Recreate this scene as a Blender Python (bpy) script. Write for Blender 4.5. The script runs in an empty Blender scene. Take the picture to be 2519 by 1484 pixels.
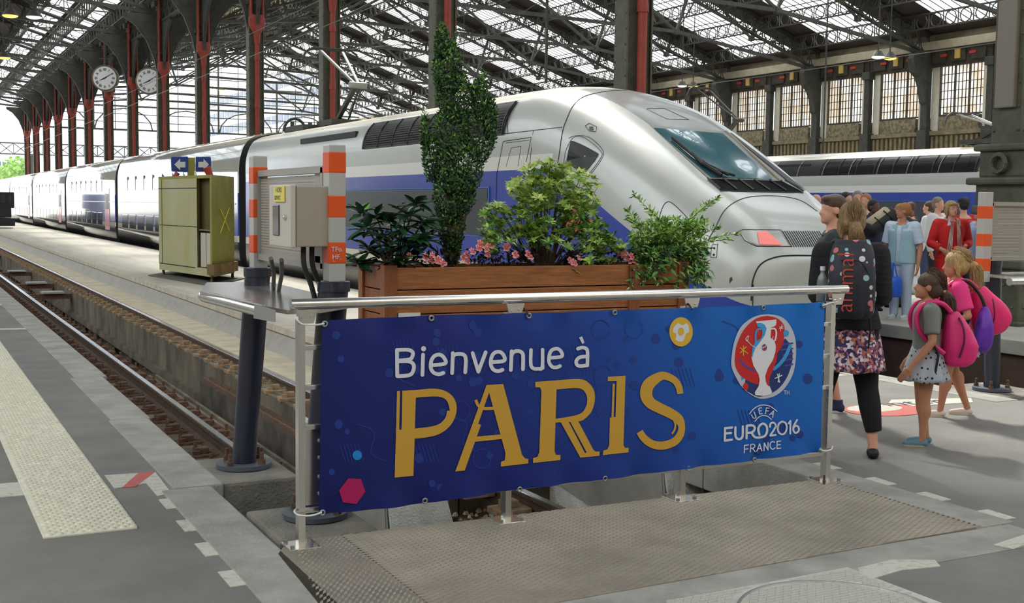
import bpy, bmesh, math, random
from mathutils import Vector, Matrix, Euler
from mathutils.bvhtree import BVHTree
random.seed(7)
R_ = random.Random(11)
sc = bpy.context.scene
C = sc.collection
PI = math.pi

# ---------------------------------------------------------------- camera
CX, CY, FP, CH = 1259.5, 742.0, 2920.43, 1.59
def _n(v): return Vector(v).normalized()
_y = _n((-260 - CX, 487 - CY, FP)); _x = _n((6900 - CX, 578 - CY, FP)); _z = _x.cross(_y)
if _z.y > 0: _z = -_z
RW = Matrix((_x, _y, _z))                      # world = RW @ image ray
cam_data = bpy.data.cameras.new('camera')
cam_data.sensor_width = 36.0
cam_data.lens = FP / 2519 * 36.0
cam_data.clip_end = 2000
cam = bpy.data.objects.new('camera', cam_data)
C.objects.link(cam)
m3 = Matrix((RW.col[0], -RW.col[1], -RW.col[2])).transposed()
cam.matrix_world = Matrix.Translation((0, 0, CH)) @ m3.to_4x4()
sc.camera = cam
def ray(px, py): return RW @ Vector((px - CX, py - CY, FP))
def at(px, py, X=None, Y=None, Z=None):
    """the point of a known plane of the station that is seen at a pixel"""
    d = ray(px, py)
    if X is not None: t = X / d.x
    elif Y is not None: t = Y / d.y
    else: t = (Z - CH) / d.z
    return Vector((0, 0, CH)) + d * t

# ---------------------------------------------------------------- world, sun, exposure
w = bpy.data.worlds.new('sky'); sc.world = w; w.use_nodes = True
nt = w.node_tree; bg = nt.nodes['Background']
tc = nt.nodes.new('ShaderNodeTexCoord'); mp = nt.nodes.new('ShaderNodeMapping'); nz = nt.nodes.new('ShaderNodeTexNoise')
rp = nt.nodes.new('ShaderNodeValToRGB')
mp.inputs['Scale'].default_value = (1, 1, 2.5); nz.inputs['Scale'].default_value = 2.2; nz.inputs['Detail'].default_value = 5
rp.color_ramp.elements[0].position = .35; rp.color_ramp.elements[0].color = (.78, .88, 1, 1)
rp.color_ramp.elements[1].position = .6; rp.color_ramp.elements[1].color = (1, 1, 1, 1)
nt.links.new(tc.outputs['Generated'], mp.inputs['Vector']); nt.links.new(mp.outputs[0], nz.inputs['Vector'])
nt.links.new(nz.outputs[0], rp.inputs[0]); nt.links.new(rp.outputs[0], bg.inputs['Color'])
bg.inputs['Strength'].default_value = 2.6
w.cycles.sampling_method = 'MANUAL'; w.cycles.sample_map_resolution = 256
sun_d = bpy.data.lights.new('sun', 'SUN'); sun_d.energy = 9.0; sun_d.angle = math.radians(9); sun_d.color = (1, .95, .86)
sun = bpy.data.objects.new('sun', sun_d); C.objects.link(sun)
sun.rotation_euler = Vector((-.14, -.62, -.78)).to_track_quat('-Z', 'Y').to_euler()
vs = sc.view_settings; vs.view_transform = 'Standard'; vs.look = 'None'; vs.gamma = 1.0; vs.exposure = 0.2; vs.use_curve_mapping = False
sc.display_settings.display_device = 'sRGB'
cy = sc.cycles
cy.use_denoising = True; cy.max_bounces = 6; cy.diffuse_bounces = 4; cy.glossy_bounces = 3; cy.transmission_bounces = 3
cy.transparent_max_bounces = 16; cy.caustics_reflective = False; cy.caustics_refractive = False
cy.sample_clamp_indirect = 6.0; cy.use_adaptive_sampling = True; cy.adaptive_threshold = 0.02

# ---------------------------------------------------------------- materials
def srgb(c):
    if isinstance(c, str): c = [int(c[i:i + 2], 16) for i in (0, 2, 4)]
    o = []
    for v in c[:3]:
        v = v / 255.0
        o.append(v / 12.92 if v <= .04045 else ((v + .055) / 1.055) ** 2.4)
    return (*o, 1)
MATS = {}
def mat(name, col, rough=.6, metal=0., var=.0, scale=8., bump=0., bscale=None, col2=None, spec=.5, coat=0., stretch=(1, 1, 1), detail=4, lo=.35, hi=.65, sheen=0, emit=None):
    if name in MATS: return MATS[name]
    m = bpy.data.materials.new(name); m.use_nodes = True
    n = m.node_tree.nodes; l = m.node_tree.links; b = n['Principled BSDF']
    c = srgb(col)
    b.inputs['Base Color'].default_value = c; b.inputs['Roughness'].default_value = rough
    b.inputs['Metallic'].default_value = metal; b.inputs['Specular IOR Level'].default_value = spec
    b.inputs['Coat Weight'].default_value = coat; b.inputs['Coat Roughness'].default_value = .08
    if sheen: b.inputs['Sheen Weight'].default_value = sheen
    if var or bump or col2:
        g = n.new('ShaderNodeNewGeometry'); mp = n.new('ShaderNodeMapping'); mp.inputs['Scale'].default_value = stretch
        l.new(g.outputs['Position'], mp.inputs['Vector'])
        t = n.new('ShaderNodeTexNoise'); t.inputs['Scale'].default_value = scale; t.inputs['Detail'].default_value = detail; t.inputs['Roughness'].default_value = .62
        l.new(mp.outputs[0], t.inputs['Vector'])
        if var or col2:
            r = n.new('ShaderNodeValToRGB'); l.new(t.outputs[0], r.inputs[0])
            e = r.color_ramp.elements; e[0].position = lo; e[1].position = hi
            if col2:
                e[0].color = srgb(col2); e[1].color = c
            else:
                e[0].color = (c[0] * (1 - var), c[1] * (1 - var), c[2] * (1 - var), 1)
                e[1].color = tuple(min(1, v * (1 + var)) for v in c[:3]) + (1,)
            l.new(r.outputs[0], b.inputs['Base Color'])
        if bump:
            t2 = n.new('ShaderNodeTexNoise'); t2.inputs['Scale'].default_value = bscale or scale * 4; t2.inputs['Detail'].default_value = 3
            l.new(mp.outputs[0], t2.inputs['Vector'])
            bp = n.new('ShaderNodeBump'); bp.inputs['Strength'].default_value = bump; bp.inputs['Distance'].default_value = .02
            l.new(t2.outputs[0], bp.inputs['Height']); l.new(bp.outputs[0], b.inputs['Normal'])
    if emit:
        b.inputs['Emission Color'].default_value = c; b.inputs['Emission Strength'].default_value = emit
    MATS[name] = m
    return m
asphalt = mat('asphalt', (122, 120, 115), .85, var=.16, scale=1.3, bump=.25, bscale=180, detail=8)
asphalt_old = mat('asphalt_worn', (160, 157, 148), .85, var=.18, scale=.9, bump=.25, bscale=150, detail=8, stretch=(1, .35, 1))
concrete = mat('concrete', (152, 150, 142), .85, var=.22, scale=3., bump=.3, bscale=60, detail=8)
concrete_dirty = mat('dirty_concrete', (126, 116, 98), .9, col2=(70, 62, 50), scale=1.6, bump=.4, bscale=30, detail=8, stretch=(1, 1, .5))
concrete_pale = mat('pale_concrete', (226, 226, 214), .8, var=.12, scale=9, bump=.5, bscale=70, detail=9)
concrete_sm = mat('smooth_concrete', (160, 157, 148), .7, var=.10, scale=4, bump=.1, bscale=40)
concrete_dark = mat('dark_concrete', (96, 88, 76), .9, col2=(48, 42, 35), scale=2.2, bump=.4, bscale=40, detail=8)
pit_dirt = mat('pit_dirt', (58, 50, 40), .95, col2=(28, 24, 20), scale=4, bump=.6, bscale=60)
tact = mat('tactile_paint', (214, 211, 190), .7, var=.10, scale=14, detail=8, bump=.1)
paint_w = mat('worn_white_paint', (196, 193, 180), .75, col2=(158, 156, 146), scale=26, detail=9, lo=.3, hi=.5)
paint_r = mat('worn_red_paint', (190, 92, 84), .75, col2=(160, 130, 120), scale=20, detail=9, lo=.3, hi=.5)
rail_top = mat('polished_rail', (205, 208, 214), .22, 1.)
rail_side = mat('rusty_rail', (86, 68, 54), .7, .3, var=.3, scale=12)
rust = mat('rust_brown', (104, 78, 60), .85, .1, var=.35, scale=20, bump=.3)
steel = mat('brushed_stainless', (226, 224, 219), .24, .95, var=.05, scale=30, stretch=(1, 1, .1))
steel_d = mat('galvanised_steel', (150, 150, 145), .45, .8, var=.1, scale=12)
post_blue = mat('navy_enamel', (40, 44, 60), .35, .1, coat=.3)
post_grey = mat('pale_grey_enamel', (182, 181, 176), .4, coat=.2)
orange = mat('orange_tape', (226, 84, 22), .45)
box_beige = mat('beige_enamel', (168, 158, 142), .45, coat=.1)
box_lite = mat('light_beige_enamel', (200, 194, 180), .45, coat=.1)
black = mat('black_rubber', (18, 18, 20), .6)
dark = mat('dark_void', (14, 14, 18), .5)
darkgrey = mat('charcoal', (50, 52, 56), .5)
iron = mat('dark_iron', (66, 66, 60), .6, .2, var=.25, scale=3)
iron_g = mat('green_grey_iron', (84, 84, 68), .55, .2, var=.2, scale=4)
red_iron = mat('oxide_red_iron', (146, 58, 46), .55, .1, var=.15, scale=5)
wood = mat('varnished_wood', (158, 98, 50), .5, var=.28, scale=5, stretch=(1, 6, 14), bump=.1, detail=8, coat=.15)
wood_d = mat('varnished_wood_dark', (138, 80, 42), .5, var=.28, scale=5, stretch=(6, 6, 1), bump=.1, detail=8, coat=.15)
soil = mat('dark_soil', (40, 30, 22), .95, bump=.8, bscale=60, var=.3)
white_m = mat('white_print', (222, 224, 232), .5)
gold_m = mat('ochre_print', (210, 162, 58), .5)
skin_m = mat('skin', (214, 160, 134), .55, var=.05, scale=20)
skin_t = mat('tanned_skin', (184, 128, 98), .55, var=.05, scale=20)

# ---------------------------------------------------------------- mesh building
def _catmull(pts, n):
    out = []
    P = [pts[0]] + list(pts) + [pts[-1]]
    for i in range(1, len(P) - 2):
        a, b, c, d = P[i - 1], P[i], P[i + 1], P[i + 2]
        for k in range(n):
            t = k / n
            out.append(tuple(.5 * (2 * b[j] + (c[j] - a[j]) * t + (2 * a[j] - 5 * b[j] + 4 * c[j] - d[j]) * t * t + (3 * b[j] - a[j] - 3 * c[j] + d[j]) * t ** 3) for j in range(len(b))))
    out.append(tuple(pts[-1]))
    return out
class M:
    def __init__(s): s.v = []; s.f = []; s.mi = []; s.cur = 0
    def add(s, vs, fs):
        o = len(s.v); s.v.extend([tuple(q) for q in vs])
        for f in fs: s.f.append([i + o for i in f]); s.mi.append(s.cur)
        return s
    def box(s, x0, x1, y0, y1, z0, z1):
        return s.add([(x0, y0, z0), (x1, y0, z0), (x1, y1, z0), (x0, y1, z0), (x0, y0, z1), (x1, y0, z1), (x1, y1, z1), (x0, y1, z1)],
                     [(0, 3, 2, 1), (4, 5, 6, 7), (0, 1, 5, 4), (1, 2, 6, 5), (2, 3, 7, 6), (3, 0, 4, 7)])
    def bbox(s, x0, x1, y0, y1, z0, z1, b=.01):
        """box with chamfered edges"""
        bm = bmesh.new(); bmesh.ops.create_cube(bm, size=1)
        for v in bm.verts: v.co = Vector(((x0 + x1) / 2 + v.co.x * (x1 - x0), (y0 + y1) / 2 + v.co.y * (y1 - y0), (z0 + z1) / 2 + v.co.z * (z1 - z0)))
        bmesh.ops.bevel(bm, geom=bm.edges[:], offset=b, segments=2, affect='EDGES', profile=.6)
        return s.bm(bm)
    def bm(s, bm, mw=None):
        bm.verts.ensure_lookup_table(); bm.verts.index_update()
        s.add([(mw @ v.co if mw else v.co)[:] for v in bm.verts], [[v.index for v in f.verts] for f in bm.faces]); bm.free(); return s
    def hexa(s, p):     # 8 corners, bottom 4 then top 4
        return s.add(p, [(0, 3, 2, 1), (4, 5, 6, 7), (0, 1, 5, 4), (1, 2, 6, 5), (2, 3, 7, 6), (3, 0, 4, 7)])
    def bar(s, a, b, w=.05, h=None, up=(0, 0, 1)):
        a = Vector(a); b = Vector(b); h = h or w; d = (b - a).normalized(); u = Vector(up)
        if abs(d.dot(u)) > .98: u = Vector((1, 0, 0))
        r = d.cross(u).normalized() * (w / 2); u = r.cross(d).normalized() * (h / 2)
        return s.hexa([a - r - u, a + r - u, a + r + u, a - r + u, b - r - u, b + r - u, b + r + u, b - r + u])
    def ring(s, a, b, r1, r2=None, n=12, caps=True):
        a = Vector(a); b = Vector(b); r2 = r1 if r2 is None else r2; d = (b - a).normalized()
        u = Vector((0, 0, 1)) if abs(d.z) < .9 else Vector((1, 0, 0)); x = d.cross(u).normalized(); y = d.cross(x)
        vs = [p + (x * math.cos(t) + y * math.sin(t)) * r for p, r in ((a, r1), (b, r2)) for t in [2 * PI * i / n for i in range(n)]]
        fs = [(i, (i + 1) % n, n + (i + 1) % n, n + i) for i in range(n)]
        if caps: fs += [tuple(range(n))[::-1], tuple(range(n, 2 * n))]
        return s.add(vs, fs)
    cyl = ring
    def tube(s, pts, r, n=8, closed=False, caps=True):
        pts = [Vector(p) for p in pts]; k = len(pts); rr = r if isinstance(r, (list, tuple)) else [r] * k
        px = None; o = len(s.v)
        for i, p in enumerate(pts):
            a = pts[i - 1] if (i > 0 or closed) else p; b = pts[(i + 1) % k] if (i < k - 1 or closed) else p
            d = (b - a).normalized() if (b - a).length > 1e-9 else Vector((0, 0, 1))
            if px is None:
                u = Vector((0, 0, 1)) if abs(d.z) < .9 else Vector((1, 0, 0)); px = d.cross(u).normalized()
            px = (px - d * px.dot(d)).normalized(); py = d.cross(px)
            for j in range(n):
                t = 2 * PI * j / n; s.v.append(tuple(p + (px * math.cos(t) + py * math.sin(t)) * rr[i]))
        for i in range(k if closed else k - 1):
            for j in range(n):
                a = o + i * n + j; b = o + i * n + (j + 1) % n; i2 = (i + 1) % k
                s.f.append([a, b, o + i2 * n + (j + 1) % n, o + i2 * n + j]); s.mi.append(s.cur)
        if caps and not closed:
            s.f.append([o + j for j in range(n)][::-1]); s.mi.append(s.cur)
            s.f.append([o + (k - 1) * n + j for j in range(n)]); s.mi.append(s.cur)
        return s
    def ell(s, c, r, n=16, m=10, rot=None):
        vs = [(0, 0, -1)]; c = Vector(c)
        for i in range(1, m):
            a = -PI / 2 + PI * i / m
            vs += [(math.cos(a) * math.cos(2 * PI * j / n), math.cos(a) * math.sin(2 * PI * j / n), math.sin(a)) for j in range(n)]
        vs.append((0, 0, 1)); fs = []
        for j in range(n): fs.append((0, 1 + (j + 1) % n, 1 + j))
        for i in range(m - 2):
            for j in range(n): a = 1 + i * n; fs.append((a + j, a + (j + 1) % n, a + n + (j + 1) % n, a + n + j))
        t = len(vs) - 1; a = 1 + (m - 2) * n
        for j in range(n): fs.append((a + j, a + (j + 1) % n, t))
        if not isinstance(r, (tuple, list)): r = (r, r, r)
        q = rot or Matrix.Identity(3)
        return s.add([c + q @ Vector((x * r[0], y * r[1], z * r[2])) for x, y, z in vs], fs)
    def prism(s, poly, d0, d1, f):
        """poly: list of 2D points; f(a, b, depth) -> xyz"""
        n = len(poly); vs = [f(a, b, d0) for a, b in poly] + [f(a, b, d1) for a, b in poly]
        s.add(vs, [tuple(range(n))[::-1], tuple(range(n, 2 * n))] + [(i, (i + 1) % n, n + (i + 1) % n, n + i) for i in range(n)]); return s
    def loft(s, rings, closed=True, caps=True):
        n = len(rings[0]); o = len(s.v)
        for r in rings: s.v.extend([tuple(p) for p in r])
        for i in range(len(rings) - 1):
            for j in range(n if closed else n - 1):
                s.f.append([o + i * n + j, o + i * n + (j + 1) % n, o + (i + 1) * n + (j + 1) % n, o + (i + 1) * n + j]); s.mi.append(s.cur)
        if caps and closed:
            s.f.append([o + j for j in range(n)][::-1]); s.mi.append(s.cur)
            s.f.append([o + (len(rings) - 1) * n + j for j in range(n)]); s.mi.append(s.cur)
        return s
    def grid(s, f, nu, nv):
        o = len(s.v)
        for i in range(nu + 1):
            for j in range(nv + 1): s.v.append(tuple(f(i / nu, j / nv)))
        for i in range(nu):
            for j in range(nv):
                a = o + i * (nv + 1) + j; s.f.append([a, a + nv + 1, a + nv + 2, a + 1]); s.mi.append(s.cur)
        return s
    def mesh(s, name, mats, smooth=False, off=None, angle=40):
        me = bpy.data.meshes.new(name)
        vs = s.v if off is None else [(x - off[0], y - off[1], z - off[2]) for x, y, z in s.v]
        me.from_pydata(vs, [], s.f)
        if not isinstance(mats, (list, tuple)): mats = [mats]
        for m in mats: me.materials.append(m)
        if len(mats) > 1: me.polygons.foreach_set('material_index', s.mi)
        if smooth:
            me.polygons.foreach_set('use_smooth', [True] * len(me.polygons))
            if smooth != 'all': me.set_sharp_from_angle(angle=math.radians(angle))
        me.update()
        return me
    def build(s, name, mats, parent=None, smooth=False, base=None, angle=40):
        off = wpos(parent) if parent is not None else base
        me = s.mesh(name, mats, smooth, off, angle)
        o = bpy.data.objects.new(name, me); C.objects.link(o)
        if parent is not None: o.parent = parent
        elif base is not None: o.location = base
        return o
def wpos(o):
    p = Vector((0, 0, 0))
    while o is not None: p += o.location; o = o.parent
    return p
def tag(o, label=None, cat=None, group=None, kind=None):
    if label: o['label'] = label
    if cat: o['category'] = cat
    if group: o['group'] = group
    if kind: o['kind'] = kind
    return o
def thing(name, loc, label=None, cat=None, group=None, kind=None, parent=None):
    o = bpy.data.objects.new(name, None); C.objects.link(o); o.location = Vector(loc) - (wpos(parent) if parent else Vector((0, 0, 0)))
    if parent: o.parent = parent
    o.empty_display_size = .1
    return tag(o, label, cat, group, kind)
def inst(name, me, loc, parent=None, rz=0, rot=None, scale=None):
    """an object sharing a mesh"""
    o = bpy.data.objects.new(name, me); C.objects.link(o)
    o.location = Vector(loc) - (wpos(parent) if parent else Vector((0, 0, 0)))
    if parent: o.parent = parent
    o.rotation_euler = rot if rot is not None else (0, 0, rz)
    if scale is not None: o.scale = scale if isinstance(scale, (tuple, list, Vector)) else (scale,) * 3
    return o
_kids = {}
def dup(o, loc, rz=None, label=None, group=None, scale=None):
    c = o.copy(); C.objects.link(c); c.location = loc
    if rz is not None: c.rotation_euler = (0, 0, rz)
    if scale: c.scale = (scale,) * 3
    if label: c['label'] = label
    if group: c['group'] = group
    for ch in o.children:
        k = ch.copy(); C.objects.link(k); k.parent = c
        for g in ch.children:
            q = g.copy(); C.objects.link(q); q.parent = k
    return c
# ================================================================ ground, platforms, tracks
def st(m, name, mats, parent=None, **k):
    o = m.build(name, mats, parent, **k)
    if parent is None: o['kind'] = 'structure'
    return o
floor = thing('floor', (0, 0, 0), kind='structure')
m = M(); m.box(-30, 1.42, 5.25, 150, -1.6, 0); m.box(-30, 30, -14, 4.1, -1.6, 0); m.box(-30, 1.30, 4.1, 5.25, -1.6, 0)
m.box(4.98, 8.4, 4.1, 8.6, -1.6, 0); m.box(8.4, 30, 4.1, 6.85, -1.6, 0)
m.build('asphalt_surface', asphalt, floor)
m = M(); m.box(1.30, 4.98, 4.1, 5.25, -1.6, -.006); m.box(1.0, 5.0, 3.78, 4.1, -.01, .003)
m.build('concrete_strip', concrete, floor)
# kerb stones along the pit
y = 4.1; k = 0
ks = M().bbox(-.14, .14, 0, 2.27, -.3, .006, .012).mesh('kerb_stone', concrete)
m = M(); m.bbox(1.16, 1.40, 2.0, 4.3, -.3, .005, .012); m.build('kerb_stone', concrete, floor)
for y0, xx in ((4.31, 1.395), (6.6, 1.47), (8.88, 1.49)) + tuple((11.16 + 2.28 * i, 1.53) for i in range(30)):
    inst('kerb_stone', ks, (xx, y0, 0), floor)
inst('kerb_stone', ks, (4.93, 4.12, 0), floor); inst('kerb_stone', ks, (4.93, 6.4, 0), floor)
ks2 = M().bbox(0, 2.0, -.14, .14, -.35, .006, .012).mesh('kerb_stone', concrete)
for i in range(6): inst('kerb_stone', ks2, (8.5 + 2.01 * i, 6.72, 0), floor)
for i in range(3): inst('kerb_stone', ks, (8.28, 6.86 + 2.28 * i, -.002 * i), floor)
# tactile slabs with their blisters
def slab(dom, seg):
    m = M(); m.bbox(0, .43, 0, 1.33, -.01, .008, .004)
    if dom:
        r = 0; yy = .03
        while yy < 1.31:
            xx = .03 + (.024 if r % 2 else 0)
            while xx < .42:
                a = .019; n = seg
                m.add([(xx + a * math.cos(2 * PI * i / n), yy + a * math.sin(2 * PI * i / n), .008) for i in range(n)] +
                      [(xx + .6 * a * math.cos(2 * PI * i / n), yy + .6 * a * math.sin(2 * PI * i / n), .0165) for i in range(n)],
                      [(i, (i + 1) % n, n + (i + 1) % n, n + i) for i in range(n)] + [tuple(range(n, 2 * n))])
                xx += .048
            yy += .034; r += 1
    return m
s1 = slab(1, 10).mesh('tactile_slab', tact); s2 = slab(1, 6).mesh('tactile_slab', tact); s3 = slab(0, 6).mesh('tactile_slab', tact)
for i in range(40): inst('tactile_slab', s1 if i < 3 else s2 if i < 12 else s3, (.58, 5.86 + 1.34 * i, 0), floor)
def mark(pts, mt=paint_w, z=.004, name='painted_marking', parent=None):
    m = M(); m.prism(pts, -.003, z, lambda a, b, d: (a, b, d)); return m.build(name, mt, parent or floor)
mark([(1.04, 7.09), (1.32, 7.06), (1.3, 6.5), (1.22, 6.47), (1.22, 6.79), (1.04, 6.74)])
mark([(1.08, 6.74), (1.15, 6.73), (1.32, 7.06), (1.23, 7.08)], paint_r, .005)
for y0 in (6.17, 5.70, 5.26, 4.79): mark([(1.21 - (6.2 - y0) * .012, y0), (1.295 - (6.2 - y0) * .012, y0), (1.295 - (6.2 - y0) * .012, y0 + .22), (1.21 - (6.2 - y0) * .012, y0 + .22)])
mark([(.0, 6.79), (.58, 6.78), (.58, 7.11), (.0, 7.13)]); mark([(1.1, 15.65), (1.4, 15.6), (1.4, 15.75), (1.1, 15.8)])
mark([(1.1, 19.3), (1.4, 19.3), (1.4, 19.5), (1.1, 19.5)])
for y0 in (5.0, 4.6, 4.17, 3.77, 5.45, 5.9): mark([(5.05, y0), (5.14, y0), (5.15, y0 + .19), (5.06, y0 + .19)])
mark([(4.62, 3.87), (4.9, 3.93), (4.9, 3.84), (4.65, 3.78)])
mark([(3.66, 3.72), (3.76, 3.87), (4.0, 3.90), (4.17, 3.81), (4.12, 3.73), (3.92, 3.765)])
# pavement sign: white strip with red disc and lettering
mark([(7.05, 7.02), (7.95, 6.93), (8.12, 7.1), (7.4, 7.3)], paint_w)
mark([(6.98 + .36 * math.cos(t * PI / 12), 6.95 + .26 * math.sin(t * PI / 12)) for t in range(24)], paint_r, .0045)
mark([(6.95 + .26 * math.cos(t * PI / 12), 7.03 + .15 * math.sin(t * PI / 12)) for t in range(24)], paint_w, .0055)
def text(s, size, loc, rot, mt, name='lettering', parent=None, ext=.001, align='LEFT', sx=1, bold=0, space=1):
    c = bpy.data.curves.new(name, 'FONT'); c.body = s; c.size = size; c.extrude = ext; c.align_x = align; c.offset = bold; c.space_character = space
    c.resolution_u = 3
    t = bpy.data.objects.new(name, c); C.objects.link(t); dg = bpy.context.evaluated_depsgraph_get(); dg.update()
    me = bpy.data.meshes.new_from_object(t.evaluated_get(dg)); bpy.data.objects.remove(t)
    me.materials.clear(); me.materials.append(mt); o = bpy.data.objects.new(name, me); C.objects.link(o)
    o.location = Vector(loc) - (wpos(parent) if parent else Vector((0, 0, 0))); o.rotation_euler = rot; o.scale = (sx, 1, 1)
    if parent: o.parent = parent
    return o
text('inter', .27, (7.12, 7.05, .006), (0, 0, -.07), darkgrey, parent=floor, ext=.0005, sx=1.2)
# pit of the near track
pit = thing('trim_1', (0, 0, 0), kind='structure')
m = M(); m.box(1.58, 5.0, 5.25, 150, -2.0, -1.55); m.box(1.58, 2.78, 8.3, 150, -1.6, -.66); m.box(3.86, 4.99, 8.3, 150, -1.6, -.60)
m.box(2.0, 2.78, 5.25, 8.3, -1.6, -.85); m.box(3.86, 4.99, 5.25, 8.3, -1.6, -.85)
m.build('trench_bed', concrete_dirty, pit)
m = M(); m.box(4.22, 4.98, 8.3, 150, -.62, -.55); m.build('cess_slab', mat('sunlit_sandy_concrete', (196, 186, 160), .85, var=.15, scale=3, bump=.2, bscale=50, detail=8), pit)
m = M(); m.box(1.40, 1.62, 5.25, 150, -1.6, -.28); m.box(4.97, 5.0, 5.25, 9, -1.2, -.0); m.build('retaining_wall', concrete_dark, pit)
m = M(); m.box(3.78, 3.87, 8.3, 150, -1.1, -.62); m.box(3.70, 3.80, 8.3, 150, -1.22, -1.1); m.box(2.77, 2.84, 8.3, 150, -1.5, -.66)
m.build('trench_wall', concrete_dirty, pit)
for i in range(26):   # vertical joints and fixings on the trench wall
    m = M(); yy = 9.5 + 2.1 * i; m.box(3.74, 3.785, yy, yy + .5, -1.35, -1.12); m.build('wall_bracket', concrete_dark, pit)
for x0, ys, ye in ((3.0, 9.2, 16.5), (3.62, 8.5, 16.0)):
    for dx in (0, .09):
        m = M(); m.box(x0 + dx, x0 + dx + .035, ys, ye, -.82, -.77); m.build('cable_duct', rust if x0 > 3.5 else concrete_dirty, pit)
    m = M(); m.box(x0 - .03, x0 + .16, ys, ye, -1.2, -.82); m.build('duct_base', concrete_dark, pit)
for yy in (30.5, 34.2, 40, 52):
    m = M(); m.box(2.62, 3.98, yy, yy + .28, -.80, -.68); m.build('cross_beam', rust, pit)
    m = M(); m.box(3.1, 3.6, yy - .1, yy + .45, -.67, -.63); m.build('cover_plate', concrete_sm, pit)
# ballast of the buffer end (loose stones)
m = M(); rr = random.Random(5)
for i in range(2600):
    x = rr.uniform(1.7, 4.9); yy = rr.uniform(5.4, 9.0); s = rr.uniform(.012, .03); a = rr.random() * 6
    p = [(x + s * math.cos(a + t) * rr.uniform(.7, 1.2), yy + s * math.sin(a + t) * rr.uniform(.6, 1.1)) for t in (0, 1.6, 3.1, 4.7)]
    z = -.85 + rr.uniform(0, .05)
    m.hexa([(q[0], q[1], z) for q in p] + [((q[0] + x) / 2, (q[1] + yy) / 2, z + s * rr.uniform(.7, 1.2)) for q in p])
o = m.build('loose_ballast', mat('tan_ballast', (196, 168, 138), .9, var=.4, scale=25)); tag(o, 'tan broken ballast stones lying in the pit behind the banner', 'ballast', kind='stuff')
# rails
def rail_mb(x, y0, y1, zt, m=None):
    pr = [(-.07, -.17), (.07, -.17), (.07, -.155), (.012, -.13), (.010, -.045), (.036, -.035), (.036, -.004), (.026, 0), (-.026, 0), (-.036, -.004), (-.036, -.035), (-.010, -.045), (-.012, -.13), (-.07, -.155)]
    m = m or M(); n = len(pr); o = len(m.v)
    for yy in (y0, y1): m.v.extend([(x + a, yy, zt + b) for a, b in pr])
    for i in range(n):
        m.f.append([o + i, o + (i + 1) % n, o + n + (i + 1) % n, o + n + i]); m.mi.append(1 if i in (6, 7, 8) else 0)
    m.f.append([o + i for i in range(n)]); m.mi.append(0); m.f.append([o + n + i for i in range(n)][::-1]); m.mi.append(0)
    return m
tr = tag(thing('railway_track', (3.3, 5.6, -.67)), 'near pair of polished steel rails on rusty chairs beside the tactile strip', 'track')
rail_mb(2.54, 5.6, 150, -.5).build('rail', [rail_side, rail_top], tr); rail_mb(4.06, 5.6, 150, -.5).build('rail', [rail_side, rail_top], tr)
c = M(); c.bbox(-.13, .13, -.11, .11, -.05, 0, .01); c.bbox(-.07, .05, -.05, .05, 0, .055, .008); c.ring((-.06, 0, .05), (-.06, 0, .11), .016, n=8); c.box(-.10, -.04, -.09, -.05, 0, .035)
cm = c.mesh('rail_chair', rust); cm2 = c.mesh('rail_chair', mat('rust_pale', (150, 126, 98), .9, var=.3, scale=15))
for i in range(95):
    yy = 6.3 + .6 * i
    inst('rail_chair', cm, (2.37, yy, -.635), tr, rz=R_.uniform(-.1, .1)); inst('rail_chair', cm2, (3.90, yy, -.585), tr, rz=R_.uniform(-.15, .15))
    if i < 40: inst('rail_chair', cm, (2.70, yy + .1, -.635), tr, rz=PI)
# platform between the tracks
p2 = thing('floor.001', (0, 0, 0), kind='structure')
p2m = mat('worn_platform', (186, 182, 168), .85, var=.14, scale=.6, bump=.2, bscale=120, detail=9, stretch=(3, .35, 1))
m = M(); m.box(5.15, 8.35, 12, 150, -1.2, -.2)
m.add([(5.0, 8.6, 0), (8.4, 8.6, 0), (8.4, 12, -.2), (5.0, 12, -.2), (5.0, 8.6, -1.2), (8.4, 8.6, -1.2), (8.4, 12, -1.2), (5.0, 12, -1.2)], [(0, 1, 2, 3), (4, 7, 6, 5), (0, 4, 5, 1), (1, 5, 6, 2), (2, 6, 7, 3), (3, 7, 4, 0)])
m.build('platform_surface', p2m, p2)
cs = M().bbox(-.13, .12, 0, .985, -.10, .004, .008).mesh('coping_stone', mat('coping', (192, 184, 168), .85, var=.15, scale=4, bump=.2, bscale=60))
for i in range(138):
    inst('coping_stone', cs, (5.05, 12 + i, -.2), p2)
    if i < 90: inst('coping_stone', cs, (8.42, 12 + i, -.2), p2, rz=0)
m = M(); m.hexa([(4.66, 12, -.7), (5.2, 12, -.7), (5.2, 150, -.7), (4.66, 150, -.7), (4.98, 12, -.29), (5.2, 12, -.29), (5.2, 150, -.29), (4.98, 150, -.29)])
m.hexa([(4.66, 8.6, -.7), (5.2, 8.6, -.7), (5.2, 12, -.7), (4.66, 12, -.7), (4.98, 8.6, -.15), (5.2, 8.6, -.15), (5.2, 12, -.29), (4.98, 12, -.29)])
m.box(8.3, 8.42, 8.6, 150, -1.4, -.3)
m.build('platform_wall', concrete_sm, p2)
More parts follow.
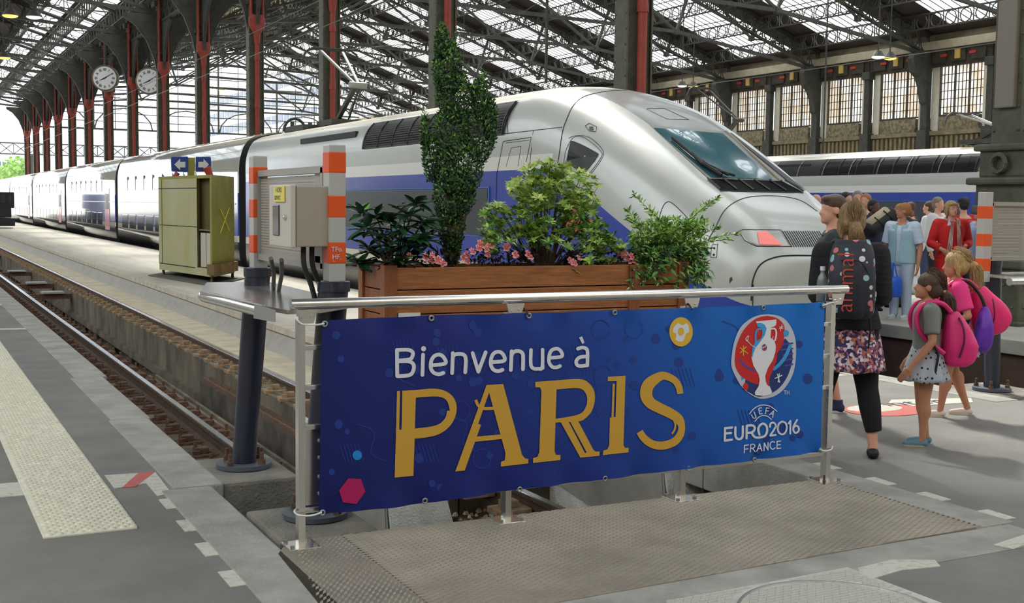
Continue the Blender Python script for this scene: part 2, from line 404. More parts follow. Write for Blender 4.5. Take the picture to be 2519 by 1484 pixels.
# pit of the train's track
m = M(); m.box(8.4, 11.95, 6.85, 150, -1.6, -1.05); m.box(8.45, 8.55, 6.85, 8.6, -1.1, -.3); st(m, 'trim_2', pit_dirt)
tr2 = tag(thing('railway_track', (10.2, 8.2, -1.0)), 'rusty rails under the front silver train', 'track')
for x in (9.45, 10.95): rail_mb(x, 8.2, 150, -.55).build('rail', [rail_side, rail_top], tr2)
for i in range(60):
    m = M(); m.box(9.0, 11.4, 8.5 + i * 1.0, 8.75 + i * 1.0, -1.05, -.72); m.build('sleeper', concrete_dark, tr2)
p3 = thing('floor.002', (0, 0, 0), kind='structure')
m = M(); m.box(12.2, 26.2, -14, 150, -1.6, .05); m.build('platform_surface', asphalt_old, p3)
cs3 = M().bbox(-.15, .15, 0, 1.98, -.17, .004, .012).mesh('coping_stone', concrete_sm)
for i in range(60): inst('coping_stone', cs3, (12.05, 6.9 + i * 2, .05), p3)
m = M(); m.box(12.0, 12.2, 4.1, 150, -1.6, -.12); m.build('platform_wall', mat('umber_wall', (84, 66, 54), .9, var=.2, scale=2), p3)
m = M(); m.box(26.2, 32, -14, 150, -1.8, -1.2); st(m, 'trim_3', pit_dirt)
m = M(); m.box(32, 57.2, -14, 150, -1.6, .0); st(m, 'floor', asphalt_old)
m = M(); m.box(-300, 500, 150, 900, -2.0, -.9); st(m, 'ground', mat('outside_ground', (150, 148, 138), .9, var=.2, scale=.2))

# ================================================================ walls of the hall
wr = thing('wall_right', (57.2, 0, 0), kind='structure')
plaster = mat('ivory_plaster', (206, 200, 182), .8, var=.08, scale=1.5)
stone_w = mat('stone_wall', (140, 130, 108), .85, var=.2, scale=1.2, detail=8)
relief = mat('relief_stone', (150, 140, 112), .85, col2=(104, 94, 70), scale=5, bump=.6, bscale=14, lo=.4, hi=.6)
umber = mat('umber_frieze', (66, 58, 44), .8, col2=(44, 40, 34), scale=3, bump=.5, bscale=14)
ochre_p = mat('ochre_balustrade', (128, 116, 90), .8, var=.25, scale=2)
m = M(); m.box(57.4, 58.4, -14, 160, -1, 7.35); m.box(57.4, 58.4, -14, 160, 10.35, 13.4); m.build('wall_face', stone_w, wr)
m = M(); m.box(56.7, 57.5, -14, 160, 11.45, 11.95); m.build('cornice', mat('cornice_stone', (160, 150, 128), .8, var=.12, scale=2), wr)
def half_bay():
    """one 5 m bay of the side wall; local y runs 0..5"""
    g = {}
    g['pier'] = M().box(57.15, 57.45, .22, .78, 6.5, 10.45).box(57.15, 57.45, 4.15, 4.73, 6.5, 10.45)
    fr = M()
    for i in range(4): yy = .80 + 3.33 * i / 3; fr.box(57.22, 57.36, yy - .035, yy + .035, 7.45, 10.4)
    fr.box(57.22, 57.36, .78, 4.15, 7.4, 7.5)
    for i in range(12):
        if i % 4: yy = .80 + 3.33 * i / 12; fr.box(57.26, 57.32, yy - .015, yy + .015, 7.45, 10.4)
    for i in range(1, 6): zz = 7.45 + 2.95 * i / 6; fr.box(57.26, 57.32, .78, 4.15, zz - .017, zz + .017)
    g['muntin_grid'] = fr
    g['window_pane'] = M().box(57.36, 57.38, .78, 4.15, 7.4, 10.45)
    g['relief_panel'] = M().bbox(57.12, 57.5, 1.0, 4.0, 6.4, 7.38, .04)
    b = M().box(56.9, 57.3, .0, 5, 6.25, 6.5).box(56.95, 57.3, 0, 5, 5.15, 5.3)
    g['balustrade_rail'] = b
    b = M().box(57.15, 57.3, 0, 5, 5.3, 6.25)
    for i in range(13): yy = .2 + i * .385; b.bbox(57.0, 57.16, yy - .09, yy + .09, 5.35, 6.2, .04)
    g['balusters'] = b
    f = M().box(57.0, 57.45, 0, 5, 10.4, 11.45)
    for i in range(3): f.bbox(56.9, 57.05, .5 + 1.5 * i, 1.6 + 1.5 * i, 10.6, 11.3, .05)
    g['frieze'] = f
    g['frieze_swag'] = M().bbox(56.86, 56.94, 1.2, 1.7, 10.95, 11.12, .02).bbox(56.86, 56.94, 3.4, 3.9, 10.95, 11.12, .02)
    g['frieze_shield'] = M().bbox(56.8, 56.95, 2.35, 2.75, 10.75, 11.35, .04)
    return g
wmat = {'pier': plaster, 'muntin_grid': iron, 'window_pane': mat('lit_window', (252, 248, 240), .3, col2=(226, 208, 184), scale=.55, lo=.45, hi=.55, emit=None), 'relief_panel': relief,
        'balustrade_rail': ochre_p, 'balusters': ochre_p, 'frieze': umber, 'frieze_swag': mat('vermilion', (170, 52, 36), .7), 'frieze_shield': mat('gilt', (190, 158, 84), .6)}
wp = wmat['window_pane'].node_tree.nodes['Principled BSDF']; wp.inputs['Emission Strength'].default_value = .85
_r = [n for n in wmat['window_pane'].node_tree.nodes if n.type == 'VALTORGB'][0]; wmat['window_pane'].node_tree.links.new(_r.outputs[0], wp.inputs['Emission Color'])
hb = {k: v.mesh(k, wmat[k]) for k, v in half_bay().items()}
Y0 = 4.75
for i in range(-4, 28):
    yb = Y0 + 4.95 * i
    for k, me in hb.items(): inst(k, me, (0, yb, 0), wr)
# dark engaged columns and consoles on that wall
ec = M(); ec.box(56.75, 57.1, -.22, .22, -.5, 10.6); ec.bbox(56.6, 57.15, -.4, .4, 5.1, 6.6, .06); ec.bbox(56.62, 57.2, -.34, .34, 10.1, 10.6, .05)
cb = M(); cb.box(56.75, 57.1, -.26, .26, -.5, 10.8); cb.bbox(56.6, 57.15, -.4, .4, 5.1, 6.6, .06)
pr = [(57.0, 7.9), (56.6, 8.3), (56.4, 9.2), (56.1, 9.8), (55.7, 10.1), (55.5, 10.9), (55.7, 11.4), (57.0, 11.4)]
cb.prism(pr, -.25, .25, lambda a, b, d: (a, d, b))
e1 = ec.mesh('engaged_column', iron); e2 = cb.mesh('console_column', iron)
for i in range(-2, 28):
    inst('engaged_column' if i % 2 else 'console_column', e1 if i % 2 else e2, (0, Y0 + 4.95 * i, 0), wr)
m = M(); m.box(-30.5, -29.6, -14, 150, -1, 13.5); st(m, 'wall_left', stone_w)
m = M(); m.box(-30, 58, -15, -14, -1, 13.5); st(m, 'wall_back', stone_w)
# ================================================================ roof of the train hall
BAY = 9.9
ceil = thing('ceiling', (35, 60, 12), kind='structure')
def lens(m, a, b, depth, n, t=.05, cross=False):
    """lattice girder hanging below the line a-b: two flanges and a row of lens-shaped openings"""
    a = Vector(a); b = Vector(b); d = Vector((0, 0, -depth)); 
    m.bar(a, b, t * 2.6, t * 1.6); m.bar(a + d, b + d, t * 2.6, t * 1.6)
    for i in range(n):
        p = a.lerp(b, i / n); q = a.lerp(b, (i + 1) / n); u = (q - p)
        if cross:
            m.bar(p, q + d, t, t); m.bar(p + d, q, t, t)
        else:
            c = p + u * .5 + d * .5; k = 8
            pts = [c + u * .38 * math.cos(2 * PI * j / k) + d * .48 * math.sin(2 * PI * j / k) for j in range(k)]
            for j in range(k): m.bar(pts[j], pts[(j + 1) % k], t, t)
        m.bar(p, p + d, t, t)
    return m
RX, RZ = 35.5, 20.2          # ridge of the far nave
ZL, ZR = 13.4, 12.4          # springing on the column row / on the side wall
def zroof(x):
    if x <= 13.8: return ZL + .3 * (13.8 - x) if x > -7.9 else ZL + .3 * 21.7 - .3 * (-7.9 - x)
    return ZL + (RZ - ZL) * (x - 13.8) / (RX - 13.8) if x < RX else ZR + (RZ - ZR) * (57.2 - x) / (57.2 - RX)
def truss(far=True):
    m = M()
    if far: L = Vector((13.8, 0, ZL)); T = Vector((RX, 0, RZ)); Q = Vector((57.0, 0, ZR))
    else: L = Vector((13.8, 0, ZL)); T = Vector((-7.9, 0, zroof(-7.89))); Q = Vector((-29.6, 0, ZL))
    for e in (L, Q):
        n = 26 if far else 16
        m.bar(e, T, .34, .12); lens(m, e - Vector((0, 0, .12)), T - Vector((0, 0, .12)), 1.05, n, .055, False)
        m.bar(e - Vector((0, 0, 1.25)), T - Vector((0, 0, 1.25)), .30, .10)
        # struts and ties of the fink truss
        f = []
        for t, h in ((.25, 1.5), (.5, 3.6), (.75, 1.5)):
            p = e.lerp(T, t); n_ = Vector((-(T - e).z, 0, (T - e).x)).normalized(); n_ = n_ if n_.z < 0 else -n_
            q = p + n_ * h; f.append((p, q)); m.bar(p, q, .16, .16); m.bar(p + Vector((.4, 0, -1)), q, .08); m.bar(p + Vector((-.4, 0, -1)), q, .08)
            m.bbox(q.x - .18, q.x + .18, -.15, .15, q.z - .18, q.z + .18, .05)
        m.bar(e - Vector((0, 0, 1.2)), f[1][1], .2); m.bar(f[1][1], T - Vector((0, 0, 1.1)), .16)
        m.bar(f[0][1], e.lerp(T, .5), .13); m.bar(f[2][1], e.lerp(T, .5), .13); m.bar(f[0][1], e.lerp(T, .02), .08); m.bar(f[2][1], T, .08)
        if e is L: k1 = f[1][1]
        else: m.bar(k1, f[1][1], .2)
    return m
tf = truss(True).mesh('roof_truss', iron); tn = truss(False).mesh('roof_truss', iron)
TY = [4.75 + 9.9 * k for k in range(-1, 15)]       # truss lines of the far nave
CY_ = [11.4 + 9.8 * k for k in range(-2, 15)]      # column row / near nave
for y in TY: inst('roof_truss', tf, (0, y, 0), ceil)
for y in CY_: inst('roof_truss', tn, (0, y, 0), ceil)
pu = lens(M(), (0, 0, 0), (0, BAY, 0), .85, 9, .05).mesh('purlin', iron)
pu2 = lens(M(), (0, 0, 0), (0, BAY, 0), 1.1, 9, .06).mesh('purlin', iron)
fx = [17.2, 20.4, 23.6, 26.8, 30.0, 33.2, 38.2, 41.6, 45.0, 48.4, 51.6, 54.6]
for y in TY[:-1]:
    for x in fx: inst('purlin', pu, (x, y, zroof(x) - .1), ceil)
for y in CY_[:-1]:
    for x in (12.75, 10.95, 8.9, 5.5, 1.5): inst('purlin', pu2 if x == 10.95 else pu, (x, y, zroof(x) - .05), ceil)
# roof skin: glass strips with bars between boarded strips
glass = bpy.data.materials.new('roof_glass'); glass.use_nodes = True
gn = glass.node_tree.nodes; gl = glass.node_tree.links; gn.remove(gn['Principled BSDF'])
g1 = gn.new('ShaderNodeBsdfTransparent'); g2 = gn.new('ShaderNodeBsdfTranslucent'); g3 = gn.new('ShaderNodeMixShader')
g1.inputs[0].default_value = (.96, .98, 1, 1); g2.inputs[0].default_value = (.9, .92, .9, 1); g3.inputs[0].default_value = .3
gl.new(g1.outputs[0], g3.inputs[1]); gl.new(g2.outputs[0], g3.inputs[2]); gl.new(g3.outputs[0], gn['Material Output'].inputs[0])
board = mat('roof_boards', (58, 50, 44), .8, var=.2, scale=2)
def skin(x0, x1, L, mt, name, th=.06, dz=.12, y0=0, y1=None, bars=0):
    y1 = L if y1 is None else y1; a, b = zroof(x0) + dz, zroof(x1) + dz
    m = M()
    if bars:
        for k in range(int((y1 - y0) / bars)):
            y = y0 + bars * (k + .5); m.bar((x0, y, a - .03), (x1, y, b - .03), .035, .05)
        n = max(2, int(abs(x1 - x0) / 1.6))
        for k in range(1, n): x = x0 + (x1 - x0) * k / n; m.bar((x, y0, zroof(x) + dz - .03), (x, y1, zroof(x) + dz - .03), .05, .05)
    elif mt is glass: m.add([(x0, y0, a), (x1, y0, b), (x1, y1, b), (x0, y1, a)], [(0, 1, 2, 3)])
    else: m.hexa([(x0, y0, a), (x1, y0, b), (x1, y1, b), (x0, y1, a), (x0, y0, a + th), (x1, y0, b + th), (x1, y1, b + th), (x0, y1, a + th)])
    return m.mesh(name, mt)
gf = [(17.0, 33.5), (37.5, 56.6)]
far_skin = []
for a, b in gf:
    far_skin.append(('glass_panel', skin(a, b, BAY, glass, 'glass_panel', y0=2.1, y1=BAY - 2.1)))
    far_skin.append(('glazing_bars', skin(a, b, BAY, iron, 'glazing_bars', y0=2.1, y1=BAY - 2.1, bars=.62)))
    far_skin.append(('roof_deck', skin(a, b, BAY, board, 'roof_deck', y0=-2.1, y1=2.1)))
for a, b in ((13.8, 17.0), (33.5, 35.5), (35.5, 37.5), (56.6, 58.4)): far_skin.append(('roof_deck', skin(a, b, BAY, board, 'roof_deck')))
for y in TY[:-1]:
    for nm, me in far_skin: inst(nm, me, (0, y, 0), ceil)
near_skin = []
for a, b in ((12.7, 11.15), (10.75, 9.05), (-10, -19), (-20, -27)):  # glass on the unseen left slope is laid out to let light in
    near_skin.append(('glass_panel', skin(a, b, BAY, glass, 'glass_panel', y0=.3, y1=BAY - .4)))
    near_skin.append(('glazing_bars', skin(a, b, BAY, iron, 'glazing_bars', y0=.3, y1=BAY - .4, bars=2.3 if a > 0 else 1.6)))
for a, b in ((13.8, 12.7), (11.15, 10.75), (9.05, -7.89), (-7.9, -10), (-19, -20), (-27, -29.6)): near_skin.append(('roof_deck', skin(a, b, BAY, board, 'roof_deck')))
for y in CY_[:-1]:
    for nm, me in near_skin: inst(nm, me, (0, y, 0), ceil)
# pale boarded soffits under part of the far nave
soff = mat('cream_soffit', (226, 208, 170), .8, var=.1, scale=1)
for x0, x1, y0, y1 in ((19, 27, 69, 76), (20, 29, 80, 87), (21, 30, 91, 97), (18, 24, 60, 66)):
    m = M(); a, b = zroof(x0) - .2, zroof(x1) - .2
    m.hexa([(x0, y0, a), (x1, y0, b), (x1, y1, b), (x0, y1, a), (x0, y0, a + .05), (x1, y0, b + .05), (x1, y1, b + .05), (x0, y1, a + .05)]); m.build('soffit_board', soff, ceil)
# girder over the column row
gir = M(); lens(gir, (13.8, 0, 13.3), (13.8, 9.8, 13.3), 1.5, 8, .08, True); gir.box(13.4, 14.2, 0, 9.8, 13.25, 13.5)
gm = gir.mesh('valley_girder', iron)
for y in CY_[:-1]: inst('valley_girder', gm, (0, y, 0), ceil)
# gable screens at the open end
m = M()
for i in range(12):
    z = 10.2 + i * .95; x1 = 57 if z < 12.5 else 57 - (z - 12.4) / .36; x0 = 14 if z < 13.4 else 13.8 + (z - 13.4) / .32
    if x1 - x0 > 2: m.bar((x0, 151, z), (x1, 151, z), .14, .10 if i % 3 else .22)
for i in range(18): x = 14 + i * 2.5; m.bar((x, 151, 10.2), (x, 151, zroof(x)), .09 if i % 3 else .2)
for i in range(6):
    x = 17.5 + i * 7.5; m.tube([(x + 3.4 * math.cos(t * PI / 8), 151, 10.2 + 2.6 * math.sin(t * PI / 8)) for t in range(9)], .09, 5)
m.build('gable_screen', iron, ceil)
# ================================================================ columns
def column_parts():
    g = {}
    b = M(); b.bbox(-.45, .45, -.45, .45, -.4, .12, .03); b.bbox(-.40, .40, -.40, .40, .1, .85, .02); b.bbox(-.46, .46, -.46, .46, .82, .95, .03); b.bbox(-.36, .36, -.36, .36, .9, 1.6, .02)
    b.bbox(-.44, .44, -.44, .44, 1.55, 1.68, .03); b.bbox(-.40, .40, -.40, .40, 1.66, 2.0, .02); b.bbox(-.50, .50, -.50, .50, 1.96, 2.06, .03); b.bbox(-.38, .38, -.38, .38, 2.05, 2.5, .04); b.bbox(-.44, .44, -.44, .44, 2.42, 2.52, .03)
    for sy in (-1,):
        for zz in (.3, .6, 1.1, 1.4):
            for xx in (-.3, -.15, 0, .15, .3): b.ell((xx, sy * (.405 if zz < .8 else .365), zz), .022, 6, 4); b.ell((-(.405 if zz < .8 else .365), xx, zz), .022, 6, 4)
    b.tube([(-.44, .12 * math.cos(t * PI / 6), 2.25 + .12 * math.sin(t * PI / 6)) for t in range(12)], .035, 6, closed=True)
    b.tube([(.12 * math.cos(t * PI / 6), -.44, 2.25 + .12 * math.sin(t * PI / 6)) for t in range(12)], .035, 6, closed=True)
    g['base'] = (b, iron_g)
    s = M(); s.box(-.31, .31, -.17, -.13, 2.5, 13.3); s.box(-.31, .31, .13, .17, 2.5, 13.3); s.box(-.05, .05, -.13, .13, 2.5, 13.3)
    s.box(-.32, -.28, -.24, .24, 2.5, 13.3); s.box(.28, .32, -.24, .24, 2.5, 13.3)
    for k in range(34): s.ell((-.325, -.2, 2.7 + k * .32), .022, 5, 4); s.ell((-.325, .2, 2.7 + k * .32), .022, 5, 4); s.ell((-.2, -.175, 2.7 + k * .32), .022, 5, 4)
    g['shaft'] = (s, iron_g)
    p = M(); r = .10
    p.ring((0, -.32, 2.0), (0, -.32, 8.4), r, n=12)
    for z in (3.4, 5.6, 7.6): p.ring((0, -.32, z), (0, -.32, z + .12), r * 1.25, n=12); p.ring((0, -.32, z + .12), (0, -.32, z + .3), r * 1.25, r, n=12)
    p.loft([[(rx * math.cos(t * PI / 6), -.32 + ry * math.sin(t * PI / 6), z) for t in range(12)] for z, rx, ry in ((8.3, .12, .12), (8.7, .16, .14), (9.0, .34, .16), (9.3, .36, .16), (9.5, .3, .12))])
    for sx in (-1, 1): p.ring((sx * .24, -.32, 9.3), (sx * .24, -.32, 12.9), .075, n=8)
    g['downpipe'] = (p, red_iron)
    k = M()
    prof = [(.25, 7.6), (.32, 8.4), (.55, 9.4), (1.0, 10.4), (1.7, 11.2), (2.4, 11.6), (2.4, 11.85), (.25, 11.85)]
    prof2 = [(.25, 8.9), (.5, 9.8), (.9, 10.6), (1.5, 11.2), (2.1, 11.5), (1.6, 11.55), (.25, 11.6)]
    for s_ in (-1, 1):
        k.prism([(a * s_, b_) for a, b_ in prof][::s_], -.07, .07, lambda a, b_, d: (d, a, b_))
    for s_ in (-1, 1):
        k.prism([(a * s_ * .9, b_ + .3) for a, b_ in prof][::-s_], -.09, .09, lambda a, b_, d: (a, d, b_))
    k.bbox(-.42, .42, -.3, .3, 9.9, 10.1, .04); k.bbox(-.5, .5, -.35, .35, 12.6, 12.9, .04)
    g['bracket'] = (k, iron)
    return g
cp = {k: v[0].mesh(k, v[1]) for k, v in column_parts().items()}
for i, y in enumerate(CY_):
    if y < 0: continue
    if i == 2: continue
    r = thing('trim_%d' % (10 + i), (13.8, y, 0), kind='structure')
    for k, me in cp.items(): inst(k, me, (13.8, y, 0), r)
r = tag(thing('riveted_column', (13.8, 11.4, 0)), 'green-grey riveted iron column cut by the edge of the picture, with small notice', 'column')
for k, me in cp.items():
    if k != 'downpipe': inst(k, me, (13.8, 11.4, 0), r)
bx = M().bbox(13.40, 13.56, 11.25, 11.55, 3.0, 4.45, .02).build('conduit_box', mat('taupe_enamel', (128, 120, 108), .5), r)
nb = M().bbox(13.50, 13.53, 11.0, 11.26, 4.72, 5.18, .004).build('notice_board', mat('cream_board', (222, 216, 180), .6), r)
M().box(13.495, 13.5, 11.02, 11.24, 5.04, 5.14).build('notice_header', mat('notice_green', (50, 60, 44), .6), nb)
text('PARIS', .085, (13.492, 11.24, 5.055), (PI / 2, 0, -PI / 2), mat('cream_text', (222, 216, 180), .6), parent=nb)
for k in range(4): M().box(13.496, 13.5, 11.05, 11.2, 4.95 - k * .055, 4.965 - k * .055).build('notice_line', darkgrey, nb)

# ================================================================ clocks
def clock(x, y, z, label, skew):
    t = thing('station_clock', (x, y, z), label, 'clock', 'double-faced station clocks')
    m = M(); r = .98
    q = Matrix.Rotation(skew, 3, 'Z')
    def P(a, b, d): return Vector((x, y, z)) + q @ Vector((a * .86, d, b * .86))
    m.loft([[P(rr * math.cos(i * PI / 16), rr * math.sin(i * PI / 16), d) for i in range(32)] for rr, d in ((.9, -.18), (1.0, -.16), (1.02, 0), (1.0, .16), (.9, .18))])
    m.build('case', mat('clock_bronze', (110, 100, 84), .4, .5), t, smooth=True)
    f = M(); f.prism([(.88 * math.cos(i * PI / 16), .88 * math.sin(i * PI / 16)) for i in range(32)], -.2, -.185, lambda a, b, d: P(a, b, d)); f.build('dial', mat('opal_dial', (232, 234, 236), .3), t)
    nm = ['XII', 'I', 'II', 'III', 'IIII', 'V', 'VI', 'VII', 'VIII', 'IX', 'X', 'XI']
    for i, s in enumerate(nm):
        a = PI / 2 - i * PI / 6; p = P(.68 * math.cos(a), .68 * math.sin(a), -.205)
        o = text(s, .24, (0, 0, 0), (PI / 2, 0, skew), black, 'numeral', align='CENTER', sx=.7, bold=.008)
        o.rotation_euler = (Matrix.Rotation(skew, 3, 'Z') @ Matrix.Rotation(PI / 2, 3, 'X') @ Matrix.Rotation(a - PI / 2, 3, 'Z')).to_euler()
        up = q @ Vector((math.cos(a), 0, math.sin(a))) * -.1
        o.parent = t; o.location = p + up - t.location
    for a, l, wd in ((PI / 2 - 2 * PI * (8.15 / 12), .45, .05), (PI / 2 - 2 * PI * (9.5 / 60), .7, .035)):
        h = M(); d = Vector((math.cos(a), math.sin(a))); n_ = Vector((-d.y, d.x)) * wd
        h.prism([tuple(-d * .12 + n_), tuple(d * l + n_ * .3), tuple(d * l - n_ * .3), tuple(-d * .12 - n_)][::-1], -.225, -.215, lambda aa, b, dd: P(aa, b, dd)); h.build('hand', black, t)
    m = M(); m.bar(P(0, 1, 0), P(0, 2.6, 0), .12); m.bar(P(-.5, 1.5, 0), P(.5, 1.5, 0), .06); m.build('hanger', iron, t)
p = at(260, 193, X=12.6); clock(p.x, p.y, p.z, 'left clock, its whole white dial with roman numerals in view', -.45)
p = at(368, 200, X=14.7); clock(p.x, p.y, p.z, 'right clock, its dial half hidden by an iron column', -.45)

# ================================================================ hanging lamps
def lamp(px, py, Y, warm, label, s=1.0):
    p = at(px, py, Y=Y); t = thing('hanging_lamp', p, label, 'lamp', 'round lamps hanging under the roof')
    m = M(); m.ring(p + Vector((0, 0, .02)), p + Vector((0, 0, .28 * s)), .32 * s, .14 * s, n=14); m.build('lamp_shade', iron, t)
    m = M(); m.ell(p + Vector((0, 0, .02)), (.29 * s, .29 * s, .09 * s), 14, 8)
    m.build('lens', mat('sodium_lens', (255, 186, 92), .3, emit=2.2) if warm else mat('white_lens', (240, 246, 255), .3, emit=1.4), t)  # white lenses glow as well as the orange ones
    m = M(); m.bar(p + Vector((0, 0, .25 * s)), (p.x, p.y, zroof(min(p.x, 57)) - 1.2), .04); m.build('suspension_rod', iron, t)
lamp(1678, 212, 60, False, 'white lamp of the pair hanging before the arched wall near the pantograph'); lamp(1705, 214, 60, True, 'glowing orange lamp hanging above the nose of the front train')
lamp(2160, 141, 40, False, 'pale lamp of the pair hanging under the right frieze'); lamp(2189, 144, 40, True, 'orange lit lamp of the pair hanging under the right frieze')
lamp(25, 40, 40, True, 'upper amber lamp in the top left corner', .8); lamp(83, 43, 41, False, 'upper white lamp in the top left corner', .8); lamp(10, 143, 50, True, 'lower amber lamp at the left edge', .8)
lamp(1140, 222, 80, True, 'orange lamp glowing deep in the trusses behind the conifer'); lamp(545, 222, 120, True, 'faint warm lamp hanging deep in the hall above the trailer cars')

# ================================================================ wires
wr_m = mat('wire_grey', (90, 90, 86), .5, .5)
def wire(pts, r, label):
    o = M().tube(pts, r, 5).build('overhead_wire', wr_m, base=Vector(pts[0])); tag(o, label, 'wire')
wire([(10.2, 14, 6.3), (10.2, 150, 5.9)], .015, 'thin contact wire running over the front silver train')
wire([(10.4, 14, 7.2), (10.4, 60, 6.9), (10.4, 150, 7.0)], .012, 'slack carrier wire above the contact wire of the front train')
wire([(29.1, 20, 6.6), (29.1, 150, 6.3)], .015, 'contact wire over the train by the right wall')
wire([(15.5, 14, 9.4), (22, 45, 8.6), (15.8, 66, 9.2)], .015, 'slack cable looping between the iron columns')
for px, yt, yb, X, lb in ((1343, -40, 205, 24, 'thin vertical rod hanging above the roof of the front train'), (2025, -60, 358, 40, 'tall thin rod hanging in front of the right windows'), (2462 - 430, 20, 40, 40, '')):
    if not lb: continue
    a = at(px, yb, Y=X); b = Vector((a.x, a.y, zroof(a.x) - .2))
    o = M().bar(a, b, .05).build('hanging_rod', iron, base=a); tag(o, lb, 'rod')

# ================================================================ beyond the open end
def far_building(name, label, x0, x1, y0, z1, floors, bays, wm, gm_, z0=-2, dep=14, sl=None):
    t = tag(thing(name, ((x0 + x1) / 2, y0, z0)), label, 'building', None)
    M().box(x0, x1, y0, y0 + dep, z0, z1).build('wall', wm, t)
    fh = (z1 - 3) / floors
    for f in range(floors):
        for b in range(bays):
            wdt = (x1 - x0) / bays; xx = x0 + b * wdt
            M().box(xx + wdt * .18, xx + wdt * .82, y0 - .12, y0 + .05, 3 + f * fh + fh * .25, 3 + f * fh + fh * .75).build('window', gm_, t)
    M().box(x0 - .3, x1 + .3, y0 - .4, y0 + dep, z1, z1 + .5).build('roof_edge', wm, t)
    return t
wwhite = mat('bright_render', (232, 234, 238), .7); wgrey = mat('pale_blue_render', (206, 216, 228), .7); wglass = mat('slate_windows', (86, 100, 118), .3)
XF = 78; ya = at(800, 340, X=XF).y; yb_ = at(500, 340, X=XF).y; zt = at(650, 195, X=XF).z
t = tag(thing('office_block', (XF, (ya + yb_) / 2, -2)), 'white office block with slanted rows of dark windows behind the trailer cars', 'building')
M().box(XF, XF + 16, ya, yb_, -2, zt).build('wall', wwhite, t)
nf = 7; nb_ = 22
for f in range(nf):
    for b in range(nb_):
        y0 = ya + (yb_ - ya) * (b + .1) / nb_; y1 = ya + (yb_ - ya) * (b + .9) / nb_; z0 = 3 + (zt - 3.5) * (f + .3) / nf; M().box(XF - .1, XF + .1, y0, y1, z0, z0 + (zt - 3) / nf * .5).build('window', wglass, t)
a = at(222, 410, Y=380); b = at(345, 410, Y=380); c = at(280, 318, Y=380)
far_building('apartment_block', 'pale blue-grey block seen between the far columns', a.x, b.x, 380, c.z, 3, 6, wgrey, wwhite)
a = at(350, 400, Y=360); b = at(470, 400, Y=360); c = at(400, 338, Y=360)
far_building('depot_building', 'low pale depot building just left of the white office block', a.x, b.x, 360, c.z, 2, 6, wgrey, wwhite)
a = at(-30, 430, Y=420); b = at(28, 430, Y=420); c = at(10, 392, Y=420)
far_building('tower_block', 'faint white block at the far left behind the trees', a.x, b.x, 420, c.z, 4, 5, wwhite, wglass)
t = tag(thing('signal_bridge', (20, 200, 8)), 'dark lattice footbridge crossing behind the far columns', 'footbridge')
m = M(); lens(m, (-2, 200, 10.3), (60, 200, 10.3), 1.7, 30, .12, True); m.build('lattice_span', iron, t)
for x in (-1, 19, 39): M().box(x, x + .4, 199.8, 200.2, -1, 8.7).build('support', iron, t)
def ftree(px, py, Y, r, label):
    p = at(px, py, Y=Y); t = tag(thing('tree', (p.x, Y, -1)), label, 'tree', 'small trees beyond the station')
    M().ring((p.x, Y, -1), (p.x, Y, p.z), .25, .12, 7).build('trunk', rust, t)
    rr = random.Random(int(px)); m = M()
    for i in range(260):
        d = Vector((rr.gauss(0, 1), rr.gauss(0, 1), rr.gauss(0, .8))).normalized() * r * rr.uniform(.5, 1)
        c = p + d; s = r * .16; u = Vector((rr.random() - .5, rr.random() - .5, rr.random() - .5)).normalized() * s; v = u.cross(Vector((.3, .5, .8))).normalized() * s
        m.add([c - u, c + v, c + u, c - v], [(0, 1, 2, 3)])
    m.ell(p, (r * .7, r * .7, r * .6), 10, 7)
    m.build('crown', mat('fresh_green', (150, 186, 110), .8, var=.3, scale=1), t)
ftree(38, 418, 300, 3.2, 'small pale green tree at the left behind the first far column'); ftree(15, 432, 310, 2.6, 'low bright green shrub-like tree at the far left edge')
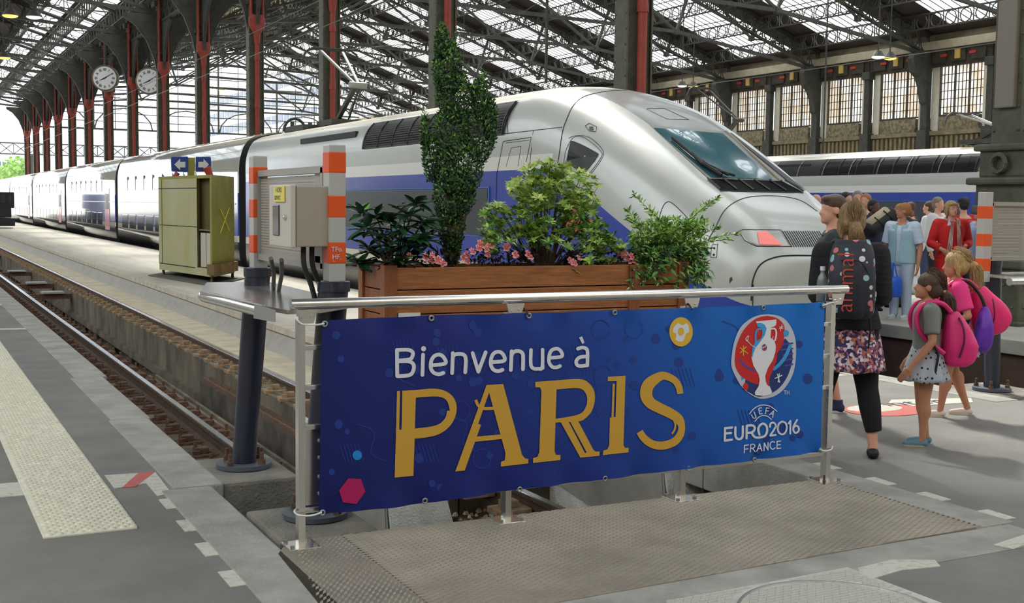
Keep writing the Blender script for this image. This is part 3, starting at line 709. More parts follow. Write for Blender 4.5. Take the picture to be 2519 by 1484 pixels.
# ================================================================ the trains
XC = 10.2
STN = [  # Y, then (half width, z) of eight points from sill to roof centre
 (11.43, [(.18, .12), (.25, .2), (.27, .32), (.25, .45), (.2, .55), (.15, .6), (.08, .63), (0, .64)]),
 (11.46, [(.52, -.15), (.6, .1), (.61, .38), (.57, .62), (.48, .78), (.37, .88), (.22, .94), (0, .96)]),
 (11.54, [(.76, -.28), (.84, .1), (.85, .42), (.80, .72), (.70, .92), (.54, 1.04), (.34, 1.11), (0, 1.13)]),
 (11.67, [(.95, -.35), (1.02, .1), (1.02, .5), (.97, .85), (.85, 1.09), (.66, 1.24), (.42, 1.32), (0, 1.34)]),
 (11.9, [(1.1, -.38), (1.16, .1), (1.16, .6), (1.10, 1.0), (.97, 1.26), (.77, 1.44), (.5, 1.53), (0, 1.55)]),
 (12.3, [(1.22, -.4), (1.29, .1), (1.29, .68), (1.22, 1.13), (1.08, 1.45), (.87, 1.66), (.6, 1.76), (0, 1.775)]),
 (12.75, [(1.28, -.4), (1.36, .1), (1.37, .75), (1.31, 1.25), (1.15, 1.66), (.92, 1.89), (.67, 1.98), (0, 1.98)]),
 (13.4, [(1.32, -.4), (1.41, .1), (1.42, .88), (1.37, 1.48), (1.22, 1.97), (.95, 2.24), (.66, 2.345), (0, 2.34)]),
 (14.18, [(1.35, -.4), (1.44, .1), (1.45, .95), (1.42, 1.72), (1.29, 2.28), (1.0, 2.61), (.65, 2.74), (0, 2.73)]),
 (15.2, [(1.36, -.4), (1.45, .1), (1.45, 1.0), (1.45, 1.95), (1.37, 2.58), (1.08, 3.0), (.65, 3.15), (0, 3.18)]),
 (16.4, [(1.36, -.4), (1.45, .1), (1.45, 1.0), (1.45, 2.05), (1.42, 2.78), (1.17, 3.27), (.65, 3.45), (0, 3.50)]),
 (17.6, [(1.36, -.4), (1.45, .1), (1.45, 1.0), (1.45, 2.1), (1.43, 2.82), (1.2, 3.31), (.65, 3.50), (0, 3.55)]),
 (20, [(1.36, -.4), (1.45, .1), (1.45, 1.0), (1.45, 2.1), (1.43, 2.82), (1.2, 3.31), (.65, 3.50), (0, 3.55)]),
 (33.1, [(1.36, -.4), (1.45, .1), (1.45, 1.0), (1.45, 2.1), (1.43, 2.82), (1.2, 3.31), (.65, 3.50), (0, 3.55)])]
def section(pts):
    h = _catmull(pts, 5)
    full = [(-a, b) for a, b in h] + [(a, b) for a, b in h[::-1][1:]]
    return full
def body_mesh():
    flat = [(y, *[q for p in pts for q in p]) for y, pts in STN]
    fine = _catmull(flat, 6)
    rings = []
    for r in fine:
        y = r[0]; pts = [(max(0, r[1 + 2 * i]), r[2 + 2 * i]) for i in range(8)]; pts[-1] = (0, pts[-1][1])
        rings.append([(XC + a, y, b) for a, b in section(pts)])
    m = M(); m.loft(rings, closed=True, caps=True); return m
# livery
liv = bpy.data.materials.new('train_livery'); liv.use_nodes = True
ln = liv.node_tree.nodes; ll = liv.node_tree.links; lb = ln['Principled BSDF']
lb.inputs['Roughness'].default_value = .34; lb.inputs['Coat Weight'].default_value = .45; lb.inputs['Coat Roughness'].default_value = .12
tcn = ln.new('ShaderNodeTexCoord'); sx = ln.new('ShaderNodeSeparateXYZ'); ll.new(tcn.outputs['Object'], sx.inputs[0])
def mth(op, a, b=None, c=None):
    n = ln.new('ShaderNodeMath'); n.operation = op
    for i, v in enumerate((a, b, c)):
        if v is None: continue
        if isinstance(v, (int, float)): n.inputs[i].default_value = v
        else: ll.new(v, n.inputs[i])
    return n.outputs[0]
def mixc(f, a, b):
    n = ln.new('ShaderNodeMix'); n.data_type = 'RGBA'; ll.new(f, n.inputs[0])
    for i, v in ((6, a), (7, b)):
        if isinstance(v, tuple): n.inputs[i].default_value = v
        else: ll.new(v, n.inputs[i])
    return n.outputs[2]
OY = 20.0
Xo, Yo, Zo = sx.outputs[0], mth('ADD', sx.outputs[1], OY), sx.outputs[2]
ax = mth('ABSOLUTE', Xo)
nz_ = ln.new('ShaderNodeTexNoise'); nz_.inputs['Scale'].default_value = 1.5; nz_.inputs['Detail'].default_value = 6; ll.new(tcn.outputs['Object'], nz_.inputs[0])
dirt = mth('MULTIPLY_ADD', nz_.outputs[0], .5, -.1)
silver = mixc(dirt, srgb((186, 190, 186)), srgb((160, 161, 153)))
# roof dust, dark cab roof panel
rf = mth('GREATER_THAN', Zo, 3.30); col = mixc(rf, silver, srgb((206, 200, 184)))
cab = mth('MULTIPLY', mth('LESS_THAN', ax, .64), mth('MULTIPLY', mth('LESS_THAN', Yo, 16.2), mth('GREATER_THAN', Zo, 1.95))); col = mixc(cab, col, srgb((128, 129, 126)))
side = mth('GREATER_THAN', ax, .75)
ws = mth('MULTIPLY', mth('MULTIPLY', mth('GREATER_THAN', Yo, 15.6), mth('LESS_THAN', Zo, 2.38)), side); col = mixc(ws, col, srgb((222, 222, 218)))
fb = mth('MINIMUM', mth('MULTIPLY_ADD', mth('SUBTRACT', Yo, 12.0), .45, .60), 2.155)
bl = mth('MULTIPLY', mth('LESS_THAN', Zo, fb), mth('GREATER_THAN', ax, .35)); col = mixc(bl, col, srgb((34, 62, 158)))
pb = mth('MULTIPLY', mth('GREATER_THAN', Yo, 17.2), mth('LESS_THAN', Zo, .62)); col = mixc(pb, col, srgb((206, 200, 184)))
sk = mth('MULTIPLY', mth('GREATER_THAN', Yo, 16.9), mth('LESS_THAN', Zo, .44)); col = mixc(sk, col, srgb((52, 52, 54)))
ll.new(col, lb.inputs['Base Color'])
mtl = mth('MULTIPLY', mth('SUBTRACT', 1.0, bl), .22); ll.new(mtl, lb.inputs['Metallic'])
bpn = ln.new('ShaderNodeBump'); bpn.inputs['Strength'].default_value = .12; bpn.inputs['Distance'].default_value = .03
nz2 = ln.new('ShaderNodeTexNoise'); nz2.inputs['Scale'].default_value = 1.1; nz2.inputs['Detail'].default_value = 2; ll.new(tcn.outputs['Object'], nz2.inputs[0]); ll.new(nz2.outputs[0], bpn.inputs['Height']); ll.new(bpn.outputs[0], lb.inputs['Normal'])

train = tag(thing('high_speed_train', (XC, OY, 0)), 'silver high-speed train with blue flank, its long nose pointing at the barrier', 'train')
bmb = body_mesh(); body = bmb.build('power_car_body', liv, train, smooth=True, angle=38)
tv = BVHTree.FromPolygons([Vector(v) for v in bmb.v], bmb.f)
cam0 = Vector((0, 0, CH))
def hit(px, py, off=.004):
    d = ray(px, py).normalized(); h = tv.ray_cast(cam0, d)
    if h[0] is None: return None
    n = h[1]; n = n if n.dot(d) < 0 else -n
    return h[0] + n * off
seam_m = mat('seam_black', (26, 27, 30), .6)
def dense(pts, k=6, smooth=True):
    if smooth and len(pts) > 2: return [p[:2] for p in _catmull(pts, k)]
    return [(a[0] + (b[0] - a[0]) * t / k, a[1] + (b[1] - a[1]) * t / k) for a, b in zip(pts, pts[1:]) for t in range(k)] + [pts[-1]]
def seam(pts, r=.006, smooth=True, name='panel_seam', mt=None, parent=None):
    q = [hit(*p, off=.001) for p in dense(pts, 6, smooth)]; q = [p for p in q if p is not None]
    if len(q) < 2: return
    return M().tube(q, r, 5).build(name, mt or seam_m, parent or train)
def patch(c, mt, name, off=.008, nu=10, nv=8, parent=None, thick=0):
    """a panel lying on the skin between four seen corners (tl, tr, br, bl)"""
    def f(u, v):
        a = (c[0][0] + (c[1][0] - c[0][0]) * u, c[0][1] + (c[1][1] - c[0][1]) * u); b = (c[3][0] + (c[2][0] - c[3][0]) * u, c[3][1] + (c[2][1] - c[3][1]) * u)
        return hit(a[0] + (b[0] - a[0]) * v, a[1] + (b[1] - a[1]) * v, off)
    return M().grid(f, nu, nv).build(name, mt, parent or train, smooth='all')
def poly(pts, mt, name, off=.008, parent=None, k=5, smooth=True):
    q = dense(pts + [pts[0]], k, smooth)[:-1]; q = [hit(*p, off=off) for p in q]; q = [p for p in q if p]
    m = M(); c = sum(q, Vector()) / len(q); m.add([c] + q, [(0, i + 1, (i + 1) % len(q) + 1) for i in range(len(q))]); return m.build(name, mt, parent or train)
teal = bpy.data.materials.new('windscreen_glass'); teal.use_nodes = True
b_ = teal.node_tree.nodes['Principled BSDF']; b_.inputs['Base Color'].default_value = srgb((52, 98, 108)); b_.inputs['Roughness'].default_value = .12; b_.inputs['Coat Weight'].default_value = 1
blackglass = mat('black_glass', (12, 13, 18), .3, spec=.25)
# windscreen
patch([(1598, 308), (1784, 325), (1918, 446), (1742, 440)], mat('screen_frame', (120, 124, 120), .4), 'windscreen_frame', .006)
ws_ = patch([(1608, 316), (1778, 330), (1900, 443), (1750, 438)], teal, 'windscreen', .012)
patch([(1793, 328), (1800, 329), (1984, 470), (1940, 448)], darkgrey, 'side_screen_panel', .01)
M().tube([hit(1785, 325, .012), hit(1850, 383, .012), hit(1921, 447, .012)], .02, 6).build('windscreen_pillar', mat('pillar_bronze', (150, 140, 120), .4, .4), train)
# wiper
wp_ = [hit(*p, off=.05) for p in ((1772, 440), (1725, 410), (1700, 385))]
M().tube(wp_, .028, 6).build('wiper_arm', black, train)
M().tube([hit(*p, off=.045) for p in ((1652, 346), (1700, 386), (1740, 414), (1790, 437))], .022, 6).build('wiper_blade', black, train)
M().tube([hit(*p, off=.05) for p in ((1690, 380), (1712, 398), (1748, 424), (1805, 440))], .018, 6).build('wiper_rod', black, train)
# vent strip under the screen
patch([(1740, 441), (1922, 446), (1975, 473), (1772, 468)], mat('vent_void', (6, 6, 8), .9, spec=.1), 'vent_well', .006, 14, 4)
for i in range(6):
    a = i / 5; top = (1740 + 190 * a, 441 + 5 * a); bot = (1772 + 203 * a, 468 + 5 * a)
    q = [hit(top[0] + (bot[0] - top[0]) * t, top[1] + (bot[1] - top[1]) * t, .02) for t in (0, .5, 1)]
    M().tube(q, .012, 5).build('vent_fin', darkgrey, train)
seam([(1772, 470), (1975, 475)], .014, False, 'vent_sill')
# panels on the cab
seam([(1330, 520), (1368, 420), (1383, 330), (1395, 292), (1412, 258), (1442, 236), (1500, 224), (1560, 222)], .009)
seam([(1590, 268), (1635, 267), (1695, 295), (1640, 293), (1590, 268)], .005, False, 'roof_hatch_seam')
seam([(1235, 330), (1383, 313)], .007, False); seam([(1250, 330), (1246, 252)], .006, False); seam([(1312, 322), (1283, 600)], .006, False)
seam([(1218, 660), (1222, 430), (1238, 348), (1307, 338), (1290, 420), (1276, 640)], .006, False, 'cab_door_seam')
seam([(1245, 410), (1258, 364), (1282, 360), (1274, 410)], .004, False, 'cab_door_seam'); seam([(1244, 352), (1302, 345)], .004, False, 'cab_door_seam')
seam([(1440, 310), (1450, 303), (1468, 312), (1466, 324), (1450, 322), (1440, 310)], .005, False, 'marker_seam'); poly([(1450, 312), (1460, 312), (1460, 320), (1450, 320)], black, 'marker_lens', k=1, smooth=False)
seam([(1385, 425), (1392, 372), (1412, 338), (1440, 340), (1478, 372), (1476, 392), (1440, 440)], .005); seam([(1400, 340), (1418, 334), (1450, 338), (1482, 368), (1480, 392), (1448, 436)], .005)
poly([(1395, 396), (1403, 356), (1413, 348), (1466, 374), (1470, 386), (1440, 424), (1430, 428)], blackglass, 'cab_side_window', .012, k=3)
for zz in (1.55, 1.0):
    pass
M().tube([(8.73, 16.6, .95), (8.70, 16.6, 1.0), (8.70, 16.55, 1.75), (8.73, 16.55, 1.8)], .015, 6).build('grab_rail', steel, train)
M().tube([(8.73, 15.75, .95), (8.70, 15.75, 1.0), (8.70, 15.7, 1.75), (8.73, 15.7, 1.8)], .015, 6).build('grab_rail', steel, train)
# nose
seam([(1732, 700), (1737, 610), (1760, 560), (1785, 515), (1830, 488), (1900, 482), (1965, 492), (2010, 520)], .007, True, 'hood_seam')
seam([(1710, 680), (1722, 600), (1714, 565), (1660, 505), (1637, 500), (1622, 535), (1618, 575)], .006, True, 'hood_seam')
seam([(1848, 740), (1852, 690), (1870, 652), (1905, 634), (1950, 629), (2030, 630)], .010, True, 'coupler_hatch_seam')
M().tube([hit(1853, 700, .004), hit(1851, 770, .004)], .007, 5).build('coupler_hatch_seam', seam_m, train) if hit(1851, 770) else None
seam([(1748, 628), (1752, 602), (1765, 602), (1763, 634), (1749, 634), (1748, 628)], .004, False, 'jack_socket_seam')
for q in ((1757, 611), (1756, 627)): M().ell(hit(*q), .014, 8, 6).build('jack_socket', black, train)
hl = mat('headlamp_lens', (186, 178, 174), .18, coat=.8, col2=(120, 118, 116), scale=3)
hp = poly([(1818, 570), (1826, 565), (1921, 566), (1946, 606), (1860, 605), (1832, 592)], hl, 'headlamp', .006, k=3, smooth=False)
poly([(1862, 572), (1885, 569), (1925, 604), (1868, 602)], mat('red_marker_lamp', (238, 134, 126), .25, emit=.3), 'red_lamp', .012, hp, 2, False)
seam([(1818, 570), (1826, 565), (1921, 566), (1946, 607), (1860, 606), (1832, 592), (1818, 570)], .006, False, 'headlamp_rim')
for i in range(17):
    x0 = 1924 + i * 5.6; a, b = hit(x0, 569), hit(x0 + 24, 608)
    if a and b: M().tube([a, hit(x0 + 12, 588), b], .006, 4).build('grille_slot', seam_m, train)
# flank: dark glazed band, louvres
M().bbox(8.735, 8.76, 17.75, 31.2, 1.1, 1.86, .006).build('equipment_band', mat('anthracite_band', (58, 62, 70), .4), train)
M().box(8.73, 8.76, 17.7, 31.3, 1.88, 1.9).box(8.73, 8.76, 17.7, 31.3, 1.06, 1.08).box(8.73, 8.76, 17.68, 17.72, 1.06, 1.9).build('band_trim', mat('trim_blue', (62, 104, 160), .4), train)
def louvre(y0, y1):
    m = M(); f = lambda t, o=0: (XC - 1.468 + (.0 if t < 0 else .205 * t * t) - o, 2.76 + .48 * t)
    for k in range(12):
        t = k / 11; a = f(t); b = f(t + .05, .02)
        m.hexa([(a[0], y0 + .04, a[1]), (a[0] + .03, y0 + .04, a[1]), (a[0] + .03, y1 - .04, a[1]), (a[0], y1 - .04, a[1]), (b[0], y0 + .04, b[1]), (b[0] + .03, y0 + .04, b[1]), (b[0] + .03, y1 - .04, b[1]), (b[0], y1 - .04, b[1])])
    return m
lmat = mat('louvre_black', (24, 25, 28), .5)
for i in range(8): louvre(17.25 + .8 * i, 18.05 + .8 * i).build('louvre_panel', lmat, train)
def band(xc, y0, y1, lean=0.):
    pr = [(1.456, 2.73), (1.44, 2.9), (1.39, 3.06), (1.315, 3.19), (1.235, 3.28)]; m = M()
    m.grid(lambda u, v: (xc - _catmull(pr, 4)[round(v * 16)][0] - .008, y0 + (y1 - y0) * u - lean * v, _catmull(pr, 4)[round(v * 16)][1]), 2, 16); return m
band(XC, 17.2, 23.75, .12).build('louvre_backing', dark, train)
for i in range(9): y = 17.25 + .8 * i; M().tube([(8.73, y, 2.74), (8.76, y - .03, 2.95), (8.82, y - .07, 3.12), (8.94, y - .11, 3.27)], .018, 5).build('louvre_frame', darkgrey, train)
M().box(8.80, 8.95, 24.3, 28.2, 3.02, 3.14).build('roof_slot', black, train)
# roof equipment and pantograph
m = M(); m.box(9.3, 11.1, 29.6, 31.2, 3.45, 3.6); 
for dx in (-.5, 0, .5): m.ring((XC + dx, 31.8, 3.5), (XC + dx, 31.8, 3.8), .06, n=8)
m.tube([(9.4 + .3 * math.cos(t * PI / 8), 30.6, 3.45 + .35 * math.sin(t * PI / 8)) for t in range(9)], .04, 6)
m.build('roof_insulators', iron, train)
def pantograph(x, y, z, s, parent, name='pantograph', mt=None, k=1.0):
    mt = mt or steel_d; p = thing(name, (x, y, z), parent=parent)
    K = (x, y - 1.1 * s * k, z + .85 * k)
    M().bar((x - .05, y + .4 * s, z), (x - .05, K[1], K[2]), .10).bar((x + .25, y + .4 * s, z), (x + .06, K[1], K[2]), .04).build('lower_arm', iron, p)
    M().bar((x - .04, K[1], K[2]), (x - .3, y + .9 * s, z + 1.9 * k), .05).bar((x + .04, K[1], K[2]), (x + .3, y + .9 * s, z + 1.9 * k), .05).ring((x - .22, K[1], K[2]), (x + .22, K[1], K[2]), .08, n=8).build('upper_arm', mt, p)
    y2 = y + .9 * s; z2 = z + 1.95 * k
    M().tube([(x - .8, y2, z2 - .35), (x - .68, y2, z2 - .1), (x - .5, y2, z2), (x + .5, y2, z2), (x + .68, y2, z2 - .1), (x + .8, y2, z2 - .35)], .03, 6).tube([(x - .5, y2 + .3, z2), (x + .5, y2 + .3, z2)], .03, 6).build('collector_head', iron, p)
    M().box(x - .5, x + .5, y - .6, y + .6, z - .1, z + .04).build('pantograph_base', iron, p)
pantograph(XC, 29.1, 3.65, 1, train)
# trailers
TS = [(1.30, -.40), (1.44, .05), (1.45, 1.0), (1.45, 2.1), (1.42, 2.85), (1.2, 3.38), (.65, 3.58), (0, 3.63)]
tl = liv.copy(); tl.name = 'trailer_livery'
tb = tl.node_tree.nodes['Principled BSDF']; tb.inputs['Roughness'].default_value = .13; tb.inputs['Coat Weight'].default_value = .8; tb.inputs['Coat Roughness'].default_value = .04
for n in tl.node_tree.nodes:
    if n.type == 'MATH' and n.operation == 'MINIMUM': n.inputs[1].default_value = 1.85
edges = [33.45, 55.05, 72.8, 91.3, 110.0, 128.7, 149]
cglass = mat('carriage_glass', (40, 46, 60), .06, coat=1.0, spec=1.0)
red_door = mat('train_red', (178, 58, 66), .3, coat=.5)
for i in range(6):
    y0, y1 = edges[i] + (.45 if i == 0 else .3), edges[i + 1] - .3
    m = M(); sec = section(TS); m.loft([[(XC + a * f, y, b) for a, b in sec] for y, f in ((y0, .96), (y0 + .1, 1), (y1 - .1, 1), (y1, .96))])
    t = m.build('trailer_body', tl, train, smooth=True, angle=30); t.location = (0, 0, 0); 
    L = y1 - y0
    dy = y0 + (1.6 if i else 3.2)
    M().bbox(8.738, 8.76, dy, dy + 1.3, .25, 2.15, .006).build('door', red_door, t); M().bbox(8.73, 8.745, dy + .2, dy + 1.1, 1.2, 1.9, .01).build('door_glass', blackglass, t)
    nw = 7 if L < 20 else 8; s0 = dy + 2.2; step = (y1 - .8 - s0) / nw
    for k in range(nw):
        for z0, z1 in ((.42, 1.02), (2.02, 2.6)):
            M().bbox(8.738, 8.76, s0 + k * step, s0 + k * step + step * .78, z0, z1, .01).build('window', cglass, t)
    M().box(8.735, 8.745, y0 + .3, y1 - .3, 1.52, 1.56).build('stripe', mat('silver_stripe', (210, 212, 214), .3, .5), t)
    # gangway and running gear at the joint behind the previous car
    g = M(); sec2 = section([(a * .985, b * .985) for a, b in TS]); g.loft([[(XC + a, y, b) for a, b in sec2] for y in (y0 - .85 if i == 0 else y0 - .62, y0 + .02)]); g.build('gangway_bellows', MATS['vent_void'], train)
    g = M(); g.bbox(9.0, 11.4, y0 - 1.4, y0 + 1.2, -.55, -.15, .05)
    for yy in (y0 - 1.5, y0 + 1.1):
        for xx in (9.38, 10.95): g.ring((xx - .06, yy, -.12), (xx + .08, yy, -.12), .43, n=18)
        g.bbox(8.85, 9.3, yy - .3, yy + .3, -.35, .1, .05)
    g.build('bogie', mat('bogie_black', (30, 30, 32), .6), train)
m = M()
for k in range(120): y = 34 + k * .75; m.bar((9.75, y, 3.56), (9.75, y + .35, 3.60), .05, .06)
m.build('roof_gutter', steel_d, train)
text('V', .95, (8.735, 36.6, 1.05), (PI / 2, 0, -PI / 2), mat('train_white_letter', (205, 210, 220), .4), parent=train)
g = M(); g.bbox(9.0, 11.4, 14, 17.2, -.55, -.3, .05)
for yy in (14.3, 17.0):
    for xx in (9.38, 10.95): g.ring((xx - .06, yy, -.1), (xx + .08, yy, -.1), .45, n=20)
g.build('bogie', MATS['bogie_black'], train)
# red and crimson emblem on the blue flank behind the shrub
M().prism([(15.0 + .22 * math.cos(t * PI / 10), 1.62 + .2 * math.sin(t * PI / 10)) for t in range(20)], 8.735, 8.745, lambda a, b, d: (d, a, b)).build('flank_emblem', mat('crimson_print', (176, 44, 84), .4), train)
M().prism([(14.3, 1.2), (15.3, 1.25), (15.1, 1.4), (14.4, 1.42)], 8.735, 8.745, lambda a, b, d: (d, a, b)).build('flank_emblem', mat('orange_red_print', (214, 66, 48), .4), train)

# second train by the right-hand wall: the same kind of power car
t2 = train.copy(); C.objects.link(t2); t2.location = (XC + 18.95, OY + 7.2, 0)
tag(t2, 'second silver and blue train standing beyond the crowd at right', 'train')
keep = ('power_car_body', 'louvre', 'equipment_band', 'band_trim', 'roof_slot', 'bogie', 'gangway', 'trailer_body')
cnt = {}
for ch in list(train.children):
    k0 = ch.name.split('.')[0]; cnt[k0] = cnt.get(k0, 0) + 1
    if not any(k0.startswith(k) for k in keep) or (k0 == 'trailer_body' and cnt[k0] > 3): continue
    q = ch.copy(); C.objects.link(q); q.parent = t2
    for g in ch.children:
        if k0 == 'trailer_body' and g.name.split('.')[0] == 'window': q2 = g.copy(); C.objects.link(q2); q2.parent = q
mv = Vector((18.95, 7.2, 0))
pts = [(8.738, 23.75), (8.738, 27.5)]
band(29.15, 24.35, 36.0, .15).build('louvre_backing', dark, t2)
for k in range(9): yk = 25.8 + 1.25 * k; M().tube([(27.68, yk, 2.74), (27.71, yk - .04, 2.95), (27.77, yk - .08, 3.12), (27.88, yk - .12, 3.26)], .02, 5).build('louvre_frame', steel_d, t2)
def box_seam(pts, x):
    M().tube([(x, a, b) for a, b in pts], .01, 4).build('door_seam', seam_m, t2)
box_seam([(24.2, .9), (24.1, 2.68), (23.0, 2.68), (23.0, .9)], 27.69); box_seam([(23.9, 2.0), (23.75, 2.55), (23.3, 2.55), (23.3, 2.0)], 27.69)
box_seam([(24.6, 3.2), (24.7, 2.76), (22.8, 2.76)], 27.69)
pantograph(29.1, 38.6, 3.9, 1, t2, mt=iron, k=1.3); pantograph(29.1, 25.3, 3.7, 1, t2, mt=steel, k=.45)
# ================================================================ railing
BY = 5.23
rail = tag(thing('guard_railing', (3.2, BY, 0)), 'brushed steel guard railing carrying the blue banner', 'railing')
M().tube([(1.585, BY, 1.13), (4.915, BY, 1.13)], .025, 20).build('handrail', steel, rail, smooth=True)
post_m = M(); post_m.box(-.016, .016, -.024, .024, .01, 1.06); pm = post_m.mesh('post', steel)
pl = M(); pl.bbox(-.075, .075, -.075, .075, 0, .013, .003); plm = pl.mesh('base_plate', steel)
bo = M(); bo.ring((0, 0, .01), (0, 0, .026), .011, n=8); bom = bo.mesh('bolt', steel_d)
gu = M(); gu.prism([(-.05, 1.108), (.05, 1.108), (.032, 1.045), (-.032, 1.045)][::-1], -.037, -.03, lambda a, b, d: (a, d, b)).ring((-.02, -.036, 1.07), (-.02, -.044, 1.07), .006, n=8).ring((.02, -.036, 1.075), (.02, -.044, 1.075), .006, n=8)
gum = gu.mesh('gusset', steel)
for x in (1.63, 2.70, 3.77, 4.80):
    inst('post', pm, (x, BY, 0), rail); inst('gusset', gum, (x + .02, BY, 0), rail)
    b = inst('base_plate', plm, (x, BY, 0), rail)
    for dx in (-.055, .055):
        for dy in (-.055, .055): inst('bolt', bom, (x + dx, BY + dy, 0), b)
M().ring((4.73, BY - .07, 0.0), (4.73, BY - .07, .06), .007, n=8).build('loose_bolt', rust, rail)
for z in (.93, .745, .56, .17): M().bbox(1.64, 4.83, BY - .012, BY + .012, z - .011, z + .011, .002).build('cross_rail', steel, rail)
M().box(1.66, 1.76, BY + .014, BY + .018, .19, .55).build('kick_sheet', steel, rail)
M().box(4.70, 4.79, BY + .014, BY + .018, .19, .55).build('kick_sheet', steel, rail)
for x in (1.725, 4.755):
    for z in (.24, .32, .41, .49): M().ell((x, BY + .012, z), (.010, .008, .010), 10, 6).build('rivet', steel_d, rail)

# ================================================================ banner
def bq(px, py, lay=0):
    p = at(px, py, Y=BY - .052); return Vector((p.x, BY - .052 - lay, p.z))
bt = [(792, 789), (1060, 776), (1300, 771), (1510, 763), (1700, 758), (1875, 751), (2029, 743)]
bb = [(784, 1268), (1042, 1240), (1280, 1204), (1486, 1180), (1690, 1153), (1855, 1133), (2019, 1112)]
fabric = bpy.data.materials.new('banner_fabric'); fabric.use_nodes = True
n = fabric.node_tree.nodes; l = fabric.node_tree.links; b = n['Principled BSDF']; b.inputs['Roughness'].default_value = .42; b.inputs['Specular IOR Level'].default_value = .35
g = n.new('ShaderNodeNewGeometry'); s_ = n.new('ShaderNodeSeparateXYZ'); l.new(g.outputs['Position'], s_.inputs[0])
mr = n.new('ShaderNodeMapRange'); mr.inputs[1].default_value = 1.7; mr.inputs[2].default_value = 4.8
no = n.new('ShaderNodeTexNoise'); no.inputs['Scale'].default_value = 1.4; l.new(g.outputs['Position'], no.inputs[0])
zz = n.new('ShaderNodeMath'); zz.operation = 'MULTIPLY_ADD'; l.new(s_.outputs[2], zz.inputs[0]); zz.inputs[1].default_value = .75; l.new(s_.outputs[0], zz.inputs[2])
z2 = n.new('ShaderNodeMath'); z2.operation = 'MULTIPLY_ADD'; l.new(no.outputs[0], z2.inputs[0]); z2.inputs[1].default_value = .9; l.new(zz.outputs[0], z2.inputs[2])
mr.inputs[1].default_value = 2.3; mr.inputs[2].default_value = 6.1; l.new(z2.outputs[0], mr.inputs[0])
r = n.new('ShaderNodeValToRGB'); l.new(mr.outputs[0], r.inputs[0]); e = r.color_ramp.elements
e[0].position = 0; e[0].color = srgb((18, 30, 96)); e[1].position = 1; e[1].color = srgb((16, 124, 214))
for p_, c_ in ((.3, (28, 42, 120)), (.55, (30, 72, 158)), (.75, (20, 98, 186))): q = e.new(p_); q.color = srgb(c_)
l.new(r.outputs[0], b.inputs['Base Color'])
banner = tag(thing('welcome_banner', bq(1400, 1000)), 'large blue football tournament banner tied to the railing', 'banner')
def lerp_line(L, u):
    t = u * (len(L) - 1); i = min(int(t), len(L) - 2); t -= i
    return (L[i][0] + (L[i + 1][0] - L[i][0]) * t, L[i][1] + (L[i + 1][1] - L[i][1]) * t)
def fab(u, v):
    a = lerp_line(bb, u); c = lerp_line(bt, u); p = bq(a[0] + (c[0] - a[0]) * v, a[1] + (c[1] - a[1]) * v)
    ed = max(0, 1 - v / .12, 1 - (1 - v) / .10) * (1 if .0 < u < 1 else 0)
    p.y += ed * .010 * math.sin(u * 46 + v * 5) + ed * .006 * math.sin(u * 91) 
    c_ = math.exp(-((u - .0) ** 2 + (v) ** 2) * 90) * .003 * math.sin((u - v) * 90); p.y += c_
    return p
M().grid(fab, 140, 36).build('banner_cloth', fabric, banner, smooth='all')
def Z(ox, oy, sc_): return lambda x, y: (ox + x * sc_, oy + y * sc_)
Z1 = Z(950, 820, 380 / 1484); Z2 = Z(1290, 820, 420 / 1833); Z3 = Z(1780, 760, 200 / 1237); Z4 = Z(1760, 980, 240 / 2226); Z5 = Z(1630, 770, 90 / 1336); Z6 = Z(700, 1100, 400 / 2374)
LAY = .0045
def P_(m, f, pts, lay=LAY):
    lay += (2.5e-6 if lay > .002 else 3e-7) * len(m.v); q = [bq(*f(*p), lay) for p in pts]; m.add(q, [tuple(range(len(q)))])
def S_(m, f, a, b, lay=LAY, cat=False):        # strip between two outlines
    if cat: a = [p[:2] for p in _catmull(a, 4)]; b = [p[:2] for p in _catmull(b, 4)]
    lay += 2.5e-6 * len(m.v) * (lay > .002); qa = [bq(*f(*p), lay + 6e-6 * i) for i, p in enumerate(a)]; qb = [bq(*f(*p), lay + 6e-6 * i) for i, p in enumerate(b)]; n_ = len(qa)
    m.add(qa + qb, [(i, i + 1, n_ + i + 1, n_ + i) for i in range(n_ - 1)])
def Rb(m, f, pts, wd, lay=LAY, smooth=True, caps=True, k=6):
    """brush stroke of given width"""
    w3 = [p if len(p) == 3 else (*p, wd) for p in pts]
    q = _catmull(w3, k) if smooth and len(w3) > 2 else w3
    a = []; b = []
    for i, p in enumerate(q):
        o = q[max(0, i - 1)]; e = q[min(len(q) - 1, i + 1)]; dx, dy = e[0] - o[0], e[1] - o[1]; L_ = math.hypot(dx, dy) or 1
        nx, ny = -dy / L_ * p[2] / 2, dx / L_ * p[2] / 2; a.append((p[0] + nx, p[1] + ny)); b.append((p[0] - nx, p[1] - ny))
    S_(m, f, a, b, lay)
    if caps:
        for p in (q[0], q[-1]): Ci(m, f, p[0], p[1], p[2] / 2, p[2] / 2, lay, 10)
def Ci(m, f, x, y, rx, ry, lay=LAY, n_=28, ph=0): P_(m, f, [(x + rx * math.cos(2 * PI * i / n_ + ph), y + ry * math.sin(2 * PI * i / n_ + ph)) for i in range(n_)], lay)
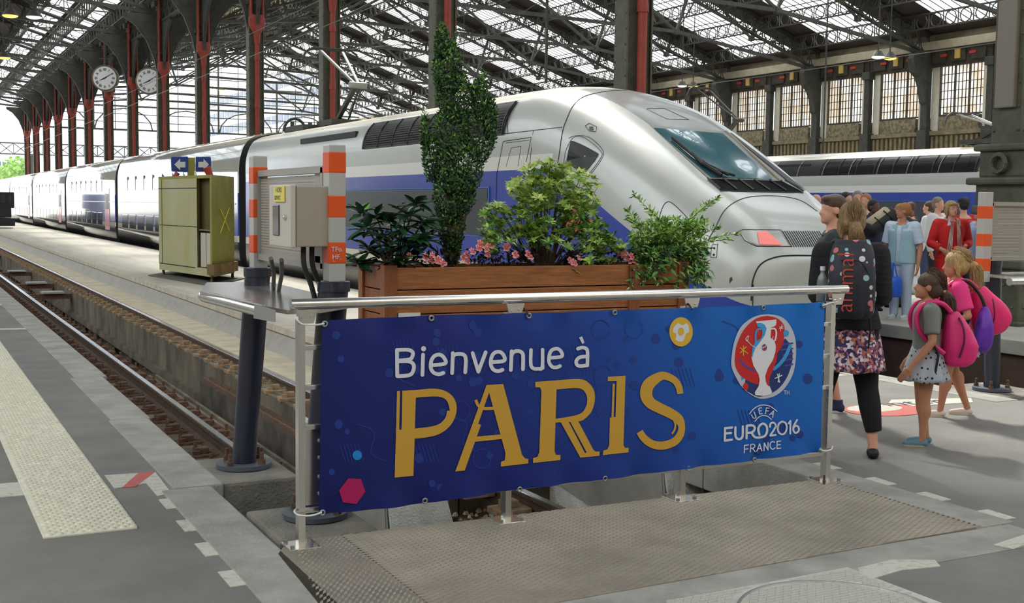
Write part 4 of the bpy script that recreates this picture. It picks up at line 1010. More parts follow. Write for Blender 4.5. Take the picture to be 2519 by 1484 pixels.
# faint pattern of lines, dots and balls in the print
rr = random.Random(3); mp1 = M(); F0 = lambda x, y: (x, y)
for i in range(70):
    x = rr.uniform(800, 2010); t = (x - 790) / 1235; y = rr.uniform(800 - 40 * t, 1235 - 140 * t); s = rr.uniform(6, 12)
    Ci(mp1, F0, x, y, s, s * 1.1, .0015, 12)
for i in range(26):
    x = rr.uniform(820, 1980); t = (x - 790) / 1235; y = rr.uniform(820 - 40 * t, 1190 - 140 * t); k = rr.choice((0, 1, 2))
    if k == 0:
        for j in range(6): Rb(mp1, F0, [(x + j * 9, y), (x + j * 9 + 14, y + 46)], 2.2, .0015, False, False)
    elif k == 1: Rb(mp1, F0, [(x + 22 * math.cos(a / 2), y + 24 * math.sin(a / 2)) for a in range(13)], 2.5, .0015, True, False, 3)
    else: Rb(mp1, F0, [(x, y), (x + 40, y + 20), (x + 30, y + 70), (x + 70, y + 90)], 2.5, .0015, True, False, 3)
tag(mp1.build('faint_print_pattern', mat('banner_navy_print', (22, 56, 138), .5), banner), kind='stuff')
wt = M()     # Bienvenue a
W = 36
for pts in ([(100, 160), (103, 412)], [(100, 160), (200, 158), (248, 178), (250, 215), (222, 250), (120, 262)], [(120, 268), (215, 270), (258, 300), (258, 352), (222, 400), (105, 412)], [(350, 205), (344, 400)],
            [(434, 306), (562, 290), (552, 235), (512, 206), (462, 216), (430, 262), (424, 330), (450, 376), (498, 393), (545, 380)], [(636, 190), (629, 382)], [(634, 232), (652, 205), (700, 198), (742, 208), (760, 250), (755, 374)],
            [(1012, 278), (1128, 262), (1120, 206), (1080, 177), (1032, 190), (1005, 236), (1000, 300), (1025, 348), (1070, 363), (1112, 350)], [(1200, 172), (1192, 352)], [(1200, 210), (1218, 180), (1258, 170), (1294, 182), (1310, 220), (1308, 344)]):
    Rb(wt, Z1, pts, W)
Rb(wt, Z1, [(825, 190), (880, 368)], W, smooth=False); Rb(wt, Z1, [(880, 368), (950, 182)], W, smooth=False); Ci(wt, Z1, 354, 148, 24, 25)
for pts in ([(64, 178), (62, 330), (88, 375), (140, 380), (184, 362), (188, 175)], [(188, 330), (190, 372)], [(272, 262), (392, 248), (386, 195), (345, 165), (288, 180), (260, 235), (258, 310), (290, 358), (335, 366), (375, 350)],
            [(566, 165), (612, 152), (655, 164), (670, 205), (668, 345)], [(665, 248), (590, 256), (552, 290), (553, 332), (590, 352), (668, 342)]): Rb(wt, Z2, pts, 38)
P_(wt, Z2, [(578, 46), (612, 32), (637, 100), (615, 114)])
wt.build('lettering', white_m, banner)
gd = M()
P_(gd, Z1, [(100, 555), (130, 553), (121, 928), (92, 928)]); P_(gd, Z1, [(151, 552), (283, 545), (272, 915), (270, 1010), (258, 1368), (78, 1386), (92, 926), (144, 926)])
S_(gd, Z1, [(283, 545), (430, 532), (540, 545), (630, 600), (672, 690), (660, 800), (600, 900), (500, 970), (380, 1000), (268, 1012)], [(280, 618), (430, 607), (520, 612), (580, 650), (607, 742), (583, 745), (565, 810), (510, 868), (420, 897), (272, 915)], cat=True)
P_(gd, Z1, [(960, 497), (1120, 488), (1300, 1165), (1328, 1200), (1362, 1207), (1360, 1250), (1098, 1280), (1098, 1235), (1135, 1220), (1142, 1150), (984, 567)])
P_(gd, Z1, [(960, 497), (1000, 505), (985, 567), (880, 868), (907, 880), (750, 1318), (660, 1327)]); P_(gd, Z1, [(864, 992), (1098, 972), (1110, 1015), (848, 1042)]); Rb(gd, Z1, [(856, 640), (882, 695), (930, 722), (1035, 720)], 28, caps=False)
P_(gd, Z2, [(112, 522), (345, 505), (340, 603), (330, 920), (318, 1270), (335, 1305), (382, 1305), (380, 1360), (88, 1392), (88, 1340), (135, 1325), (155, 1280), (178, 610), (160, 580), (112, 577)])
S_(gd, Z2, [(340, 505), (570, 490), (670, 520), (740, 610), (750, 720), (715, 840), (640, 920), (570, 945), (330, 958)], [(340, 603), (530, 588), (610, 600), (655, 650), (670, 720), (650, 800), (600, 860), (500, 890), (331, 918)], cat=True)
P_(gd, Z2, [(382, 948), (468, 945), (643, 1282), (665, 1322), (595, 1335)]); P_(gd, Z2, [(484, 945), (572, 942), (735, 1250), (760, 1270), (802, 1268), (800, 1315), (595, 1335), (645, 1282), (664, 1280)])
P_(gd, Z2, [(890, 467), (1080, 455), (1058, 1200), (1075, 1230), (1112, 1228), (1112, 1278), (838, 1308), (840, 1260), (885, 1245), (905, 1200), (912, 905), (972, 897), (985, 512), (888, 515)]); P_(gd, Z2, [(942, 542), (965, 542), (952, 900), (930, 900)])
Rb(gd, Z2, [(1668, 650, 66), (1650, 570, 70), (1600, 500, 75), (1490, 455, 85), (1400, 490, 110), (1322, 560, 130), (1302, 660, 130), (1345, 745, 120), (1450, 805, 112), (1560, 858, 108), (1648, 920, 100), (1682, 1000, 74), (1665, 1090, 80), (1600, 1165, 85), (1480, 1205, 88), (1370, 1190, 85), (1282, 1130, 80), (1230, 1055, 75)], 80, caps=False)
Rb(gd, Z2, [(1598, 930), (1615, 980), (1605, 1035), (1578, 1078)], 20, caps=False)
gd.build('lettering', gold_m, banner)
yl = mat('sun_yellow_print', (226, 180, 54), .5)
m = M(); Ci(m, Z5, 655, 690, 430, 535); m.build('ball_emblem', yl, banner)
m = M(); P_(m, Z5, [(540, 365), (600, 385), (680, 455), (765, 430), (840, 365), (920, 450), (948, 580), (940, 712), (850, 740), (795, 830), (778, 965), (700, 1045), (560, 1045), (450, 970), (482, 850), (470, 740), (358, 700), (390, 520)], .0048); o = m.build('ball_emblem', white_m, banner)
m = M(); Ci(m, Z5, 650, 675, 108, 142, .006); m.build('ball_emblem', yl, banner)
m = M(); Ci(m, F0, 878, 1120, 11.5, 12); m.build('print_dot', mat('azure_print', (20, 134, 214), .5), banner)
m = M(); P_(m, Z6, [(928, 455), (1112, 465), (1175, 650), (1045, 828), (848, 808), (790, 630)]); m.build('print_hexagon', mat('magenta_print', (180, 20, 92), .5), banner)
cr = lambda pts: [p[:2] for p in _catmull(pts + [pts[0]], 4)[:-1]]
m = M(); P_(m, Z3, cr([(680, 80), (850, 112), (970, 205), (1070, 400), (1095, 650), (1060, 950), (950, 1170), (800, 1310), (600, 1368), (450, 1330), (280, 1200), (170, 1020), (110, 860), (120, 680), (160, 480), (250, 280), (400, 150), (540, 95)])); m.build('crest', mat('silver_print', (196, 200, 212), .5), banner)
redp = mat('scarlet_print', (206, 36, 38), .5); navy = mat('navy_print', (22, 50, 112), .5); sky_b = mat('sky_print', (60, 160, 222), .5)
m = M(); P_(m, Z3, cr([(930, 450), (1015, 560), (1040, 700), (1025, 850), (950, 1050), (830, 1210), (680, 1300), (520, 1335), (400, 1280), (335, 1230), (330, 1060), (500, 1000), (640, 900), (760, 700), (860, 520)]), .005); m.build('crest', navy, banner)
m = M(); P_(m, Z3, cr([(660, 105), (800, 140), (895, 225), (918, 330), (905, 480), (862, 600), (795, 690), (720, 820), (640, 1000), (540, 1140), (400, 1112), (250, 1015), (170, 870), (165, 700), (200, 520), (290, 330), (420, 190), (540, 125)]), .006); m.build('crest', redp, banner)
m = M(); Rb(m, Z3, [(1000, 560), (930, 720), (840, 840), (760, 910)], 52, .0068); Ci(m, Z3, 940, 370, 45, 52, .0068, 8); Ci(m, Z3, 280, 1050, 40, 50, .0052, 3); m.build('crest', sky_b, banner)
m = M(); Rb(m, Z3, [(240, 780), (320, 870), (460, 945)], 30, .0068)
for k in range(5): Rb(m, Z3, [(840 + 20 * k, 545 + 80 * k), (1050, 520 + 80 * k)], 24, .0056, False, False)
m.build('crest', mat('indigo_print', (70, 74, 168), .5), banner)
m = M(); Ci(m, Z3, 325, 1180, 46, 62, .0068, 6); m.build('crest', redp, banner)
sil = [(478, 190), (790, 160), (785, 240), (750, 270), (710, 280), (700, 440), (760, 480), (782, 570), (775, 650), (740, 770), (660, 900), (620, 1020), (630, 1110), (690, 1180), (722, 1260), (710, 1295), (600, 1325), (470, 1310), (460, 1270), (520, 1170), (535, 1080), (520, 1000), (440, 860), (410, 740), (420, 620), (460, 510), (550, 450), (575, 420), (575, 290), (500, 270)]
m = M(); P_(m, Z3, sil, .0080); Rb(m, Z3, [(712, 302), (770, 305), (788, 380), (770, 475)], 24, .0080); m.build('cup_drawing', mat('cup_white', (232, 232, 236), .4), banner)
m = M(); P_(m, Z3, [(484, 212), (560, 215), (610, 240), (640, 300), (610, 400), (540, 500), (470, 590), (432, 690), (425, 745), (408, 700), (420, 600), (460, 505), (552, 448), (570, 400), (570, 290), (500, 270)], .0090); Rb(m, Z3, [(560, 302), (495, 320), (472, 400), (475, 505)], 28, .0085); m.build('cup_drawing', sky_b, banner)
m = M(); P_(m, Z3, [(788, 550), (806, 640), (790, 780), (730, 940), (685, 1050), (676, 1180), (640, 1140), (620, 1040), (650, 930), (735, 780), (775, 655)], .0090); m.build('cup_drawing', redp, banner)
m = M(); Ci(m, Z3, 605, 585, 37, 52, .0100); m.build('cup_drawing', mat('mauve_print', (150, 60, 96), .5), banner)
m = M(); Rb(m, Z3, [(575, 590), (610, 575), (630, 550)], 12, .0108)
Rb(m, Z3, [(360, 405), (320, 455), (345, 490), (362, 410)], 10, .0095); Rb(m, Z3, [(322, 460), (420, 560), (500, 588), (600, 578), (700, 490), (738, 420)], 9, .0095)
for a, b_ in (((870, 240), (845, 335)), ((835, 270), (885, 300)), ((885, 265), (832, 300))): Rb(m, Z3, [a, b_], 9, .0095, False)
for a, b_ in (((800, 990), (835, 1115)), ((765, 1055), (868, 1010)), ((830, 985), (812, 1110))): Rb(m, Z3, [a, b_], 15, .0095, False)
for pts in ([(905, 1245), (950, 1245)], [(928, 1245), (926, 1300)], [(955, 1302), (958, 1246), (972, 1285), (988, 1242), (990, 1300)]): Rb(m, Z3, pts, 8, .004, False)
m.build('crest', white_m, banner)
m = M()
for a, b_ in (((285, 565), (285, 705)), ((235, 590), (350, 675)), ((325, 575), (240, 665))): Rb(m, Z3, [a, b_], 15, .0095, False)
m.build('crest', yl, banner)
m = M()
for pts in ([(205, 680), (202, 968)], [(205, 684), (368, 664)], [(215, 802), (342, 790)], [(205, 965), (362, 942)]): Rb(m, Z4, pts, 52, smooth=False)
for pts in ([(443, 660), (443, 850), (478, 915), (530, 933), (588, 900), (610, 830), (610, 642)], [(702, 625), (696, 912)], [(702, 625), (825, 616), (880, 660), (868, 730), (800, 780), (710, 788)], [(815, 790), (860, 862), (925, 895), (1060, 880), (1130, 836), (1163, 740), (1152, 640), (1095, 582), (1030, 590), (972, 660), (965, 740), (988, 828)]): Rb(m, Z4, pts, 52)
for pts in ([(1228, 650), (1240, 580), (1298, 552), (1350, 590), (1352, 660), (1232, 848)], [(1238, 850), (1360, 835)], [(1510, 525), (1588, 570), (1610, 680), (1572, 785), (1500, 822), (1432, 780), (1405, 690), (1432, 578), (1510, 525)], [(1652, 572), (1694, 512)], [(1694, 512), (1690, 802)], [(1845, 490), (1775, 620), (1758, 705), (1788, 778), (1838, 782), (1884, 730), (1874, 655), (1822, 622), (1772, 660)]): Rb(m, Z4, pts, 42)
for pts in ([(645, 1070), (640, 1240)], [(645, 1075), (735, 1060)], [(645, 1160), (725, 1150)], [(790, 1050), (777, 1222)], [(830, 1140), (886, 1215)], [(925, 1205), (990, 1035)], [(990, 1035), (1040, 1195)], [(950, 1150), (1025, 1142)], [(1090, 1190), (1096, 1020)], [(1096, 1020), (1180, 1178)], [(1180, 1178), (1181, 1010)], [(1385, 985), (1385, 1145)], [(1385, 982), (1470, 970)], [(1388, 1062), (1460, 1054)], [(1385, 1145), (1470, 1133)]): Rb(m, Z4, pts, 25, smooth=False)
for pts in ([(790, 1050), (850, 1045), (880, 1085), (850, 1130), (790, 1138)], [(1332, 1002), (1282, 985), (1236, 1020), (1226, 1090), (1258, 1148), (1300, 1156), (1340, 1125)]): Rb(m, Z4, pts, 25)
for pts in ([(755, 355), (850, 240), (970, 170), (1090, 150), (1230, 182), (1380, 290)], [(880, 520), (960, 430), (1060, 390), (1170, 410), (1255, 480)], [(800, 375), (835, 435), (872, 452), (900, 420), (858, 310)]): Rb(m, Z4, pts, 21)
for pts in ([(965, 225), (985, 352)], [(965, 225), (1030, 212)], [(975, 290), (1028, 280)], [(985, 355), (1045, 345)], [(1138, 215), (1116, 345)], [(1138, 215), (1200, 222)], [(1130, 280), (1185, 286)], [(1210, 372), (1305, 282)], [(1305, 282), (1282, 432)], [(1250, 350), (1295, 362)]): Rb(m, Z4, pts, 21, smooth=False)
m.build('lettering', white_m, banner)
# eyelets and ties
el = M(); el.tube([(.011 * math.cos(a * PI / 8), 0, .011 * math.sin(a * PI / 8)) for a in range(16)], .0045, 6, closed=True); elm = el.mesh('eyelet', steel_d)
for p in [(798, 797), (1060, 783), (1300, 777), (1511, 769), (1702, 763), (1876, 757), (2024, 752), (792, 1261), (1044, 1232), (1277, 1204), (1487, 1177), (1691, 1152), (1854, 1131), (2016, 1108)]:
    inst('eyelet', elm, bq(*p, .006), banner)
wtie = mat('white_cable_tie', (226, 226, 222), .4)
def tie(pts, mt): M().tube(_catmull([tuple(p) for p in pts], 4), .0045, 6).build('cable_tie', mt, banner)
def bz(px, py, dy): p = at(px, py, Y=BY + dy); return tuple(p)
tie([bz(798, 797, -.065), bz(765, 800, -.06), bz(740, 796, -.05), bz(728, 780, -.03), bz(735, 770, .03)], wtie)
tie([bz(792, 1261, -.065), bz(765, 1269, -.06), bz(735, 1268, -.05), bz(724, 1258, -.03), bz(735, 1250, .04)], wtie)
tie([bz(2018, 1107, -.065), bz(2030, 1110, -.06), bz(2045, 1106, -.04), bz(2048, 1098, .03)], wtie)
tie([bz(2024, 752, -.065), bz(2045, 745, -.06), bz(2062, 742, -.03), bz(2040, 735, .03)], wtie)
for p in ((1300, 777), (1702, 763)): tie([bz(p[0], p[1], -.065), bz(p[0] - 6, p[1] - 12, -.05), bz(p[0] - 14, p[1] - 20, -.02)], black)

# ================================================================ steel floor plates and access cover
pmat = mat('tread_plate', (176, 170, 158), .42, .5, var=.22, scale=1.6, detail=8, bump=.1)
pdark = mat('tread_plate_groove', (142, 134, 120), .65, .3, var=.2, scale=3)
def tread(name, poly_, cw, ch, rot, label):
    cx_ = sum(p[0] for p in poly_) / len(poly_); cy__ = sum(p[1] for p in poly_) / len(poly_)
    t = tag(thing(name, (cx_, cy__, 0)), label, 'floor plate', None)
    M().prism(poly_, -.008, .006, lambda a, b, d: (a, b, d)).build('plate', pdark, t)
    def inside(x, y):
        r_ = True
        for i in range(len(poly_)):
            a = poly_[i]; b = poly_[(i + 1) % len(poly_)]
            if (b[0] - a[0]) * (y - a[1]) - (b[1] - a[1]) * (x - a[0]) < .006: return False
        return r_
    m = M(); ca, sa = math.cos(rot), math.sin(rot); R = 2.6
    ny = int(R / ch); nx = int(R / cw)
    for j in range(-ny, ny):
        for i in range(-nx, nx):
            u = (i + (.5 if j % 2 else 0)) * cw; v = j * ch; x = cx_ + u * ca - v * sa; y = cy__ + u * sa + v * ca
            if not inside(x, y): continue
            o = []
            for s, z in ((.50, .006), (.40, .0095)):
                for du, dv in ((-1, 0), (0, -1.5), (1, 0), (0, 1.5)):
                    uu, vv = u + du * cw * s, v + dv * ch * s * .42; o.append((cx_ + uu * ca - vv * sa, cy__ + uu * sa + vv * ca, z))
            m.add(o, [(4, 5, 6, 7), (0, 1, 5, 4), (1, 2, 6, 5), (2, 3, 7, 6), (3, 0, 4, 7)])
    tag(m.build('tread_pattern', pmat, t), kind='stuff'); return t
tread('steel_plate', [(1.845, 4.02), (4.83, 4.125), (4.83, 5.26), (1.865, 5.32)], .064, .017, 0, 'wide diamond-tread steel plate lying under the blue banner')
tread('steel_plate', [(1.36, 3.9), (1.84, 3.9), (1.855, 5.33), (1.60, 5.33), (1.50, 5.15), (1.455, 4.45)], .05, .022, PI / 4 + .2, 'narrow steel plate with crossed tread at the left post')
t = tag(thing('access_cover', (3.2, 3.55, 0)), 'pale galvanised access cover with a round lid at the bottom edge', 'manhole cover')
alu = mat('galvanised_cover', (206, 203, 192), .45, .4, var=.12, scale=8)
cov = [(2.55, 3.0), (3.72, 2.98), (3.705, 3.875), (2.72, 3.845), (2.58, 3.6)]
M().prism(cov, -.002, .0125, lambda a, b, d: (a, b, d)).build('cover_frame', alu, t)
m = M(); cxx, cyy, rad = 3.25, 3.42, .40
m.tube([(cxx + rad * math.cos(a * PI / 24), cyy + rad * math.sin(a * PI / 24), .0125) for a in range(48)], .007, 6, closed=True); m.build('round_lid_rim', steel_d, t, smooth=True)
m = M()
for j in range(36):
    for i in range(28):
        x = 2.66 + .043 * i + (.0215 if j % 2 else 0); y = 3.02 + .0245 * j
        if x > 3.68 or y > 3.84 or (y > 3.6 and x < 2.7): continue
        if abs(math.hypot(x - cxx, y - cyy) - rad) < .025: continue
        a0 = [(x + .018 * math.cos(k * PI / 5), y + .006 * math.sin(k * PI / 5), .0125) for k in range(6)]
        a1 = [(x + .021 * math.cos(k * PI / 5), y + .012 * math.sin(k * PI / 5) , .018) for k in range(6)]
        m.add(a0 + a1, [(k, k + 1, 7 + k, 6 + k) for k in range(5)])
        m.add([(x - .018, y - .003, .0127), (x + .018, y - .003, .0127), (x + .012, y + .004, .0127), (x - .012, y + .004, .0127)], [(0, 1, 2, 3)])
tag(m.build('scalloped_tread', mat('cover_tread', (176, 174, 163), .5, .3), t), kind='stuff')

# ================================================================ concrete blocks and the left barrier
def cblock(x0, x1, y0, y1, label, z=0, z0=-1.3):
    t = M(); t.bbox(x0, x1, y0, y1, z0, z, .02); o = t.build('concrete_block', concrete_dark if False else mat('block_concrete', (122, 118, 108), .88, var=.2, scale=5, bump=.5, bscale=50, detail=8), base=Vector(((x0 + x1) / 2, (y0 + y1) / 2, z0))); return tag(o, label, 'concrete block')
cblock(1.60, 2.06, 6.62, 7.32, 'rough concrete block under the farther navy post')
cblock(1.57, 2.07, 5.36, 5.98, 'rough concrete block under the nearer navy post behind the railing')
cblock(8.45, 9.05, 7.0, 7.75, 'concrete block under the navy post beside the girls')
perf = bpy.data.materials.new('perforated_sheet'); perf.use_nodes = True
def perf_setup(mt, axis, pitch_h, pitch_v):
    n = mt.node_tree.nodes; l = mt.node_tree.links; b = n['Principled BSDF']; b.inputs['Base Color'].default_value = srgb((178, 173, 162)); b.inputs['Metallic'].default_value = .25; b.inputs['Roughness'].default_value = .4
    g = n.new('ShaderNodeNewGeometry'); s = n.new('ShaderNodeSeparateXYZ'); l.new(g.outputs['Position'], s.inputs[0])
    def f(sock, p, thr):
        a = n.new('ShaderNodeMath'); a.operation = 'DIVIDE'; l.new(sock, a.inputs[0]); a.inputs[1].default_value = p
        c = n.new('ShaderNodeMath'); c.operation = 'FRACT'; l.new(a.outputs[0], c.inputs[0])
        d = n.new('ShaderNodeMath'); d.operation = 'LESS_THAN'; l.new(c.outputs[0], d.inputs[0]); d.inputs[1].default_value = thr; return d.outputs[0]
    u = f(s.outputs[axis], pitch_h, .55); v = f(s.outputs[2], pitch_v, .42)
    mu = n.new('ShaderNodeMath'); mu.operation = 'MULTIPLY'; l.new(u, mu.inputs[0]); l.new(v, mu.inputs[1])
    tr_ = n.new('ShaderNodeBsdfTransparent'); mx = n.new('ShaderNodeMixShader'); l.new(mu.outputs[0], mx.inputs[0]); l.new(b.outputs[0], mx.inputs[1]); l.new(tr_.outputs[0], mx.inputs[2]); l.new(mx.outputs[0], n['Material Output'].inputs[0])
perf_setup(perf, 1, .022, .016)
perf2 = bpy.data.materials.new('perforated_sheet_right'); perf2.use_nodes = True; perf_setup(perf2, 0, .013, .013)
bar = tag(thing('buffer_barrier', (1.85, 6.3, 0)), 'left barrier with orange and white posts, navy legs and perforated panel', 'barrier')
def navy_post(xb, yb, xt, yt, parent, ztop=1.2):
    M().ring((xb, yb, .005), (xb, yb, .03), .165, n=32).build('flange', mat('flange_grey', (92, 98, 108), .5, .3), parent, smooth=True)
    M().ring((xb, yb, .03), (xt, yt, ztop - .02), .070, .076, 28).ring((xt, yt, ztop - .05), (xt, yt, ztop), .083, n=28).build('leg', post_blue, parent, smooth=True)
    for a in (.6, 2.2, 3.8, 5.4):
        x, y = xb + .13 * math.cos(a), yb + .13 * math.sin(a); M().ring((x, y, .02), (x, y, .10), .012, n=8).ring((x, y, .03), (x, y, .055), .022, n=6).build('anchor_bolt', rust, parent)
def striped(x, y, z0, z1, parent, bands, w_=.043, d_=.05):
    M().bbox(x - w_, x + w_, y - d_, y + d_, z0, z1, .006).build('upright', post_grey, parent)
    for a, b in bands: M().bbox(x - w_ - .0015, x + w_ + .0015, y - d_ - .0015, y + d_ + .0015, a, b, .006).build('orange_band', orange, parent)
navy_post(1.83, 7.0, 1.92, 7.0, bar); navy_post(1.86, 5.72, 1.95, 5.70, bar)
striped(1.95, 5.69, 1.2, 1.88, bar, [(1.29, 1.40), (1.52, 1.63), (1.74, 1.845)])
striped(1.925, 7.0, 1.2, 1.865, bar, [(1.29, 1.40), (1.50, 1.61), (1.70, 1.80)])
M().tube([(1.925, 5.636, 1.31), (1.927, 5.636, 1.303), (1.935, 5.636, 1.303)], .001, 4).build('marker_scrawl', white_m, bar)
text('TFo.', .034, (1.915, 5.636, 1.352), (PI / 2, 0, .0), white_m, parent=bar); text('HF.', .034, (1.92, 5.636, 1.314), (PI / 2, 0, .0), white_m, parent=bar)
X0 = 1.93
M().box(X0 - .004, X0, 5.76, 6.96, 1.29, 1.735).build('perforated_panel', perf, bar)
fm = M(); 
for a, b in (((5.76, 1.26), (5.76, 1.77)), ((6.96, 1.26), (6.96, 1.77)), ((5.74, 1.27), (6.98, 1.27)), ((5.74, 1.76), (6.98, 1.76))): fm.bar((X0, a[0], a[1]), (X0, b[0], b[1]), .035, .05, up=(1, 0, 0))
fm.build('panel_frame', mat('frame_grey', (172, 168, 158), .45, .5), bar)
M().box(X0 - .006, X0 - .002, 5.76, 5.92, 1.28, 1.75).box(X0 - .006, X0 - .002, 5.76, 6.96, 1.28, 1.32).build('panel_border', MATS['frame_grey'], bar)
# stainless capping between the posts and the railing
A_ = at(512, 716, Z=1.07); B_ = at(664, 755, Z=1.07)
cap = [(A_.x, A_.y), (B_.x + .02, B_.y), (1.62, 5.30), (1.82, 5.30), (2.10, 5.62), (2.15, 7.30), (1.72, 7.36)]
cap = [(1.49, 6.62), (1.56, 5.62), (1.60, 5.34), (1.76, 5.34), (2.05, 5.62), (2.07, 7.30), (1.70, 7.36)]
M().prism([tuple(p) for p in cap], 1.075, 1.095, lambda a, b, d: (a, b, d)).build('steel_capping', steel, bar)
M().tube([(1.52, 6.66, 1.065), (1.57, 5.62, 1.065)], .032, 18).build('bullnose', steel, bar, smooth=True)
M().prism([(5.64, 1.10), (5.66, 1.03), (5.30, 1.045), (5.30, 1.10)], 1.53, 1.536, lambda a, b, d: (d, a, b)).build('end_cheek', steel, bar)
# electrical box on the panel
eb = tag(thing('electrical_box', (1.77, 5.8, 1.37)), 'beige electrical cabinet with yellow out-of-service label on the perforated panel', 'electrical box')
M().bbox(1.745, 1.925, 5.66, 6.02, 1.375, 1.675, .006).build('housing', box_beige, eb)
dr = M().bbox(1.715, 1.742, 5.655, 6.03, 1.37, 1.68, .006).build('door', box_lite, eb)
M().bbox(1.709, 1.716, 5.84, 5.95, 1.425, 1.58, .004).build('door_window', mat('smoked_window', (58, 60, 66), .15, coat=.7), dr)
M().ring((1.716, 5.74, 1.52), (1.703, 5.74, 1.52), .013, n=14).ring((1.703, 5.74, 1.52), (1.70, 5.74, 1.52), .007, n=8).build('key_lock', steel, dr)
lb_ = M().box(1.708, 1.713, 5.74, 5.92, 1.595, 1.672).build('service_label', mat('yellow_label', (232, 216, 96), .5), dr)
text('HORS', .036, (1.7075, 5.885, 1.642), (PI / 2, 0, -PI / 2), darkgrey, parent=lb_, ext=.0003, sx=1.1); text('SERVICE', .030, (1.7075, 5.908, 1.605), (PI / 2, 0, -PI / 2), darkgrey, parent=lb_, ext=.0003)
for dx, dy in ((0, 0), (.05, .02)):
    M().tube(_catmull([(1.80 + dx, 5.72 + dy, 1.375), (1.80 + dx, 5.71 + dy, 1.28), (1.84 + dx, 5.72 + dy, 1.18), (1.87 + dx, 5.74 + dy, 1.09)], 5), .013, 10).build('cable', black, eb, smooth=True)
M().tube([(1.80, 6.1, 1.29), (1.86, 6.3, 1.2), (1.9, 6.5, 1.09)], .012, 8).tube([(1.80, 6.3, 1.29), (1.86, 6.45, 1.2), (1.9, 6.6, 1.09)], .012, 8).build('cable', mat('grey_cable', (110, 110, 108), .6), eb)
# the same kind of barrier at the end of the train's track
b2 = tag(thing('buffer_barrier', (8.6, 7.3, 0)), 'right barrier panel with orange striped post cut by the right edge', 'barrier', None)
navy_post(8.66, 7.35, 8.60, 7.35, b2, 1.16)
striped(8.42, 7.3, .98, 1.76, b2, [(1.075, 1.185), (1.29, 1.40), (1.53, 1.64)], .045, .045)
M().box(8.50, 9.9, 7.302, 7.306, 1.20, 1.64).build('perforated_panel', perf2, b2)
fm = M()
for a, b in (((8.47, 1.18), (9.9, 1.18)), ((8.47, 1.66), (9.9, 1.66)), ((8.48, 1.17), (8.48, 1.67)), ((9.9, 1.17), (9.9, 1.67))): fm.bar((a[0], 7.3, a[1]), (b[0], 7.3, b[1]), .035, .05, up=(0, 1, 0))
fm.build('panel_frame', MATS['frame_grey'], b2)
M().prism([(8.40, 7.0), (9.9, 6.95), (9.9, 7.5), (8.55, 7.5)], 1.02, 1.045, lambda a, b, d: (a, b, d)).build('steel_capping', steel, b2)
M().tube([(8.38, 6.98, 1.0), (9.9, 6.93, 1.0)], .034, 16).build('bullnose', steel, b2, smooth=True)
# concrete supports in the pit under the planter
ps = tag(thing('planter_support', (3.9, 7.4, -1.4)), 'pale wedge-sided concrete supports in the pit under the wooden planter', 'concrete support')
for x0, x1, yb in ((2.62, 3.03, 8.5), (4.66, 5.06, 8.45)):
    h = M(); h.hexa([(x0 + .03, 6.48, -.95), (x1 + .12, 6.48, -.95), (x1 + .12, yb, -.95), (x0 + .03, yb, -.95), (x0, 6.72, .02), (x1 - .06, 6.72, .02), (x1 - .06, yb, .02), (x0, yb, .02)])
    h.build('concrete_wedge', concrete_pale if True else concrete_sm, ps)
    M().hexa([(x0 - .005, 6.60, -.80), (x0 + .0, 6.55, -.8), (x0, 8.4, -.6), (x0 - .005, 8.4, -.6), (x0 - .012, 6.72, .0), (x0, 6.72, .0), (x0, 8.4, .0), (x0 - .012, 8.4, .0)]).build('formwork_face', concrete_sm, ps)
M().box(2.65, 5.5, 7.4, 7.6, .02, .12).box(2.65, 5.6, 8.3, 8.45, .02, .12).build('bearer', rust, ps)
# ================================================================ planter
px0, px1, py0, py1 = 3.12, 5.80, 8.0, 8.55
pl_ = tag(thing('wooden_planter', (4.46, 8.27, .12)), 'long varnished wooden planter box standing behind the railing', 'planter')
for x in (px0, px1 - .1):
    for y in (py0, py1 - .09): M().bbox(x, x + .10, y, y + .09, .12, 1.15, .004).build('corner_post', wood_d, pl_)
M().bbox(5.22, 5.32, py0 - .002, py0 + .05, .12, 1.13, .004).build('corner_post', wood_d, pl_)
for i, (a, b) in enumerate(((.16, .44), (.45, .71), (.72, .98), (.99, 1.14))[::-1]):
    pass
for a, b in ((.97, 1.13), (.79, .962), (.60, .782), (.40, .592), (.18, .392)):
    M().bbox(px0 + .10, px1 - .1, py0 + .02, py0 + .045, a, b, .004).build('plank', wood, pl_)
    M().bbox(px0 + .10, px1 - .1, py1 - .045, py1 - .02, a, b, .004).build('plank', wood, pl_)
    M().bbox(px0 + .02, px0 + .045, py0 + .09, py1 - .09, a, b, .004).build('plank', wood_d, pl_)
    M().bbox(px1 - .045, px1 - .02, py0 + .09, py1 - .09, a, b, .004).build('plank', wood_d, pl_)
M().box(px0 + .05, px1 - .05, py0 + .05, py1 - .05, .9, 1.07).build('soil', soil, pl_)
lb2 = M().box(3.23, 3.40, 7.995, 8.018, .765, .80).build('plant_label', mat('label_white', (224, 224, 220), .5), pl_)
